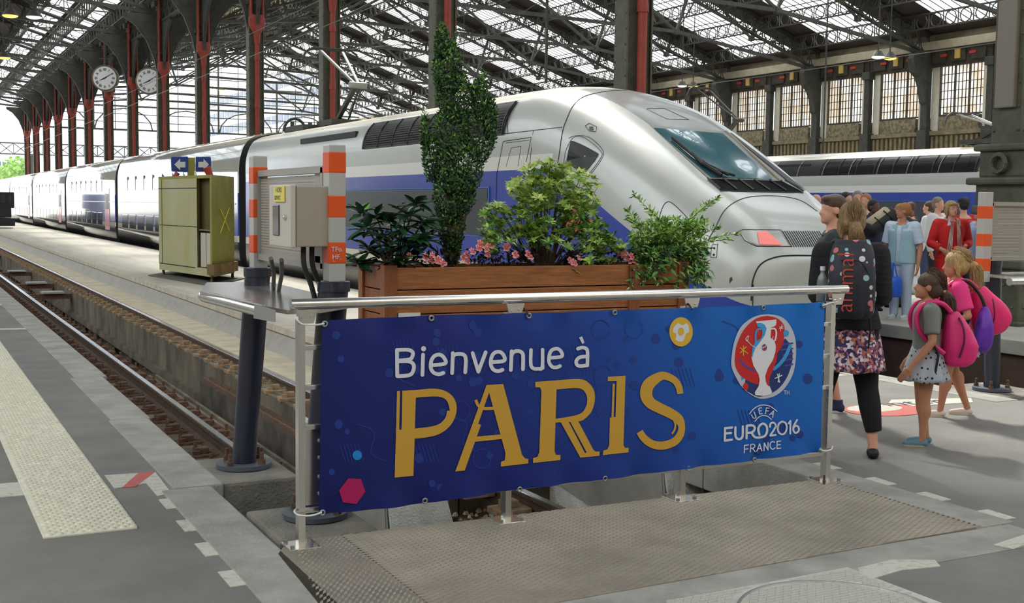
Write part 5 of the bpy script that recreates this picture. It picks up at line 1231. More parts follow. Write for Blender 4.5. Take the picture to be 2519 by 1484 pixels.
# ================================================================ plants
rl = random.Random(21)
def leafm(m, p, d, n, L, Wd, fold=.25, k=2):
    """one leaf: curved blade from p along d"""
    d = d.normalized(); s = d.cross(n); s = s.normalized() if s.length > 1e-4 else Vector((1, 0, 0)); n = s.cross(d).normalized()
    a = p; b = p + d * L * .5 + n * L * .06; t = p + d * L - n * L * .10
    l = p + d * L * .45 + s * Wd * .5 + n * Wd * fold; r_ = p + d * L * .45 - s * Wd * .5 + n * Wd * fold
    m.add([a, l, b, r_, t], [(0, 2, 1), (0, 3, 2), (1, 2, 4), (2, 3, 4)])
def rdir(up=.3):
    while True:
        v = Vector((rl.gauss(0, 1), rl.gauss(0, 1), rl.gauss(up, 1)))
        if v.length > .2: return v.normalized()
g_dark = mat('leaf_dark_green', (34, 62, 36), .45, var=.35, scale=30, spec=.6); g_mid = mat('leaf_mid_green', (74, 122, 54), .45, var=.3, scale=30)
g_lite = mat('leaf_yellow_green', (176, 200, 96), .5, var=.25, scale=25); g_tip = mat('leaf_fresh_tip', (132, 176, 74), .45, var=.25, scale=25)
g_pale = mat('leaf_pale_edge', (222, 226, 164), .5, var=.2, scale=25); bark = mat('twig_bark', (92, 74, 52), .85, var=.25, scale=30)
bronze_leaf = mat('bronze_leaf', (52, 32, 30), .5, var=.3, scale=30)
def W3(px, py, Y): return at(px, py, Y=Y)
# tall boxwood column
con = tag(thing('conifer_shrub', W3(1105, 655, 8.3)), 'tall slim dark green evergreen column rising from the planter', 'shrub')
blobs = [(1088, 110, 18, 50, 5), (1100, 170, 34, 70, 12), (1118, 240, 40, 70, 12), (1182, 245, 20, 55, 7), (1208, 300, 15, 60, 5), (1180, 330, 36, 75, 10), (1110, 330, 42, 80, 14), (1046, 330, 9, 45, 3), (1060, 390, 18, 60, 5), (1130, 410, 58, 80, 16), (1105, 480, 38, 80, 12), (1140, 470, 28, 60, 6), (1110, 560, 30, 70, 8), (1112, 615, 18, 45, 4)]
tot = sum(b[4] for b in blobs); m = M()
for bx_, by_, rx, ry, wt_ in blobs:
    for i in range(int(17000 * wt_ / tot)):
        a = rl.uniform(0, 2 * PI); r = rl.random() ** .42; u = math.cos(a) * r; v = math.sin(a) * r
        p = W3(bx_ + u * rx, by_ + v * ry, 8.3 + rl.uniform(-1, 1) * rx * .003 * math.sqrt(max(.05, 1 - r * r)))
        d = Vector((rl.gauss(0, .6) + u * .5, rl.gauss(0, .6), rl.gauss(.65, .5))).normalized()
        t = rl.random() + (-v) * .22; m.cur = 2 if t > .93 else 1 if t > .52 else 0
        L = rl.uniform(.020, .036); leafm(m, p, d, rdir(0), L, L * .52)
for k in range(26):       # loose upright tips
    bx_, by_, rx, ry, _ = blobs[rl.randrange(1, len(blobs) - 2)]; x = bx_ + rl.uniform(-1, 1) * rx * 1.1; y = by_ - ry * rl.uniform(.5, 1.0); 
    for j in range(9):
        p = W3(x + rl.uniform(-2, 2), y - j * 3.2, 8.3); m.cur = 2 if j > 6 else 1; leafm(m, p, Vector((rl.choice((-1, 1)) * .8, rl.uniform(-.5, .5), .7)), rdir(0), .024, .012)
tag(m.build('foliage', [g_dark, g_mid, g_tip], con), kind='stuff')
for bx_, by_, rx, ry, _ in blobs[:-2]:
    b0 = W3(1108 + (bx_ - 1108) * .12, 650, 8.3); b1 = W3(1108 + (bx_ - 1108) * .5, (by_ + 650) / 2, 8.3); b2_ = W3(bx_, by_ - ry * .5, 8.3)
    M().tube(_catmull([tuple(b0), tuple(b1), tuple(b2_)], 5), [.011 - .0008 * i for i in range(11)], 6).build('stem', bark, con)
# broad-leaved laurel at the left end
lau = tag(thing('laurel_shrub', W3(960, 655, 8.25)), 'low shrub with big glossy dark leaves at the left end of the planter', 'shrub')
bl_m = []
for j, mt in enumerate((mat('laurel_leaf', (30, 66, 44), .28, var=.25, scale=20, spec=.7, coat=.3), mat('laurel_leaf_mid', (52, 96, 56), .3, var=.2, scale=20, coat=.3), mat('laurel_leaf_young', (126, 170, 70), .35, var=.15, scale=20))):
    q = M()
    def f(u, v, q=q):
        y = u * 1.0; w_ = .22 * math.sin(PI * min(1, u * .96 + .02)) ** .75 * (1 - .25 * u); return ((v - .5) * 2 * w_, y, abs(v - .5) * .12 - .18 * u * u)
    q.grid(f, 6, 4); bl_m.append(q.mesh('leaf', mt, smooth='all'))
def place_leaf(me, p, d, n, L, parent, name='leaf'):
    d = d.normalized(); s = d.cross(n).normalized(); n = s.cross(d)
    o = inst(name, me, p, parent, scale=L); o.rotation_euler = Matrix((s, d, n)).transposed().to_euler(); return o
tips = [(900, 560), (925, 530), (960, 540), (1000, 525), (1020, 500), (1040, 545), (985, 560), (945, 575), (1030, 585), (905, 610), (960, 605), (1000, 600), (890, 520), (1055, 580), (930, 625), (1015, 630), (880, 645), (975, 640)]
for i, (x, y) in enumerate(tips):
    c = W3(x, y, 8.2 + rl.uniform(-.18, .22)); M().tube([tuple(W3(965 + (x - 965) * .2, 655, 8.25)), tuple(W3((x + 965) / 2 + 4, (y + 660) / 2, 8.25)), tuple(c)], [.009, .007, .005], 5).build('stem', bark, lau)
    for k in range(14):
        a = k * 2.4 + rl.uniform(-.3, .3); el_ = rl.uniform(-.35, .75)
        d = Vector((math.cos(a) * math.cos(el_), math.sin(a) * math.cos(el_), math.sin(el_)))
        place_leaf(bl_m[2] if i == 12 and k < 4 else bl_m[1] if rl.random() < .3 else bl_m[0], c + d * .008 - Vector((0, 0, .012 * k / 4)), d, Vector((0, 0, 1)) + rdir(0) * .3, rl.uniform(.12, .185), lau)
# spreading azalea with pale rosettes
aza = tag(thing('azalea_bush', W3(1330, 655, 8.27)), 'rounded bush of yellow-green leaf rosettes in the middle of the planter', 'shrub')
lm3 = []
for mt in (g_lite, g_tip, g_mid, g_pale):
    q = M(); q.add([(0, 0, 0), (-.17, .38, .06), (0, .45, .0), (.17, .38, .06), (-.14, .72, .03), (0, .75, -.04), (.14, .72, .03), (0, 1, -.12)], [(0, 2, 1), (0, 3, 2), (1, 2, 5, 4), (2, 3, 6, 5), (4, 5, 7), (5, 6, 7)]); lm3.append(q.mesh('leaf', mt))
ros = []
AB = [(1350, 430, 60, 34, 26), (1310, 470, 60, 34, 26), (1400, 465, 70, 44, 30), (1355, 510, 90, 38, 34), (1430, 520, 45, 45, 20), (1300, 540, 48, 34, 16), (1290, 585, 40, 28, 10), (1350, 580, 50, 36, 16), (1440, 590, 60, 34, 20), (1475, 620, 48, 40, 18), (1215, 555, 34, 48, 16), (1205, 600, 24, 26, 8), (1500, 600, 32, 30, 9), (1430, 665, 26, 22, 7), (1460, 560, 28, 26, 8), (1225, 515, 24, 14, 5)]
for x, y, rx, ry, nn in AB:
    for i in range(int(nn * 2.6)):
        a = rl.uniform(0, 2 * PI); r = rl.random() ** .5; ros.append((x + rx * r * math.cos(a), y + ry * r * math.sin(a), 8.25 + rl.uniform(-.28, .28)))
ros.sort(key=lambda t: t[2]); m = M(); cnt_ = 0
for x, y, Y in ros:
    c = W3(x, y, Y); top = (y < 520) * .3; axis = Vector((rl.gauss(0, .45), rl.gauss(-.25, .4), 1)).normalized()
    u = axis.cross(Vector((1, .2, 0))).normalized(); v = axis.cross(u); nl = rl.randint(7, 10)
    for k in range(nl):
        a = 2 * PI * k / nl + rl.random() * .4; d = (u * math.cos(a) + v * math.sin(a)) * 1.0 + axis * rl.uniform(.25, .7); L = rl.uniform(.05, .078)
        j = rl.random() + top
        if cnt_ < 290 and rl.random() < .35:
            place_leaf(lm3[3 if j > 1.12 else 0 if j > .62 else 1 if j > .3 else 2], c, d, axis, L, aza); cnt_ += 1
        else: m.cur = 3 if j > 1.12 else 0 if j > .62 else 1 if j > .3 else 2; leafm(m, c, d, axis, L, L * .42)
    if rl.random() < .12:
        b0 = W3(1335 + (x - 1335) * .25, 650, 8.28); m.cur = 4; m.tube([tuple(b0), tuple(W3(1335 + (x - 1335) * .55, 650 + (y - 650) * .45, 8.28)), tuple(c)], [.006, .004, .002], 4)
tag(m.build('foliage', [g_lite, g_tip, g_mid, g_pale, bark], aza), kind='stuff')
for bx_, tx, ty in ((1325, 1290, 560), (1335, 1330, 500), (1340, 1380, 520), (1350, 1430, 560), (1355, 1450, 610), (1320, 1340, 540), (1345, 1400, 600)):
    M().tube(_catmull([tuple(W3(bx_, 655, 8.28)), tuple(W3(bx_ + (tx - bx_) * .35, 655 + (ty - 655) * .4, 8.28)), tuple(W3(tx, ty, 8.28))], 4), [.013 - .001 * i for i in range(9)], 6).build('stem', bark, aza)
# airy nandina at the right end
nan = tag(thing('nandina_shrub', W3(1640, 665, 8.3)), 'airy light green shrub with thin arching sprays at the right end of the planter', 'shrub')
m = M(); sp = [(1560, 480), (1545, 520), (1590, 560), (1600, 520), (1640, 560), (1680, 545), (1700, 600), (1745, 500), (1762, 488), (1765, 560), (1730, 540), (1815, 575), (1790, 590), (1560, 580), (1590, 620), (1650, 620), (1600, 690), (1640, 690), (1625, 720), (1690, 690), (1740, 680), (1735, 650), (1650, 650), (1700, 640), (1575, 650), (1655, 740), (1668, 735), (1620, 600), (1670, 590), (1720, 620)]
for i, (x, y) in enumerate(sp + [(rl.uniform(1545, 1740), rl.uniform(540, 710)) for _ in range(130)]):
    Y = 8.15 + rl.uniform(-.22, .2); b0 = (rl.uniform(1610, 1665), 662)
    mid = ((b0[0] + x) / 2 + rl.uniform(-8, 8), min(y, 640) * .55 + b0[1] * .45 - 20 - 20 * (y > 640))
    q = [W3(*b0, 8.25), W3(*mid, (Y + 8.25) / 2), W3(x, y, Y)]; c = [Vector(t) for t in _catmull([tuple(t) for t in q], 9)]
    m.cur = 3; m.tube(c, [.0035 - .00012 * j for j in range(len(c))], 4)
    for j in range(5, len(c)):
        t = c[j] - c[j - 1]; nl = 4 if i < 30 else 5
        for k in range(nl):
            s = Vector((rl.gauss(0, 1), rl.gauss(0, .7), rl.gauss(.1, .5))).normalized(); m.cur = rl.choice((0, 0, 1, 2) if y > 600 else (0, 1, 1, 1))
            leafm(m, c[j] + s * .006, s + t.normalized() * .9, rdir(.5), rl.uniform(.04, .068), rl.uniform(.013, .021))
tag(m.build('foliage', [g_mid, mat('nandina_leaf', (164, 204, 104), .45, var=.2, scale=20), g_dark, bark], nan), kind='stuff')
bigm = M(); bigm.add([(0, 0, 0), (-.2, .4, .05), (0, .45, .0), (.2, .4, .05), (0, 1, -.1)], [(0, 2, 1), (0, 3, 2), (1, 2, 4), (2, 3, 4)]); bigm = bigm.mesh('leaf', mat('creeper_leaf', (86, 140, 66), .4, var=.2, scale=20))
for i in range(90):
    x = rl.gauss(1665, 42); y = rl.gauss(660, 34); 
    if y > 745: continue
    place_leaf(bigm, W3(x, y, 7.95 + rl.uniform(-.05, .12)), Vector((rl.gauss(.2, .8), rl.gauss(-.4, .4), rl.gauss(-.35, .4))), Vector((0, -.6, 1)), rl.uniform(.06, .10), nan)
M().bbox(5.62, 5.80, 8.05, 8.3, 1.0, 1.21, .02).build('pot_rim', mat('terracotta', (176, 96, 56), .7), pl_)
# pink impatiens
petal = mat('petal_pink', (250, 184, 184), .5, col2=(238, 128, 130), scale=60, lo=.3, hi=.5); pet_r = mat('petal_red', (206, 48, 44), .5)
fm_ = M()
for k in range(5):
    a = k * 2 * PI / 5 + .3; c_, s_ = math.cos(a), math.sin(a); L = .036 if k else .026
    ring = [(0, 0, 0)] + [(L * (.55 + .5 * math.cos(t * PI / 4 + 0)) , L * .55 * math.sin(t * PI / 4)) for t in range(8)]
    vs_ = [(0, 0, .002)] + [(c_ * x - s_ * y, s_ * x + c_ * y, .002 + .010 * math.sin(t * 1.5)) for t, (x, y) in enumerate(ring[1:])]
    fm_.cur = 0; fm_.add(vs_, [(0, 1 + t, 1 + (t + 1) % 8) for t in range(8)])
    fm_.cur = 1; fm_.add([(0, 0, .006), (c_ * .024 - s_ * .006, s_ * .024 + c_ * .006, .0125), (c_ * .024 + s_ * .006, s_ * .024 - c_ * .006, .0125)], [(0, 1, 2)])
fmm = fm_.mesh('blossom', [petal, pet_r])
clumps = [((1075, 650), [(1046, 632), (1064, 627), (1078, 640), (1060, 640), (1088, 648), (1008, 628)], 'pink impatiens hanging over the planter edge between the laurel and the tall shrub'),
          ((1190, 650), [(1148, 626), (1142, 634), (1162, 618), (1182, 600), (1196, 612), (1200, 624), (1178, 610), (1150, 642), (1205, 605)], 'densest clump of pink impatiens right of the tall shrub'),
          ((1270, 650), [(1250, 604), (1268, 626), (1298, 624), (1304, 632), (1244, 610)], 'pink impatiens left of the azalea stems'),
          ((1410, 652), [(1402, 640), (1424, 634), (1412, 646)], 'small pink impatiens under the azalea'),
          ((1540, 650), [(1528, 626), (1542, 634), (1553, 630), (1560, 642), (1536, 622), (1548, 644)], 'pale pink impatiens beside the airy shrub')]
for (bx_, by_), fl, lbl in clumps:
    t = tag(thing('impatiens_plant', W3(bx_, by_ + 8, 8.1)), lbl, 'flowers', 'pink impatiens in the planter')
    m = M()
    for i in range(120):
        p = W3(bx_ + rl.gauss(0, 28 if len(fl) > 4 else 16), by_ - 14 + rl.uniform(-18, 18), 8.14 + rl.uniform(-.08, .14)); leafm(m, p, rdir(.5), Vector((0, 0, 1)), rl.uniform(.04, .07), .024)
    tag(m.build('foliage', bronze_leaf, t), kind='stuff')
    for x, y in fl:
        o = inst('blossom', fmm, W3(x, y, 8.02 + rl.uniform(-.03, .05)), t, rot=(PI / 2 - .35 + rl.uniform(-.5, .3), rl.uniform(-.4, .4), rl.uniform(-.5, .5)), scale=rl.uniform(.75, 1.0))

# ================================================================ olive signal cabinet on the platform
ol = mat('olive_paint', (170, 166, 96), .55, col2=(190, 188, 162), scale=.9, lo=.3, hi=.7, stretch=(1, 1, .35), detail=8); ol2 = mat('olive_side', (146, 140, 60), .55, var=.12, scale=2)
cab_ = tag(thing('olive_cabinet', (6.9, 30, -.2)), 'tall olive-green metal cabinet with an open recess standing on the middle platform', 'cabinet')
FL = at(392, 668, Z=-.1); FR = at(522, 688, Z=-.1); BR = at(577, 676, Z=-.1)
ux = (FR - FL).normalized(); Lc = (FR - FL).length; vx = (BR - FR).normalized(); Dc = (BR - FR).length; Hc = (FL.z and at(390, 440, Y=FL.y).z) - .02
def cp_(a, b, z): p = FL + ux * a + vx * b; return (p.x, p.y, z)
def cbx(a0, a1, b0, b1, z0, z1, name, mt, par=None): 
    m = M(); m.hexa([cp_(a0, b0, z0), cp_(a1, b0, z0), cp_(a1, b1, z0), cp_(a0, b1, z0), cp_(a0, b0, z1), cp_(a1, b0, z1), cp_(a1, b1, z1), cp_(a0, b1, z1)]); return m.build(name, mt, par or cab_)
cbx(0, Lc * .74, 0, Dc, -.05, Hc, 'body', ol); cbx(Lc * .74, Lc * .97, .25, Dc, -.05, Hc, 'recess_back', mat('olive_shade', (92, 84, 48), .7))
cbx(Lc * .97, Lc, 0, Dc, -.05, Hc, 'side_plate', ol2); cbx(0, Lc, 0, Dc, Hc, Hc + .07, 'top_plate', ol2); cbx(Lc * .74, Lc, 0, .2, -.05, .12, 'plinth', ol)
cbx(Lc * .76, Lc * .97, .05, .25, .95, .98, 'shelf', steel_d); cbx(Lc * .78, Lc * .87, .1, .3, .14, .9, 'battery', box_lite); cbx(Lc * .88, Lc * .96, .1, .3, .14, .9, 'battery', box_lite)
cbx(.05, Lc * .70, -.012, 0, .10, .12, 'panel_joint', seam_m); cbx(.05, Lc * .74, -.012, 0, 1.02, 1.035, 'panel_joint', seam_m); cbx(.22, .235, -.012, 0, .1, Hc, 'panel_joint', seam_m); cbx(.0, Lc * .74, -.012, 0, Hc - .22, Hc - .205, 'panel_joint', seam_m)
cbx(Lc * .93, Lc + .18, -.08, Dc + .06, .0, .22, 'skid', mat('rusty_skid', (112, 88, 48), .8, var=.3, scale=4)); cbx(-.12, .06, .1, Dc, .1, .3, 'skid', rust)
for a in (Lc * .80, Lc * .9): pass
for a, b in ((.1, .1), (Lc * .95, .1), (Lc * .95, Dc - .05), (.1, Dc - .1)): cbx(a, a + .1, b, b + .1, -.2, -.05, 'foot', rust)
yel = mat('yellow_chalk', (206, 206, 50), .7)
def side(b, z): return Vector(cp_(Lc + .012, b, z))
M().tube([side(Dc * .35, 1.45), side(Dc * .75, .95)], .014, 4).build('chalk_cross', yel, cab_); M().tube([side(Dc * .75, 1.45), side(Dc * .35, .9)], .014, 4).build('chalk_cross', yel, cab_)
M().hexa([cp_(-.3, -.5, -.2), cp_(Lc + .4, -.5, -.2), cp_(Lc + .4, Dc + .3, -.2), cp_(-.3, Dc + .3, -.2), cp_(-.3, -.5, -.17), cp_(Lc + .4, -.5, -.17), cp_(Lc + .4, Dc + .3, -.17), cp_(-.3, Dc + .3, -.17)]).build('cabinet_shadow', mat('shadow_grey', (96, 94, 84), .9, var=.2, scale=3), p2)  # dark slab stands in for the cabinet's shadow on the platform
# arrow sign on the cabinet
sg = tag(thing('arrow_sign', cp_(Lc * .55, Dc * .5, Hc + .07)), 'blue double arrow sign on an olive post above the olive cabinet', 'sign')
ys = at(470, 400, Z=Hc + .4).y if False else cp_(Lc * .55, Dc * .5, 0)[1]
def sq(px, py, dy=0): p = at(px, py, Y=ys + dy); return (p.x, p.y, p.z)
def sgp(pts, name, mt, dy, th=.04):
    a = [sq(*p, dy) for p in pts]; b = [(x, y + th, z) for x, y, z in a]; n_ = len(a)
    return M().add(a + b, [tuple(range(n_)), tuple(range(n_, 2 * n_))[::-1]] + [(i, (i + 1) % n_, n_ + (i + 1) % n_, n_ + i) for i in range(n_)]).build(name, mt, sg)
blue_s = mat('sign_blue', (28, 62, 142), .4); ws2 = mat('sign_white', (214, 216, 220), .5)
sgp([(423, 386), (461, 385), (463, 388), (463, 422), (460, 424), (424, 422), (422, 419), (421, 390)], 'arrow_board', blue_s, 0); sgp([(482, 386), (517, 386), (519, 390), (519, 422), (482, 422)], 'arrow_board', blue_s, 0)
sgp([(429, 405), (443, 391), (443, 398), (456, 398), (456, 412), (443, 412), (443, 419)], 'arrow', ws2, -.03, .02); sgp([(514, 405), (501, 391), (501, 398), (488, 398), (488, 412), (501, 412), (501, 419)], 'arrow', ws2, -.03, .02)
sgp([(462, 388), (480, 388), (479, 436), (463, 436)], 'sign_post', ol2, .03, .10)
a = sq(508, 412, -.1); b = sq(519, 436, -.1); M().tube([a, b], [.10, .07], 8).build('red_plug', mat('plug_red', (170, 60, 50), .6), sg)
a = sq(437, 425, 0); b = sq(430, 437, 0); M().tube([a, b], .06, 8).build('red_plug', MATS['plug_red'], sg)
# dark buffer carriage end at the far left
dm = tag(thing('dark_wagon_end', (6.2, 80, -.2)), 'black boxy trolley standing far left on the middle platform', 'trolley')
def dq(x0, y0, x1, y1, Y, dp, nm, mt): a = at(x0, y1, Y=Y); b = at(x1, y0, Y=Y); M().bbox(a.x, b.x, Y, Y + dp, max(a.z, -.2), b.z, .05).build(nm, mt, dm)
blk = mat('wagon_black', (30, 32, 38), .5)
dq(-20, 473, 35, 512, 80, 2, 'upper_body', blk); dq(-20, 512, 28, 535, 80, 2, 'lower_body', blk); dq(-20, 537, 37, 556, 80, 2, 'buffer_beam', blk)
for x in (2, 20): dq(x, 480, x + 12, 500, 79.95, .1, 'panel', darkgrey)
# ================================================================ people
def remesh(m, vox, smooth=6, name='tmp'):
    me = m.mesh(name, skin_m); o = bpy.data.objects.new(name, me); C.objects.link(o)
    r = o.modifiers.new('r', 'REMESH'); r.mode = 'VOXEL'; r.voxel_size = vox
    s = o.modifiers.new('s', 'SMOOTH'); s.iterations = smooth; s.factor = .5
    dg = bpy.context.evaluated_depsgraph_get(); dg.update()
    out = bpy.data.meshes.new_from_object(o.evaluated_get(dg)); bpy.data.objects.remove(o); bpy.data.meshes.remove(me)
    return out
def rb(name, m, vox, mt, parent, smooth=6):
    me = remesh(m, vox, smooth, name); me.materials.clear(); me.materials.append(mt); me.polygons.foreach_set('use_smooth', [True] * len(me.polygons)); me.name = name
    off = wpos(parent)
    o = bpy.data.objects.new(name, me); C.objects.link(o); o.parent = parent; o.location = -off; return o
def caps(m, pts, rad, n=12):
    """tapering limb with rounded ends"""
    pts = [Vector(p) for p in pts]; m.tube(pts, rad, n)
    for p, r in zip(pts, rad): m.ell(p, r * .99, 10, 8)
    return m
def torso(m, rows, F):
    """rows: (z, halfwidth, halfdepth, y shift)"""
    q = _catmull(rows, 3); n = 20
    m.loft([[F(w_ * math.copysign(abs(math.cos(2 * PI * i / n)) ** .85, math.cos(2 * PI * i / n)), d * math.sin(2 * PI * i / n) + s, z) for i in range(n)] for z, w_, d, s in q]); return m
def hand(m, wr, d, side, nrm, s=1.0, curl=.5, F=None):
    """palm and five fingers from the wrist wr along d; nrm is the palm's facing"""
    d = d.normalized(); nrm = (nrm - d * nrm.dot(d)).normalized(); sd = d.cross(nrm).normalized() * side
    c = wr + d * .045 * s
    rot = Matrix((sd, d, nrm)).transposed(); m.ell(c, (.036 * s, .050 * s, .017 * s), 12, 8, rot)
    m.tube([wr - d * .01, wr + d * .03 * s], [.024 * s, .028 * s], 10)
    for i, (o, L) in enumerate(((-.027, .062), (-.010, .075), (.009, .070), (.026, .056))):
        p = wr + d * .082 * s + sd * o * s; a = d; pts = [p - d * .03 * s]; r = [.0088 * s]
        for k in range(3):
            pts.append(p); r.append((.0085 - .0009 * k) * s); ang = curl * (.45 + .35 * k); a = (d * math.cos(ang) + nrm * math.sin(ang)).normalized(); p = p + a * L * s * (.42 - .07 * k)
        pts.append(p); r.append(.0055 * s); caps(m, pts, r, 8)
    p = wr + d * .02 * s - sd * .026 * s; t1 = p + (d * .7 - sd * .75 + nrm * .25).normalized() * .034 * s; t2 = t1 + (d * .95 - sd * .25 + nrm * .35).normalized() * .030 * s
    caps(m, [wr + d * .02 * s, p, t1, t2], [.012 * s, .012 * s, .0095 * s, .0075 * s], 8)
def person(label, loc, face, h, skin=None, vox=.010, pose=None, hands=True, head_turn=0., tilt=0., build=1.0, group=None, child=False):
    """body as one surface; returns (thing, frame function, joints, scale). face: heading angle, 0 looks to +Y (away from the camera)"""
    t = tag(thing('person', loc), label, 'person', group)
    ca, sa = math.cos(face), math.sin(face); o = Vector(loc)
    def F(x, y, z): x, y, z = x * h, y * h, z * h; return o + Vector((x * ca - y * sa, x * sa + y * ca, z))
    hs = 1.16 if child else 1.0
    J = dict(ankL=(-.055, -.01, .045), ankR=(.055, -.01, .045), kneeL=(-.056, .008, .275), kneeR=(.056, .008, .275), hipL=(-.052, 0, .50), hipR=(.052, 0, .50),
             shL=(-.112, 0, .805), shR=(.112, 0, .805), elL=(-.150, -.01, .63), elR=(.150, -.01, .63), wrL=(-.155, .03, .475), wrR=(.155, .03, .475), lean=0.0)
    if pose: J.update(pose)
    b = build; m = M(); lean = J['lean']
    def Fl(x, y, z): return F(x, y + lean * max(0, z - .5), z)
    torso(m, [(.47, .085 * b, .062 * b, 0), (.51, .098 * b, .070 * b, 0), (.56, .088 * b, .064 * b, 0), (.62, .074 * b, .056 * b, 0), (.70, .086 * b, .062 * b, .002), (.77, .100 * b, .062 * b, 0), (.815, .088 * b, .048 * b, -.004), (.84, .040, .036, -.005), (.855, .030, .032, 0)], Fl)
    caps(m, [Fl(0, -.003, .825), Fl(0, .002, .885)], [.032 * h, .029 * h])
    q = Matrix.Rotation(face + head_turn, 3, 'Z') @ Matrix.Rotation(tilt, 3, 'X'); hc = Fl(0, .008, .935) if not child else Fl(0, .008, .925)
    def H(x, y, z): return hc + q @ (Vector((x, y, z)) * h * hs)
    m.ell(H(0, -.006, .012), (.044 * h * hs, .054 * h * hs, .052 * h * hs), 16, 12, q); m.ell(H(0, .012, -.025), (.034 * h * hs, .040 * h * hs, .042 * h * hs), 14, 10, q)
    m.ell(H(0, .036, -.050), (.018 * h * hs, .016 * h * hs, .014 * h * hs), 10, 8, q)
    m.add([H(-.006, .048, .008), H(.006, .048, .008), H(.0105, .046, -.020), H(-.0105, .046, -.020), H(0, .066, -.017), H(0, .030, -.02)], [(0, 1, 4), (1, 2, 4), (2, 3, 4), (3, 0, 4), (0, 3, 5), (0, 5, 1), (1, 5, 2), (2, 5, 3)])
    m.ell(H(0, .052, -.015), (.010 * h * hs, .012 * h * hs, .010 * h * hs), 8, 6, q)
    for s in (-1, 1): m.ell(H(s * .045, -.004, -.006), (.007 * h * hs, .013 * h * hs, .018 * h * hs), 8, 8, q)
    for s, k in ((-1, 'L'), (1, 'R')):
        A, E_, W_ = Fl(*J['sh' + k]), F(*J['el' + k]), F(*J['wr' + k])
        caps(m, [Fl(s * .07, 0, .80), A], [.036 * h * b, .034 * h * b]); caps(m, [A, A.lerp(E_, .5), E_, E_.lerp(W_, .3), W_], [.033 * h * b, .029 * h * b, .024 * h, .0245 * h, .016 * h])
        if hands:
            d = (W_ - E_).normalized() if ('hd' + k) not in J else (q.to_4x4() @ Vector(J['hd' + k])).normalized(); fw = F(0, 1, 0) - F(0, 0, 0); side_v = (F(1, 0, 0) - F(0, 0, 0)).normalized() * -s
            hand(m, W_, d, s, J.get('palm' + k, side_v), h * .585 * (1.0 if not child else 1.1), J.get('curl' + k, .7))
        Hp, K, An = Fl(*J['hip' + k]), F(*J['knee' + k]), F(*J['ank' + k])
        caps(m, [Hp, Hp.lerp(K, .45), K], [.056 * h * b, .047 * h * b, .033 * h], 14); caps(m, [K, K.lerp(An, .3), K.lerp(An, .65), An], [.033 * h, .034 * h * b, .024 * h, .019 * h])
        m.ell(K.lerp(An, .28) - (F(0, .012, 0) - o), (.029 * h, .030 * h, .06 * h), 10, 8)
        fo = An - Vector((0, 0, An.z - loc[2])); fy = (F(0, 1, 0) - F(0, 0, 0)).normalized(); caps(m, [An, fo + fy * .02 * h + Vector((0, 0, .018 * h)), fo + fy * .095 * h + Vector((0, 0, .013 * h))], [.021 * h, .020 * h, .013 * h])
    body = rb('body', m, vox, skin or skin_m, t, 4)
    return t, F, Fl, H, J, h, q, hc
def garment(P, name, mt, z0, z1, sleeve=1.0, gap=.010, vox=.012, flare=0., build=1.0, open_=False, collar=False):
    t, F, Fl, H, J, h, q, hc = P; b = build; m = M(); g = gap
    rows = [(.47, .085, .062, 0), (.51, .098, .070, 0), (.56, .090, .066, 0), (.62, .080, .060, 0), (.70, .088, .064, .002), (.77, .100, .064, 0), (.812, .088, .048, -.004), (.832, .045, .036, -.005)]
    rr_ = [(z0, rows[0][1] * b + g + flare, rows[0][2] * b + g + flare, 0)] if z0 < .47 else []
    rr_ += [(z, w_ * b + g + flare * max(0, (.62 - z) / .15), d * b + g + flare * max(0, (.62 - z) / .15), s) for z, w_, d, s in rows if z0 <= z <= z1]
    torso(m, rr_, Fl)
    if sleeve > 0:
        for s, k in ((-1, 'L'), (1, 'R')):
            A, E_, W_ = Fl(*J['sh' + k]), F(*J['el' + k]), F(*J['wr' + k]); r = (.033 * b + g)
            caps(m, [Fl(s * .06, 0, .795), A], [(.036 * b + g) * h, (.034 * b + g) * h])
            if sleeve >= .99: pts = [A, A.lerp(E_, .5), E_, E_.lerp(W_, .5), W_]; rad = [r * h, (.029 * b + g) * h, (.025 + g) * h, (.024 + g) * h, (.018 + g) * h]
            elif sleeve > .5: f = (sleeve - .5) * 2; pts = [A, A.lerp(E_, .5), E_, E_.lerp(W_, f)]; rad = [r * h, (.029 * b + g) * h, (.026 + g) * h, (.023 + g) * h]
            else: f = sleeve * 2; pts = [A, A.lerp(E_, f * .5), A.lerp(E_, f)]; rad = [r * h, (.031 * b + g) * h, (.031 * b + g) * h]
            m.tube(pts, rad, 14)
            for p_, r_ in list(zip(pts, rad))[:-1]: m.ell(p_, r_ * .99, 10, 8)
    return rb(name, m, vox, mt, t, 5)
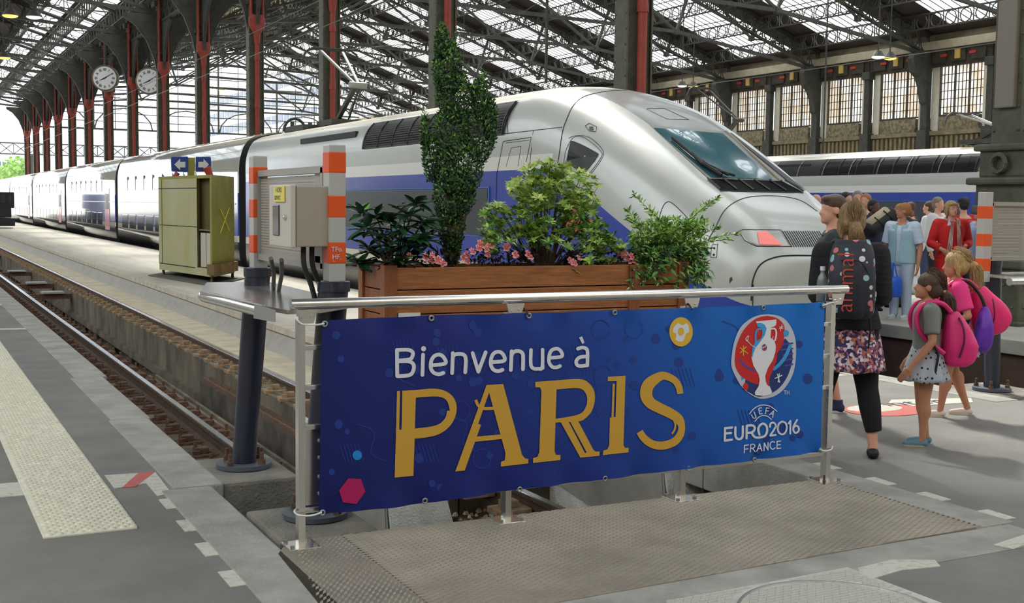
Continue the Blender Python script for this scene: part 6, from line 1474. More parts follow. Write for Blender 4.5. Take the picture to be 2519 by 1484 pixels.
def trousers(P, mt, zlow=.06, gap=.012, vox=.012, name='trousers', build=1.0, ztop=.60):
    t, F, Fl, H, J, h, q, hc = P; m = M(); g = gap; b = build
    torso(m, [(.47, .085 * b + g, .062 * b + g, 0), (.51, .098 * b + g, .070 * b + g, 0), (.56, .090 * b + g, .066 * b + g, 0), (ztop, .08 * b + g, .060 * b + g, 0)], Fl)
    for s, k in ((-1, 'L'), (1, 'R')):
        Hp, K, An = Fl(*J['hip' + k]), F(*J['knee' + k]), F(*J['ank' + k])
        pts = [Hp, Hp.lerp(K, .45), K]; rad = [(.056 * b + g) * h, (.047 * b + g) * h, (.034 + g) * h]
        if zlow < .25:
            e = An.copy(); e.z = P[0].location.z + max(zlow, .045) * h if zlow > .05 else An.z - .02 * h; pts += [K.lerp(e, .4), e]; rad += [(.034 + g) * h, (.021 + g * 1.2) * h]
        m.tube(pts, rad, 16)
        for p_, r_ in list(zip(pts, rad))[:-1]: m.ell(p_, r_ * .99, 10, 8)
        m.ell(K.lerp(An, .28) - (F(0, .012, 0) - P[0].location), ((.029 + g * .6) * h, (.030 + g * .6) * h, .06 * h), 10, 8) if zlow < .25 else None
    return rb(name, m, vox, mt, t, 5)
def skirt(P, mt, z0, z1, w0, w1, folds=9, amp=.006, name='skirt', cy=0.0):
    t, F, Fl, H, J, h, q, hc = P; n = 72
    rings = []
    for k in range(11):
        u = k / 10; z = z1 + (z0 - z1) * u; wd = w0 + (w1 - w0) * u ** .9
        rings.append([F((wd + amp * u * math.cos(folds * a) + amp * .5 * u * math.sin(folds * 1.7 * a + 1)) * math.cos(a), cy + (wd * .78 + amp * u * math.cos(folds * a)) * math.sin(a), z + .004 * u * math.cos(folds * a + 1)) for a in [2 * PI * i / n for i in range(n)]])
    rings += [[P[0].location + (p - P[0].location) * 1 for p in rings[-1]]]
    rings[-1] = [p + (F(0, cy, z0 + .01) - p) * .03 for p in rings[-1]]
    m = M(); m.loft(rings, caps=False); return m.build(name, mt, t, smooth='all')
def shoes(P, mt, sole=None, long_=.095, vox=.006, low=True):
    t, F, Fl, H, J, h, q, hc = P; fy = (F(0, 1, 0) - F(0, 0, 0)).normalized()
    for k in 'LR':
        An = F(*J['ank' + k]); fo = Vector((An.x, An.y, t.location.z)); m = M(); s = h
        caps(m, [fo - fy * .012 * s + Vector((0, 0, .021 * s)), fo + fy * .035 * s + Vector((0, 0, .018 * s)), fo + fy * long_ * s + Vector((0, 0, .015 * s))], [.0235 * s, .024 * s, .0165 * s], 12)
        if not low: m.tube([fo + Vector((0, 0, .02 * s)), fo + Vector((0, 0, .06 * s))], [.026 * s, .026 * s], 12)
        sh = rb('shoe', m, vox, mt, t, 3)
        if sole:
            m = M(); n = 18; m.loft([[fo + fy * ((.042 + .068 * math.cos(2 * PI * i / n)) * s) + fy.cross(Vector((0, 0, 1))) * (.026 * s * math.sin(2 * PI * i / n)) + Vector((0, 0, z)) for i in range(n)] for z in (.0, .010 * s)]); m.build('sole', sole, sh)
def haircap(P, mt, parts, vox=.008, strands=0, name='hair', sr=.0016, col2=None):
    """parts: list of ('e', centre, radii) or ('t', points, radii) in head units"""
    t, F, Fl, H, J, h, q, hc = P; m = M()
    for p in parts:
        if p[0] == 'e': m.ell(H(*p[1]), tuple(r * h for r in p[2]), 16, 12, q)
        else: caps(m, [H(*a) for a in p[1]], [r * h for r in p[2]])
    o = rb(name, m, vox, mt, t, 4)
    if strands:
        rs = random.Random(5); sm = M()
        for (pts, sp, nn, dr) in strands if isinstance(strands, list) else []:
            for i in range(nn):
                a = Vector((rs.gauss(0, 1), rs.gauss(0, 1), rs.gauss(0, 1))).normalized()
                sm.tube([H(*(Vector(p) + a * r)) for p, r in zip(pts, sp)], [sr, sr * 1.1, sr * 1.1, sr * .5][:len(pts)] if len(pts) < 5 else sr, 4)
        if sm.v: tag(sm.build('hair_strands', mt, t), kind='stuff')
    return o
def hairmat(name, a, b): return mat(name, a, .5, col2=b, scale=22, stretch=(6, 6, 1), lo=.35, hi=.65, bump=.5, bscale=60)
h_blond = hairmat('dark_blond_hair', (170, 138, 92), (108, 82, 50)); h_brown = hairmat('brown_hair', (98, 72, 50), (56, 40, 28)); h_lite = hairmat('light_blond_hair', (204, 172, 116), (152, 118, 70))
h_ging = hairmat('ginger_hair', (190, 128, 76), (140, 86, 46)); h_grey = hairmat('grey_hair', (158, 146, 130), (112, 100, 88)); h_black = hairmat('black_hair', (34, 28, 26), (16, 14, 14)); h_sand = hairmat('sandy_hair', (196, 164, 110), (150, 118, 76))
def short_hair(P, mt, vox=.012): return haircap(P, mt, [('e', (0, -.014, .024), (.050, .056, .050)), ('e', (0, -.022, -.002), (.047, .046, .046))], vox)
def face(P):
    t, F, Fl, H, J, h, q, hc = P
    for s in (-1, 1):
        M().ell(H(s * .018, .047, .004), (.0062 * h, .004 * h, .0042 * h), 10, 8, q).build('eye', mat('eye_white', (226, 222, 216), .3), t); M().ell(H(s * .018, .0505, .004), (.0028 * h, .0015 * h, .0030 * h), 8, 6, q).build('iris', mat('iris_brown', (60, 44, 36), .3), t)
        M().tube([H(s * .010, .050, .015), H(s * .018, .052, .0175), H(s * .028, .047, .015)], .0016 * h, 5).build('eyebrow', h_brown, t)
    M().tube([H(-.012, .047, -.036), H(0, .052, -.035), H(.012, .047, -.036)], [.001 * h, .0028 * h, .001 * h], 6).build('mouth', mat('lips', (176, 92, 86), .5), t)
def rucksack(P, mt, zc, hh, ww, dd, name='rucksack', yb=-.075, parts=None, vox=.010, tilt=0):
    """bag worn on the back, own parts"""
    t, F, Fl, H, J, h, q, hc = P
    return None

# --- woman in the dark cardigan, seen from behind
knit = mat('charcoal_knit', (46, 46, 50), .9, var=.3, scale=8, bump=.9, bscale=90, stretch=(1, 1, 8)); legg = mat('black_leggings', (10, 10, 12), .85)
floral = bpy.data.materials.new('floral_print'); floral.use_nodes = True
n = floral.node_tree.nodes; l = floral.node_tree.links; b = n['Principled BSDF']; b.inputs['Roughness'].default_value = .8
g = n.new('ShaderNodeNewGeometry'); v = n.new('ShaderNodeTexVoronoi'); v.inputs['Scale'].default_value = 62; l.new(g.outputs['Position'], v.inputs['Vector']); sp_ = n.new('ShaderNodeSeparateColor'); l.new(v.outputs['Color'], sp_.inputs[0])
r = n.new('ShaderNodeValToRGB'); r.color_ramp.interpolation = 'CONSTANT'; l.new(sp_.outputs[0], r.inputs[0]); e = r.color_ramp.elements; e[0].position = 0; e[0].color = srgb((44, 38, 84)); e[1].position = .28; e[1].color = srgb((170, 92, 80))
for p_, c_ in ((.42, (206, 180, 186)), (.58, (66, 48, 78)), (.72, (150, 84, 118)), (.84, (196, 112, 70)), (.93, (224, 214, 214))): q_ = e.new(p_); q_.color = srgb(c_)
l.new(r.outputs[0], b.inputs['Base Color'])
WP = person('woman seen from behind in dark knit cardigan, floral skirt and black leggings', (5.42, 5.74, 0), -.72, 1.635, skin_m, .008,
            dict(ankL=(-.115, 0, .045), ankR=(.11, -.01, .045), kneeL=(-.085, .01, .275), kneeR=(.08, .01, .275), shL=(-.100, 0, .80), shR=(.100, 0, .80), elL=(-.122, -.01, .64), elR=(.124, -.01, .64), wrL=(-.07, .12, .60), wrR=(.08, .12, .60)), head_turn=.12, build=1.08)
garment(WP, 'cardigan', knit, .50, .83, 1.0, .014, .010, .012, 1.08)
trousers(WP, legg, .105, .009, .008, 'leggings', 1.05); skirt(WP, floral, .345, .60, .095, .142, 8, .006); shoes(WP, mat('black_ballet_flat', (20, 20, 20), .6), vox=.006)
haircap(WP, h_blond, [('e', (0, -.010, .018), (.054, .062, .058)), ('e', (0, -.030, -.010), (.050, .050, .052)), ('t', [(0, -.075, -.015), (.002, -.090, -.035), (.004, -.088, -.060), (.010, -.080, -.095)], [.020, .026, .030, .012]), ('t', [(-.045, -.01, -.01), (-.048, -.02, -.045), (-.040, -.03, -.07)], [.014, .013, .008])], .007,
        [([(0, -.02, .06), (0, -.055, .03), (0, -.078, -.012), (0, -.085, -.03)], [.028, .034, .016, .008], 160, 0), ([(0, -.082, -.03), (.003, -.092, -.06), (.012, -.085, -.10), (.014, -.08, -.125)], [.014, .030, .034, .040], 130, 0)])
M().ell(WP[3](0, -.080, -.026), (.017 * 1.7, .012 * 1.7, .010 * 1.7), 12, 8, WP[6]).build('hair_tie', h_blond, WP[0])
bp_n = mat('navy_nylon', (34, 36, 46), .55, bump=.2, bscale=12, var=.15, scale=6); bp_f = bpy.data.materials.new('flower_nylon'); bp_f.use_nodes = True
n = bp_f.node_tree.nodes; l = bp_f.node_tree.links; b = n['Principled BSDF']; g = n.new('ShaderNodeNewGeometry'); v = n.new('ShaderNodeTexVoronoi'); v.inputs['Scale'].default_value = 17; l.new(g.outputs['Position'], v.inputs['Vector'])
r = n.new('ShaderNodeValToRGB'); r.color_ramp.interpolation = 'CONSTANT'; sp_ = n.new('ShaderNodeSeparateColor'); l.new(v.outputs['Color'], sp_.inputs[0]); l.new(sp_.outputs[1], r.inputs[0]); e = r.color_ramp.elements; e[0].color = srgb((150, 186, 186)); e[1].position = .4; e[1].color = srgb((214, 206, 206)); q_ = e.new(.7); q_.color = srgb((196, 110, 112))
lt = n.new('ShaderNodeMath'); lt.operation = 'LESS_THAN'; l.new(v.outputs['Distance'], lt.inputs[0]); lt.inputs[1].default_value = .32; mx = n.new('ShaderNodeMix'); mx.data_type = 'RGBA'; l.new(lt.outputs[0], mx.inputs[0]); mx.inputs[6].default_value = srgb((38, 40, 52)); l.new(r.outputs[0], mx.inputs[7]); l.new(mx.outputs[2], b.inputs['Base Color']); b.inputs['Roughness'].default_value = .6
def bag(P, label, cat, rows, yc, mt, name='backpack', vox=.010, xo=0., group=None):
    t, F, Fl, H, J, h, q, hc = P; B = tag(thing(name, F(xo, yc, rows[0][0])), label, cat, group); m = M(); n_ = 20
    m.loft([[F(xo + w_ * math.copysign(abs(math.cos(2 * PI * i / n_)) ** .6, math.cos(2 * PI * i / n_)), yc + s + d * math.copysign(abs(math.sin(2 * PI * i / n_)) ** .7, math.sin(2 * PI * i / n_)), z) for i in range(n_)] for z, w_, d, s in _catmull(rows, 4)])
    rb('bag_body', m, vox, mt, B, 4); return B
WQ = (WP[0], lambda x, y, z: WP[1](x * .90, y, z + .045)) + WP[2:]
B1 = bag(WQ, 'black backpack with flower pattern and red lettering worn by the woman in the knit cardigan', 'backpack', [(.515, .070, .030, 0), (.54, .094, .052, -.01), (.62, .098, .062, -.015), (.70, .096, .060, -.012), (.77, .088, .050, 0), (.815, .068, .034, .01)], -.148, bp_f, vox=.008)
F = WQ[1]; m = M(); m.loft([[F(w_ * math.copysign(abs(math.cos(a)) ** .7, math.cos(a)), -.158 + s - d * abs(math.sin(a)) ** .8, z) for a in [PI * i / 14 for i in range(15)]] for z, w_, d, s in _catmull([(.522, .050, .05, 0), (.545, .072, .064, 0), (.62, .072, .074, 0), (.70, .062, .072, 0), (.735, .045, .062, 0)], 4)], closed=False); m.build('front_pocket', bp_n, B1, smooth='all')
M().tube([F(*p) for p in _catmull([(-.048, -.215, .738), (-.02, -.232, .742), (.03, -.232, .735), (.06, -.215, .70), (.072, -.21, .66)], 4)], .004, 6).build('zip', black, B1)
redt = mat('coral_lettering', (206, 72, 52), .5); wv = F(0, -1, 0) - F(0, 0, 0)
o = text('animal', .145, (0, 0, 0), (0, 0, 0), redt, 'lettering', sx=1.0, bold=-.002); zf = -.05 + 0
o.parent = B1; o.rotation_euler = (Matrix.Rotation(-.72, 3, 'Z') @ Matrix.Rotation(PI / 2, 3, 'X') @ Matrix.Rotation(PI / 2, 3, 'Z')).to_euler(); o.location = F(.004, -.2365, .545) - B1.location
for s in (-1, 1):
    M().tube(_catmull([tuple(F(s * .045, -.10, .77)), tuple(F(s * .062, -.06, .807)), tuple(F(s * .075, .03, .80)), tuple(F(s * .085, .075, .78)), tuple(F(s * .105, .06, .68)), tuple(F(s * .10, -.06, .60)), tuple(F(s * .085, -.13, .55))], 5), .014, 8).build('strap', bp_f, B1)
bt_ = tag(thing('water_bottle', F(-.118, -.13, .575)), 'small clear water bottle in the side pocket of the black backpack', 'bottle')
clear = mat('clear_plastic', (206, 214, 216), .1); clear.node_tree.nodes['Principled BSDF'].inputs['Transmission Weight'].default_value = .7
p = F(-.118, -.13, .575); m = M(); m.loft([[p + Vector((r_ * math.cos(a), r_ * math.sin(a), z)) for a in [2 * PI * i / 20 for i in range(20)]] for z, r_ in ((0, .03), (.005, .034), (.12, .034), (.13, .033), (.16, .026), (.18, .013), (.20, .013))]); m.build('bottle', clear, bt_, smooth=True)
M().ring(p + Vector((0, 0, .197)), p + Vector((0, 0, .222)), .016, n=14).build('cap', white_m, bt_)
M().tube(_catmull([tuple(F(-.085, -.18, .56)), tuple(F(-.135, -.14, .575)), tuple(F(-.11, -.09, .575))], 4), .012, 6).build('side_pocket', bp_n, B1)
M().tube([F(.075, -.15, .55), F(.085, -.13, .47), F(.08, -.12, .40)], .006, 6).build('strap', black, B1)

# --- boy in front of her, looking left
BP = person('boy with short brown hair and dark hooded top beside the woman in the cardigan', (6.42, 7.0, 0), .9, 1.70, skin_m, .010, dict(ankL=(-.05, .06, .045), ankR=(.06, -.05, .045)), head_turn=.35)
garment(BP, 'hooded_top', mat('dark_grey_jersey', (52, 56, 60), .9, bump=.2, bscale=60), .50, .83, 1.0, .014, .012); trousers(BP, mat('khaki_shorts', (110, 106, 92), .8), .3, .018, .012, 'shorts'); shoes(BP, mat('navy_trainer', (36, 44, 74), .7), mat('trainer_sole', (206, 206, 200), .6), low=False)
haircap(BP, h_brown, [('e', (0, -.012, .028), (.050, .058, .046)), ('e', (0, -.024, .002), (.047, .044, .046)), ('e', (0, .022, .048), (.036, .030, .020))], .008)
M().tube(_catmull([tuple(BP[1](-.06, -.03, .835)), tuple(BP[1](0, -.07, .84)), tuple(BP[1](.06, -.03, .835)), tuple(BP[1](.04, .03, .82)), tuple(BP[1](-.04, .03, .82)), tuple(BP[1](-.06, -.03, .835))], 4), .022, 8).build('hood', mat('dark_grey_jersey', (52, 56, 60), .9), BP[0])

# --- girl with brown ponytail
dots = bpy.data.materials.new('polka_dots'); dots.use_nodes = True
n = dots.node_tree.nodes; l = dots.node_tree.links; b = n['Principled BSDF']; b.inputs['Roughness'].default_value = .8; g = n.new('ShaderNodeNewGeometry'); v = n.new('ShaderNodeTexVoronoi'); v.inputs['Scale'].default_value = 30; v.inputs['Randomness'].default_value = .55; l.new(g.outputs['Position'], v.inputs['Vector'])
lt = n.new('ShaderNodeMath'); lt.operation = 'LESS_THAN'; l.new(v.outputs['Distance'], lt.inputs[0]); lt.inputs[1].default_value = .27; mx = n.new('ShaderNodeMix'); mx.data_type = 'RGBA'; l.new(lt.outputs[0], mx.inputs[0]); mx.inputs[6].default_value = srgb((168, 174, 182)); mx.inputs[7].default_value = srgb((28, 28, 34)); l.new(mx.outputs[2], b.inputs['Base Color'])
pink = mat('pink_nylon', (220, 38, 116), .5, var=.08, scale=6, bump=.35, bscale=9); pink_t = mat('pink_jersey', (228, 58, 128), .85, bump=.1, bscale=20); plum = mat('plum_trim', (96, 20, 66), .6); grey_t = mat('grey_tee', (120, 124, 118), .85)
G1 = person('smaller girl with brown ponytail, grey tee and pink rucksack', (6.18, 5.80, 0), .95, 1.17, skin_t, .006,
            dict(shL=(-.118, 0, .79), shR=(.118, 0, .79), elL=(-.165, .0, .62), elR=(.165, -.02, .62), wrL=(-.185, .12, .47), wrR=(.16, .06, .49), ankL=(-.055, .01, .045), ankR=(.05, -.03, .045), curlL=.5), head_turn=-.05, tilt=.12, build=1.05, child=True)
garment(G1, 'tee', grey_t, .51, .83, .38, .014, .009); skirt(G1, dots, .385, .58, .098, .172, 7, .010, cy=0); shoes(G1, mat('denim_espadrille', (96, 132, 152), .85, var=.15, scale=60), mat('rope_sole', (186, 170, 140), .9), vox=.006)
haircap(G1, h_brown, [('e', (0, -.010, .022), (.058, .070, .062)), ('e', (0, -.034, -.012), (.054, .052, .054)), ('t', [(.0, -.080, -.010), (.010, -.105, -.04), (.02, -.125, -.10), (.03, -.130, -.17), (.03, -.135, -.22)], [.022, .034, .036, .026, .010])], .007,
        [([(0, -.01, .07), (0, -.05, .045), (0, -.08, .0), (0, -.088, -.015)], [.03, .038, .018, .010], 120, 0), ([(.0, -.09, -.02), (.012, -.110, -.06), (.024, -.130, -.14), (.03, -.14, -.24)], [.016, .040, .040, .030], 140, 0)])
M().ell(G1[3](0, -.082, -.012), (.028, .018, .018), 10, 8, G1[6]).build('hair_clip', mat('gilt_clip', (200, 170, 110), .4, .5), G1[0])
B2 = bag(G1, 'pink rucksack with plum zips on the smaller girl with brown ponytail', 'backpack', [(.47, .085, .05, -.02), (.50, .105, .085, -.03), (.58, .108, .10, -.035), (.66, .098, .085, -.02), (.74, .08, .055, 0), (.785, .055, .03, .01)], -.15, pink, vox=.008, xo=.01)
F = G1[1]
M().tube([F(*p) for p in _catmull([(-.07, -.245, .56), (-.02, -.285, .585), (.05, -.285, .585), (.09, -.25, .56)], 4)], .006, 6).build('zip', plum, B2)
M().tube([F(*p) for p in _catmull([(-.103, -.165, .53), (-.112, -.185, .62), (-.10, -.18, .70), (-.07, -.16, .755)], 4)], .007, 6).build('zip', plum, B2)
for s in (-1, 1): M().tube(_catmull([tuple(F(s * .045, -.12, .785)), tuple(F(s * .07, -.06, .835)), tuple(F(s * .082, .03, .83)), tuple(F(s * .09, .075, .76)), tuple(F(s * .108, .05, .66)), tuple(F(s * .10, -.08, .55))], 5), .017, 8).build('strap', pink, B2)
for s in (-1,): M().tube(_catmull([tuple(F(s * .118, .02, .64)), tuple(F(s * .125, -.04, .56)), tuple(F(s * .14, -.03, .46)), tuple(F(s * .145, -.02, .39))], 5), .009, 6).build('strap_tail', black, B2)

# --- girl with blond ponytail
G2 = person('taller girl with blond ponytail in a pink tee beside the navy post', (7.27, 6.56, 0), 1.0, 1.27, skin_t, .007,
            dict(shL=(-.115, 0, .79), shR=(.115, 0, .79), elL=(-.160, -.04, .63), elR=(.16, 0, .62), wrL=(-.10, .10, .55), wrR=(.12, .10, .56), ankL=(-.055, .07, .045), ankR=(.05, -.12, .045), kneeL=(-.056, .04, .275), kneeR=(.054, -.03, .275)), head_turn=-.1, tilt=-.06, child=True)
garment(G2, 'pink_tee', pink_t, .53, .83, .40, .016, .009); skirt(G2, dots, .38, .58, .098, .20, 8, .012); shoes(G2, mat('cream_espadrille', (222, 204, 190), .8), mat('pale_sole', (206, 196, 180), .8), vox=.006)
M().ell(G2[1](-.08, -.03, .60), (.07, .05, .06), 12, 8).build('dark_jumper', mat('dark_jumper', (26, 30, 42), .9), G2[0])
haircap(G2, h_lite, [('e', (0, -.010, .024), (.057, .068, .062)), ('e', (0, -.032, -.008), (.054, .052, .056)), ('t', [(0, -.082, .012), (.004, -.100, -.01), (.008, -.108, -.06), (.010, -.100, -.12)], [.020, .028, .026, .012]), ('t', [(-.045, .0, 0), (-.046, -.012, -.045), (-.04, -.02, -.075)], [.012, .012, .007])], .007,
        [([(0, -.01, .07), (0, -.05, .05), (0, -.08, .02), (0, -.088, .01)], [.03, .038, .018, .010], 120, 0), ([(.0, -.09, .0), (.005, -.110, -.03), (.010, -.112, -.08), (.012, -.105, -.15)], [.016, .034, .034, .030], 130, 0)])
B3 = bag(G2, 'bright pink rucksack hanging from the taller blond girl', 'backpack', [(.50, .08, .05, -.02), (.53, .098, .095, -.05), (.61, .105, .125, -.06), (.69, .10, .105, -.04), (.76, .08, .065, 0), (.80, .055, .035, .01)], -.16, mat('pink_nylon_bright', (226, 34, 108), .5, var=.08, scale=6, bump=.35, bscale=9), vox=.009, xo=.03)
F = G2[1]
for pts in ([(.0, -.19, .79), (-.06, -.21, .72), (-.075, -.22, .62), (-.07, -.2, .55)], [(.06, -.33, .66), (.09, -.31, .62), (.09, -.30, .58)]): M().tube([F(*p) for p in _catmull(pts, 4)], .006, 6).build('zip', plum, B3)
for s in (-1, 1): M().tube(_catmull([tuple(F(s * .045, -.12, .79)), tuple(F(s * .07, -.06, .835)), tuple(F(s * .082, .03, .83)), tuple(F(s * .09, .075, .76)), tuple(F(s * .10, .02, .62))], 5), .014, 8).build('strap', MATS['pink_nylon_bright'], B3)
B4 = bag(G2, 'violet drawstring bag hanging on the left side of the taller blond girl', 'drawstring bag', [(.40, .012, .012, 0), (.44, .048, .040, 0), (.52, .068, .050, 0), (.60, .058, .042, 0), (.66, .030, .026, 0), (.685, .012, .012, 0)], -.155, mat('violet_nylon', (104, 46, 170), .45, bump=.5, bscale=10, var=.1, scale=6), 'drawstring_bag', .007, -.10)
M().tube(_catmull([tuple(F(-.10, -.155, .68)), tuple(F(-.09, -.12, .76)), tuple(F(-.085, -.04, .835)), tuple(F(-.09, .05, .80))], 5), .012, 8).build('cord', black, B4)

# --- woman with the blue carrier bag, vest and light trousers
stripe = mat('blue_striped_tee', (176, 198, 222), .8, col2=(206, 218, 232), scale=30, stretch=(0, 0, 3.2), detail=0, lo=.45, hi=.55); vest = mat('pale_denim_vest', (150, 184, 196), .75, var=.06, scale=6); palej = mat('pale_blue_jeans', (176, 194, 210), .8, bump=.2, bscale=12)
bw = at(2212, 784, Z=.05)
W2 = person('woman in striped light blue top, pale vest and light trousers carrying a blue bag', (bw.x, bw.y, .05), PI * .62, 1.64, skin_t, .010, dict(wrL=(-.155, .02, .46), wrR=(.16, .02, .46), elL=(-.155, -.02, .63), elR=(.155, -.02, .63)), head_turn=-1.0, build=1.12)
garment(W2, 'striped_top', stripe, .50, .83, .42, .010, .012, 0, 1.12); trousers(W2, palej, .05, .012, .012, build=1.1)
m = M(); n_ = 30
m.loft([[W2[1](w_ * math.cos(a), d_ * math.sin(a), z) for a in [(-.95 + 1.9 * i / n_) * PI - PI / 2 for i in range(n_ + 1)]] for z, w_, d_ in _catmull([(.49, .132, .10), (.56, .124, .095), (.66, .116, .086), (.76, .128, .084), (.82, .10, .062)], 3)], closed=False); m.build('vest', vest, W2[0], smooth='all')
shoes(W2, mat('pale_trainer', (190, 200, 204), .7), mat('trainer_sole', (206, 206, 200), .6)); haircap(W2, h_ging, [('e', (0, -.014, .026), (.052, .058, .050)), ('e', (0, -.03, 0), (.048, .044, .046)), ('e', (0, -.074, -.022), (.024, .024, .03))], .009); face(W2)
bagp = at(2195, 700, Y=bw.y - .15); cb2 = tag(thing('carrier_bag', (bagp.x, bagp.y, bagp.z - .16)), 'bright blue carrier bag in the hand of the woman in the vest', 'bag')
m = M(); m.loft([[bagp + Vector((w_ * math.copysign(abs(math.cos(a)) ** .7, math.cos(a)) + x_, d_ * math.sin(a), z)) for a in [2 * PI * i / 18 for i in range(18)]] for z, w_, d_, x_ in _catmull([(-.18, .08, .05, .04), (-.16, .13, .08, .03), (-.05, .16, .10, .0), (.08, .15, .08, 0), (.11, .13, .03, 0)], 3)]); rb('bag_body', m, .012, mat('blue_plastic', (30, 92, 206), .4, bump=.6, bscale=8), cb2)
for s in (-.05, .05): M().tube(_catmull([tuple(bagp + Vector((s - .04, 0, .1))), tuple(bagp + Vector((s * .3, 0, .30))), tuple(bagp + Vector((s + .04, 0, .1)))], 5), .008, 6).build('handle', MATS['blue_plastic'], cb2)
# --- woman in red
rw = at(2322, 790, Z=.05); rw = Vector((rw.x + .55, rw.y + .45, .05))
redk = mat('red_jacket', (206, 34, 36), .8, bump=.1, bscale=20); redp2 = mat('red_trousers', (216, 30, 28), .75)
W3_ = person('woman with fringe in red jacket and red trousers with a pale scarf', tuple(rw), PI * .86, 1.68, skin_m, .009, dict(elL=(-.165, -.01, .64), elR=(.165, -.01, .64), wrL=(-.085, .12, .62), wrR=(.12, .13, .59), curlL=.3, curlR=.5), head_turn=.2, tilt=.05, build=1.12)
garment(W3_, 'red_jacket', redk, .49, .835, .92, .014, .012, .006, 1.12); trousers(W3_, redp2, .05, .014, .012, build=1.1); shoes(W3_, mat('beige_shoe', (170, 150, 130), .7))
scarf = mat('pale_scarf', (214, 190, 184), .85, col2=(182, 120, 116), scale=16, stretch=(1, 1, .4), lo=.4, hi=.6); F = W3_[1]
for s in (-1, 1):
    m = M(); m.grid(lambda u, v: F(s * (.022 + .03 * u + .026 * (v - .5) * (1 + u)), .085 + .012 * math.sin(u * 2.6) + .004 * math.cos(v * 18), .835 - .30 * u), 12, 10); m.build('scarf', scarf, W3_[0], smooth='all')
M().tube(_catmull([tuple(F(-.05, .05, .835)), tuple(F(-.045, -.02, .855)), tuple(F(0, -.045, .86)), tuple(F(.045, -.02, .855)), tuple(F(.05, .05, .835))], 4), .018, 8).build('scarf', scarf, W3_[0])
for s in (-1, 1): m = M(); m.add([F(s * .018, .078, .80), F(s * .05, .07, .845), F(s * .06, .066, .79)], [(0, 1, 2)]); m.build('collar', white_m, W3_[0])
haircap(W3_, h_sand, [('e', (0, -.016, .026), (.055, .058, .052)), ('e', (0, -.026, -.015), (.053, .044, .056)), ('e', (0, .030, .040), (.042, .022, .018)), ('t', [(-.048, .004, .01), (-.050, .002, -.045)], [.014, .012]), ('t', [(.048, .004, .01), (.050, .002, -.045)], [.014, .012])], .008); face(W3_)
# --- others of the crowd
def simple(label, px, py_head, Y, h, face_, top, hair, bottom, skin=None, bald=False, sl=1.0, bld=1.0, turn=0, pose=None):
    d = ray(px, py_head); t = Y / d.y; p = Vector((0, 0, CH)) + d * t
    P = person(label, (p.x, p.y, .05), face_, (p.z - .05) if h is None else h, skin or skin_m, .014, pose, True, turn, 0, bld)
    garment(P, 'top', top, .50, .83, sl, .013, .014, 0, bld); trousers(P, bottom, .05, .012, .014, build=bld); shoes(P, black, vox=.01)
    if hair: short_hair(P, hair)
    return P
jean = mat('blue_jeans', (62, 78, 110), .85); dk = mat('dark_trousers', (40, 42, 48), .85); wht = mat('white_shirt', (214, 216, 216), .8); lbs = mat('pale_blue_shirt', (160, 184, 222), .8); red_t = mat('scarlet_tee', (200, 30, 40), .8)
simple('bald man whose head shows above the train nose at the edge of the crowd', 2008, 478, 15.5, None, .2, dk, None, dk, skin_m)
c1 = simple('dark-haired person half hidden behind the boy and the woman', 2082, 474, 14.6, None, PI, dk, h_black, jean)
simple('grey-haired tall man behind the woman with the backpack', 2110, 471, 15.2, None, 2.4, wht, h_grey, dk)
simple('person with reddish brown hair behind the duffel bag', 2130, 478, 14.5, None, 2.0, dk, h_ging, jean)
c2 = simple('person with curly black hair beside the tan duffel bag', 2150, 492, 13.6, None, PI, mat('dark_blue_jacket', (44, 56, 84), .8), h_black, dk, mat('dark_skin', (96, 66, 50), .6))
simple('person with sandy hair and denim jacket left of the woman in the vest', 2215, 502, 13.9, None, .3, mat('denim_jacket', (110, 136, 156), .85), h_sand, jean)
simple('dark-haired person between the woman in the vest and the white-shirted man', 2240, 498, 16.5, None, .4, dk, h_brown, jean)
simple('person with grey-brown hair and white blouse', 2286, 496, 16.0, None, .5, wht, h_brown, jean)
simple('balding man in a white shirt behind the woman in red', 2308, 486, 15.0, None, 3.4, wht, h_grey, dk)
rm = simple('broad man in a scarlet tee and navy cap seen from behind', 2372, 487, 13.6, None, -.5, red_t, h_black, dk, skin_m, sl=.42, bld=1.2)
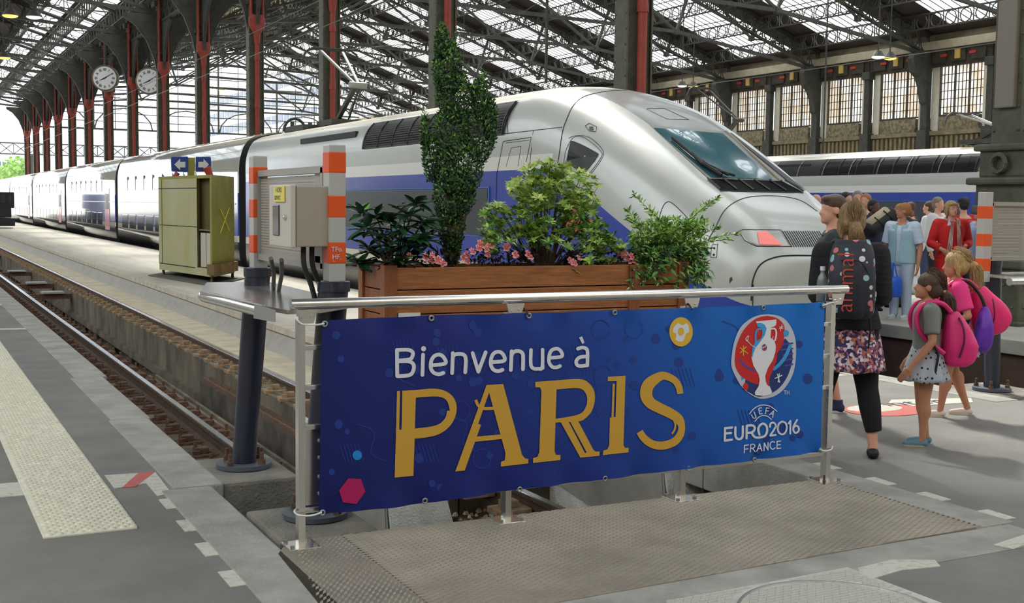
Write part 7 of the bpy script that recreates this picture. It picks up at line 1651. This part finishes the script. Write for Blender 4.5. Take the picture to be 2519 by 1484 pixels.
H = rm[3]; m = M(); m.ell(H(0, -.004, .040), (.056 * rm[5], .060 * rm[5], .030 * rm[5]), 18, 10, rm[6]); m.ell(H(0, .05, .032), (.04 * rm[5], .036 * rm[5], .006 * rm[5]), 14, 6, rm[6]); m.build('cap', mat('navy_cap', (28, 32, 56), .8), rm[0], smooth='all')
F = rm[1]; fr_ = [F(-.085, -.0925, .79), F(.085, -.0925, .79), F(.085, -.0925, .725), F(-.085, -.0925, .725)]; M().tube(fr_, .004, 4, closed=True).build('print_frame', wht, rm[0])
text('ASSISTANCE', .06, F(-.078, -.095, .735), (PI / 2, 0, -.5), wht, parent=rm[0], sx=.9)
lb3 = simple('person in a pale blue shirt half hidden behind the striped post', 2412, 505, 12.6, None, 1.2, lbs, h_brown, jean, sl=.9)
# tan and black duffel on a shoulder
dp = at(2165, 548, Y=13.2); db = tag(thing('duffel_bag', dp), 'tan and black duffel bag carried on a shoulder behind the backpack', 'bag')
m = M(); dv = Vector((.86, 0, .5)).normalized()
m.tube([dp - dv * .30, dp - dv * .26, dp + dv * .26, dp + dv * .30], [.08, .13, .13, .08], 16); rb('bag_body', m, .014, mat('duffel_black', (26, 26, 28), .6), db)
m = M(); m.tube([dp - dv * .22 + Vector((-.05, -.0, .062)), dp + dv * .20 + Vector((-.05, -.0, .062))], [.088, .088], 16); m.build('tan_panel', mat('duffel_tan', (184, 168, 140), .8), db, smooth='all')
for s in (-.1, .1): M().tube([dp + dv * s + Vector((-.09, -.06, .13)), dp + dv * s + Vector((.02, -.14, .02)), dp + dv * s + Vector((.08, -.08, -.10))], .01, 6).build('strap', black, db)
pb_ = at(2248, 728, Z=.05); pb2 = tag(thing('plastic_bag', (pb_.x + .3, pb_.y + .3, .05)), 'white plastic carrier bag standing on the platform beside the woman in the vest', 'bag')
p = pb2.location; m = M(); m.loft([[p + Vector((w_ * math.cos(a) * (1 + .1 * math.sin(5 * a)), d_ * math.sin(a), z)) for a in [2 * PI * i / 20 for i in range(20)]] for z, w_, d_ in _catmull([(0, .10, .08), (.08, .17, .12), (.2, .15, .1), (.30, .09, .05), (.38, .06, .03)], 3)]); m.build('bag_body', mat('white_plastic', (214, 214, 216), .4, bump=.6, bscale=10), pb2, smooth='all')
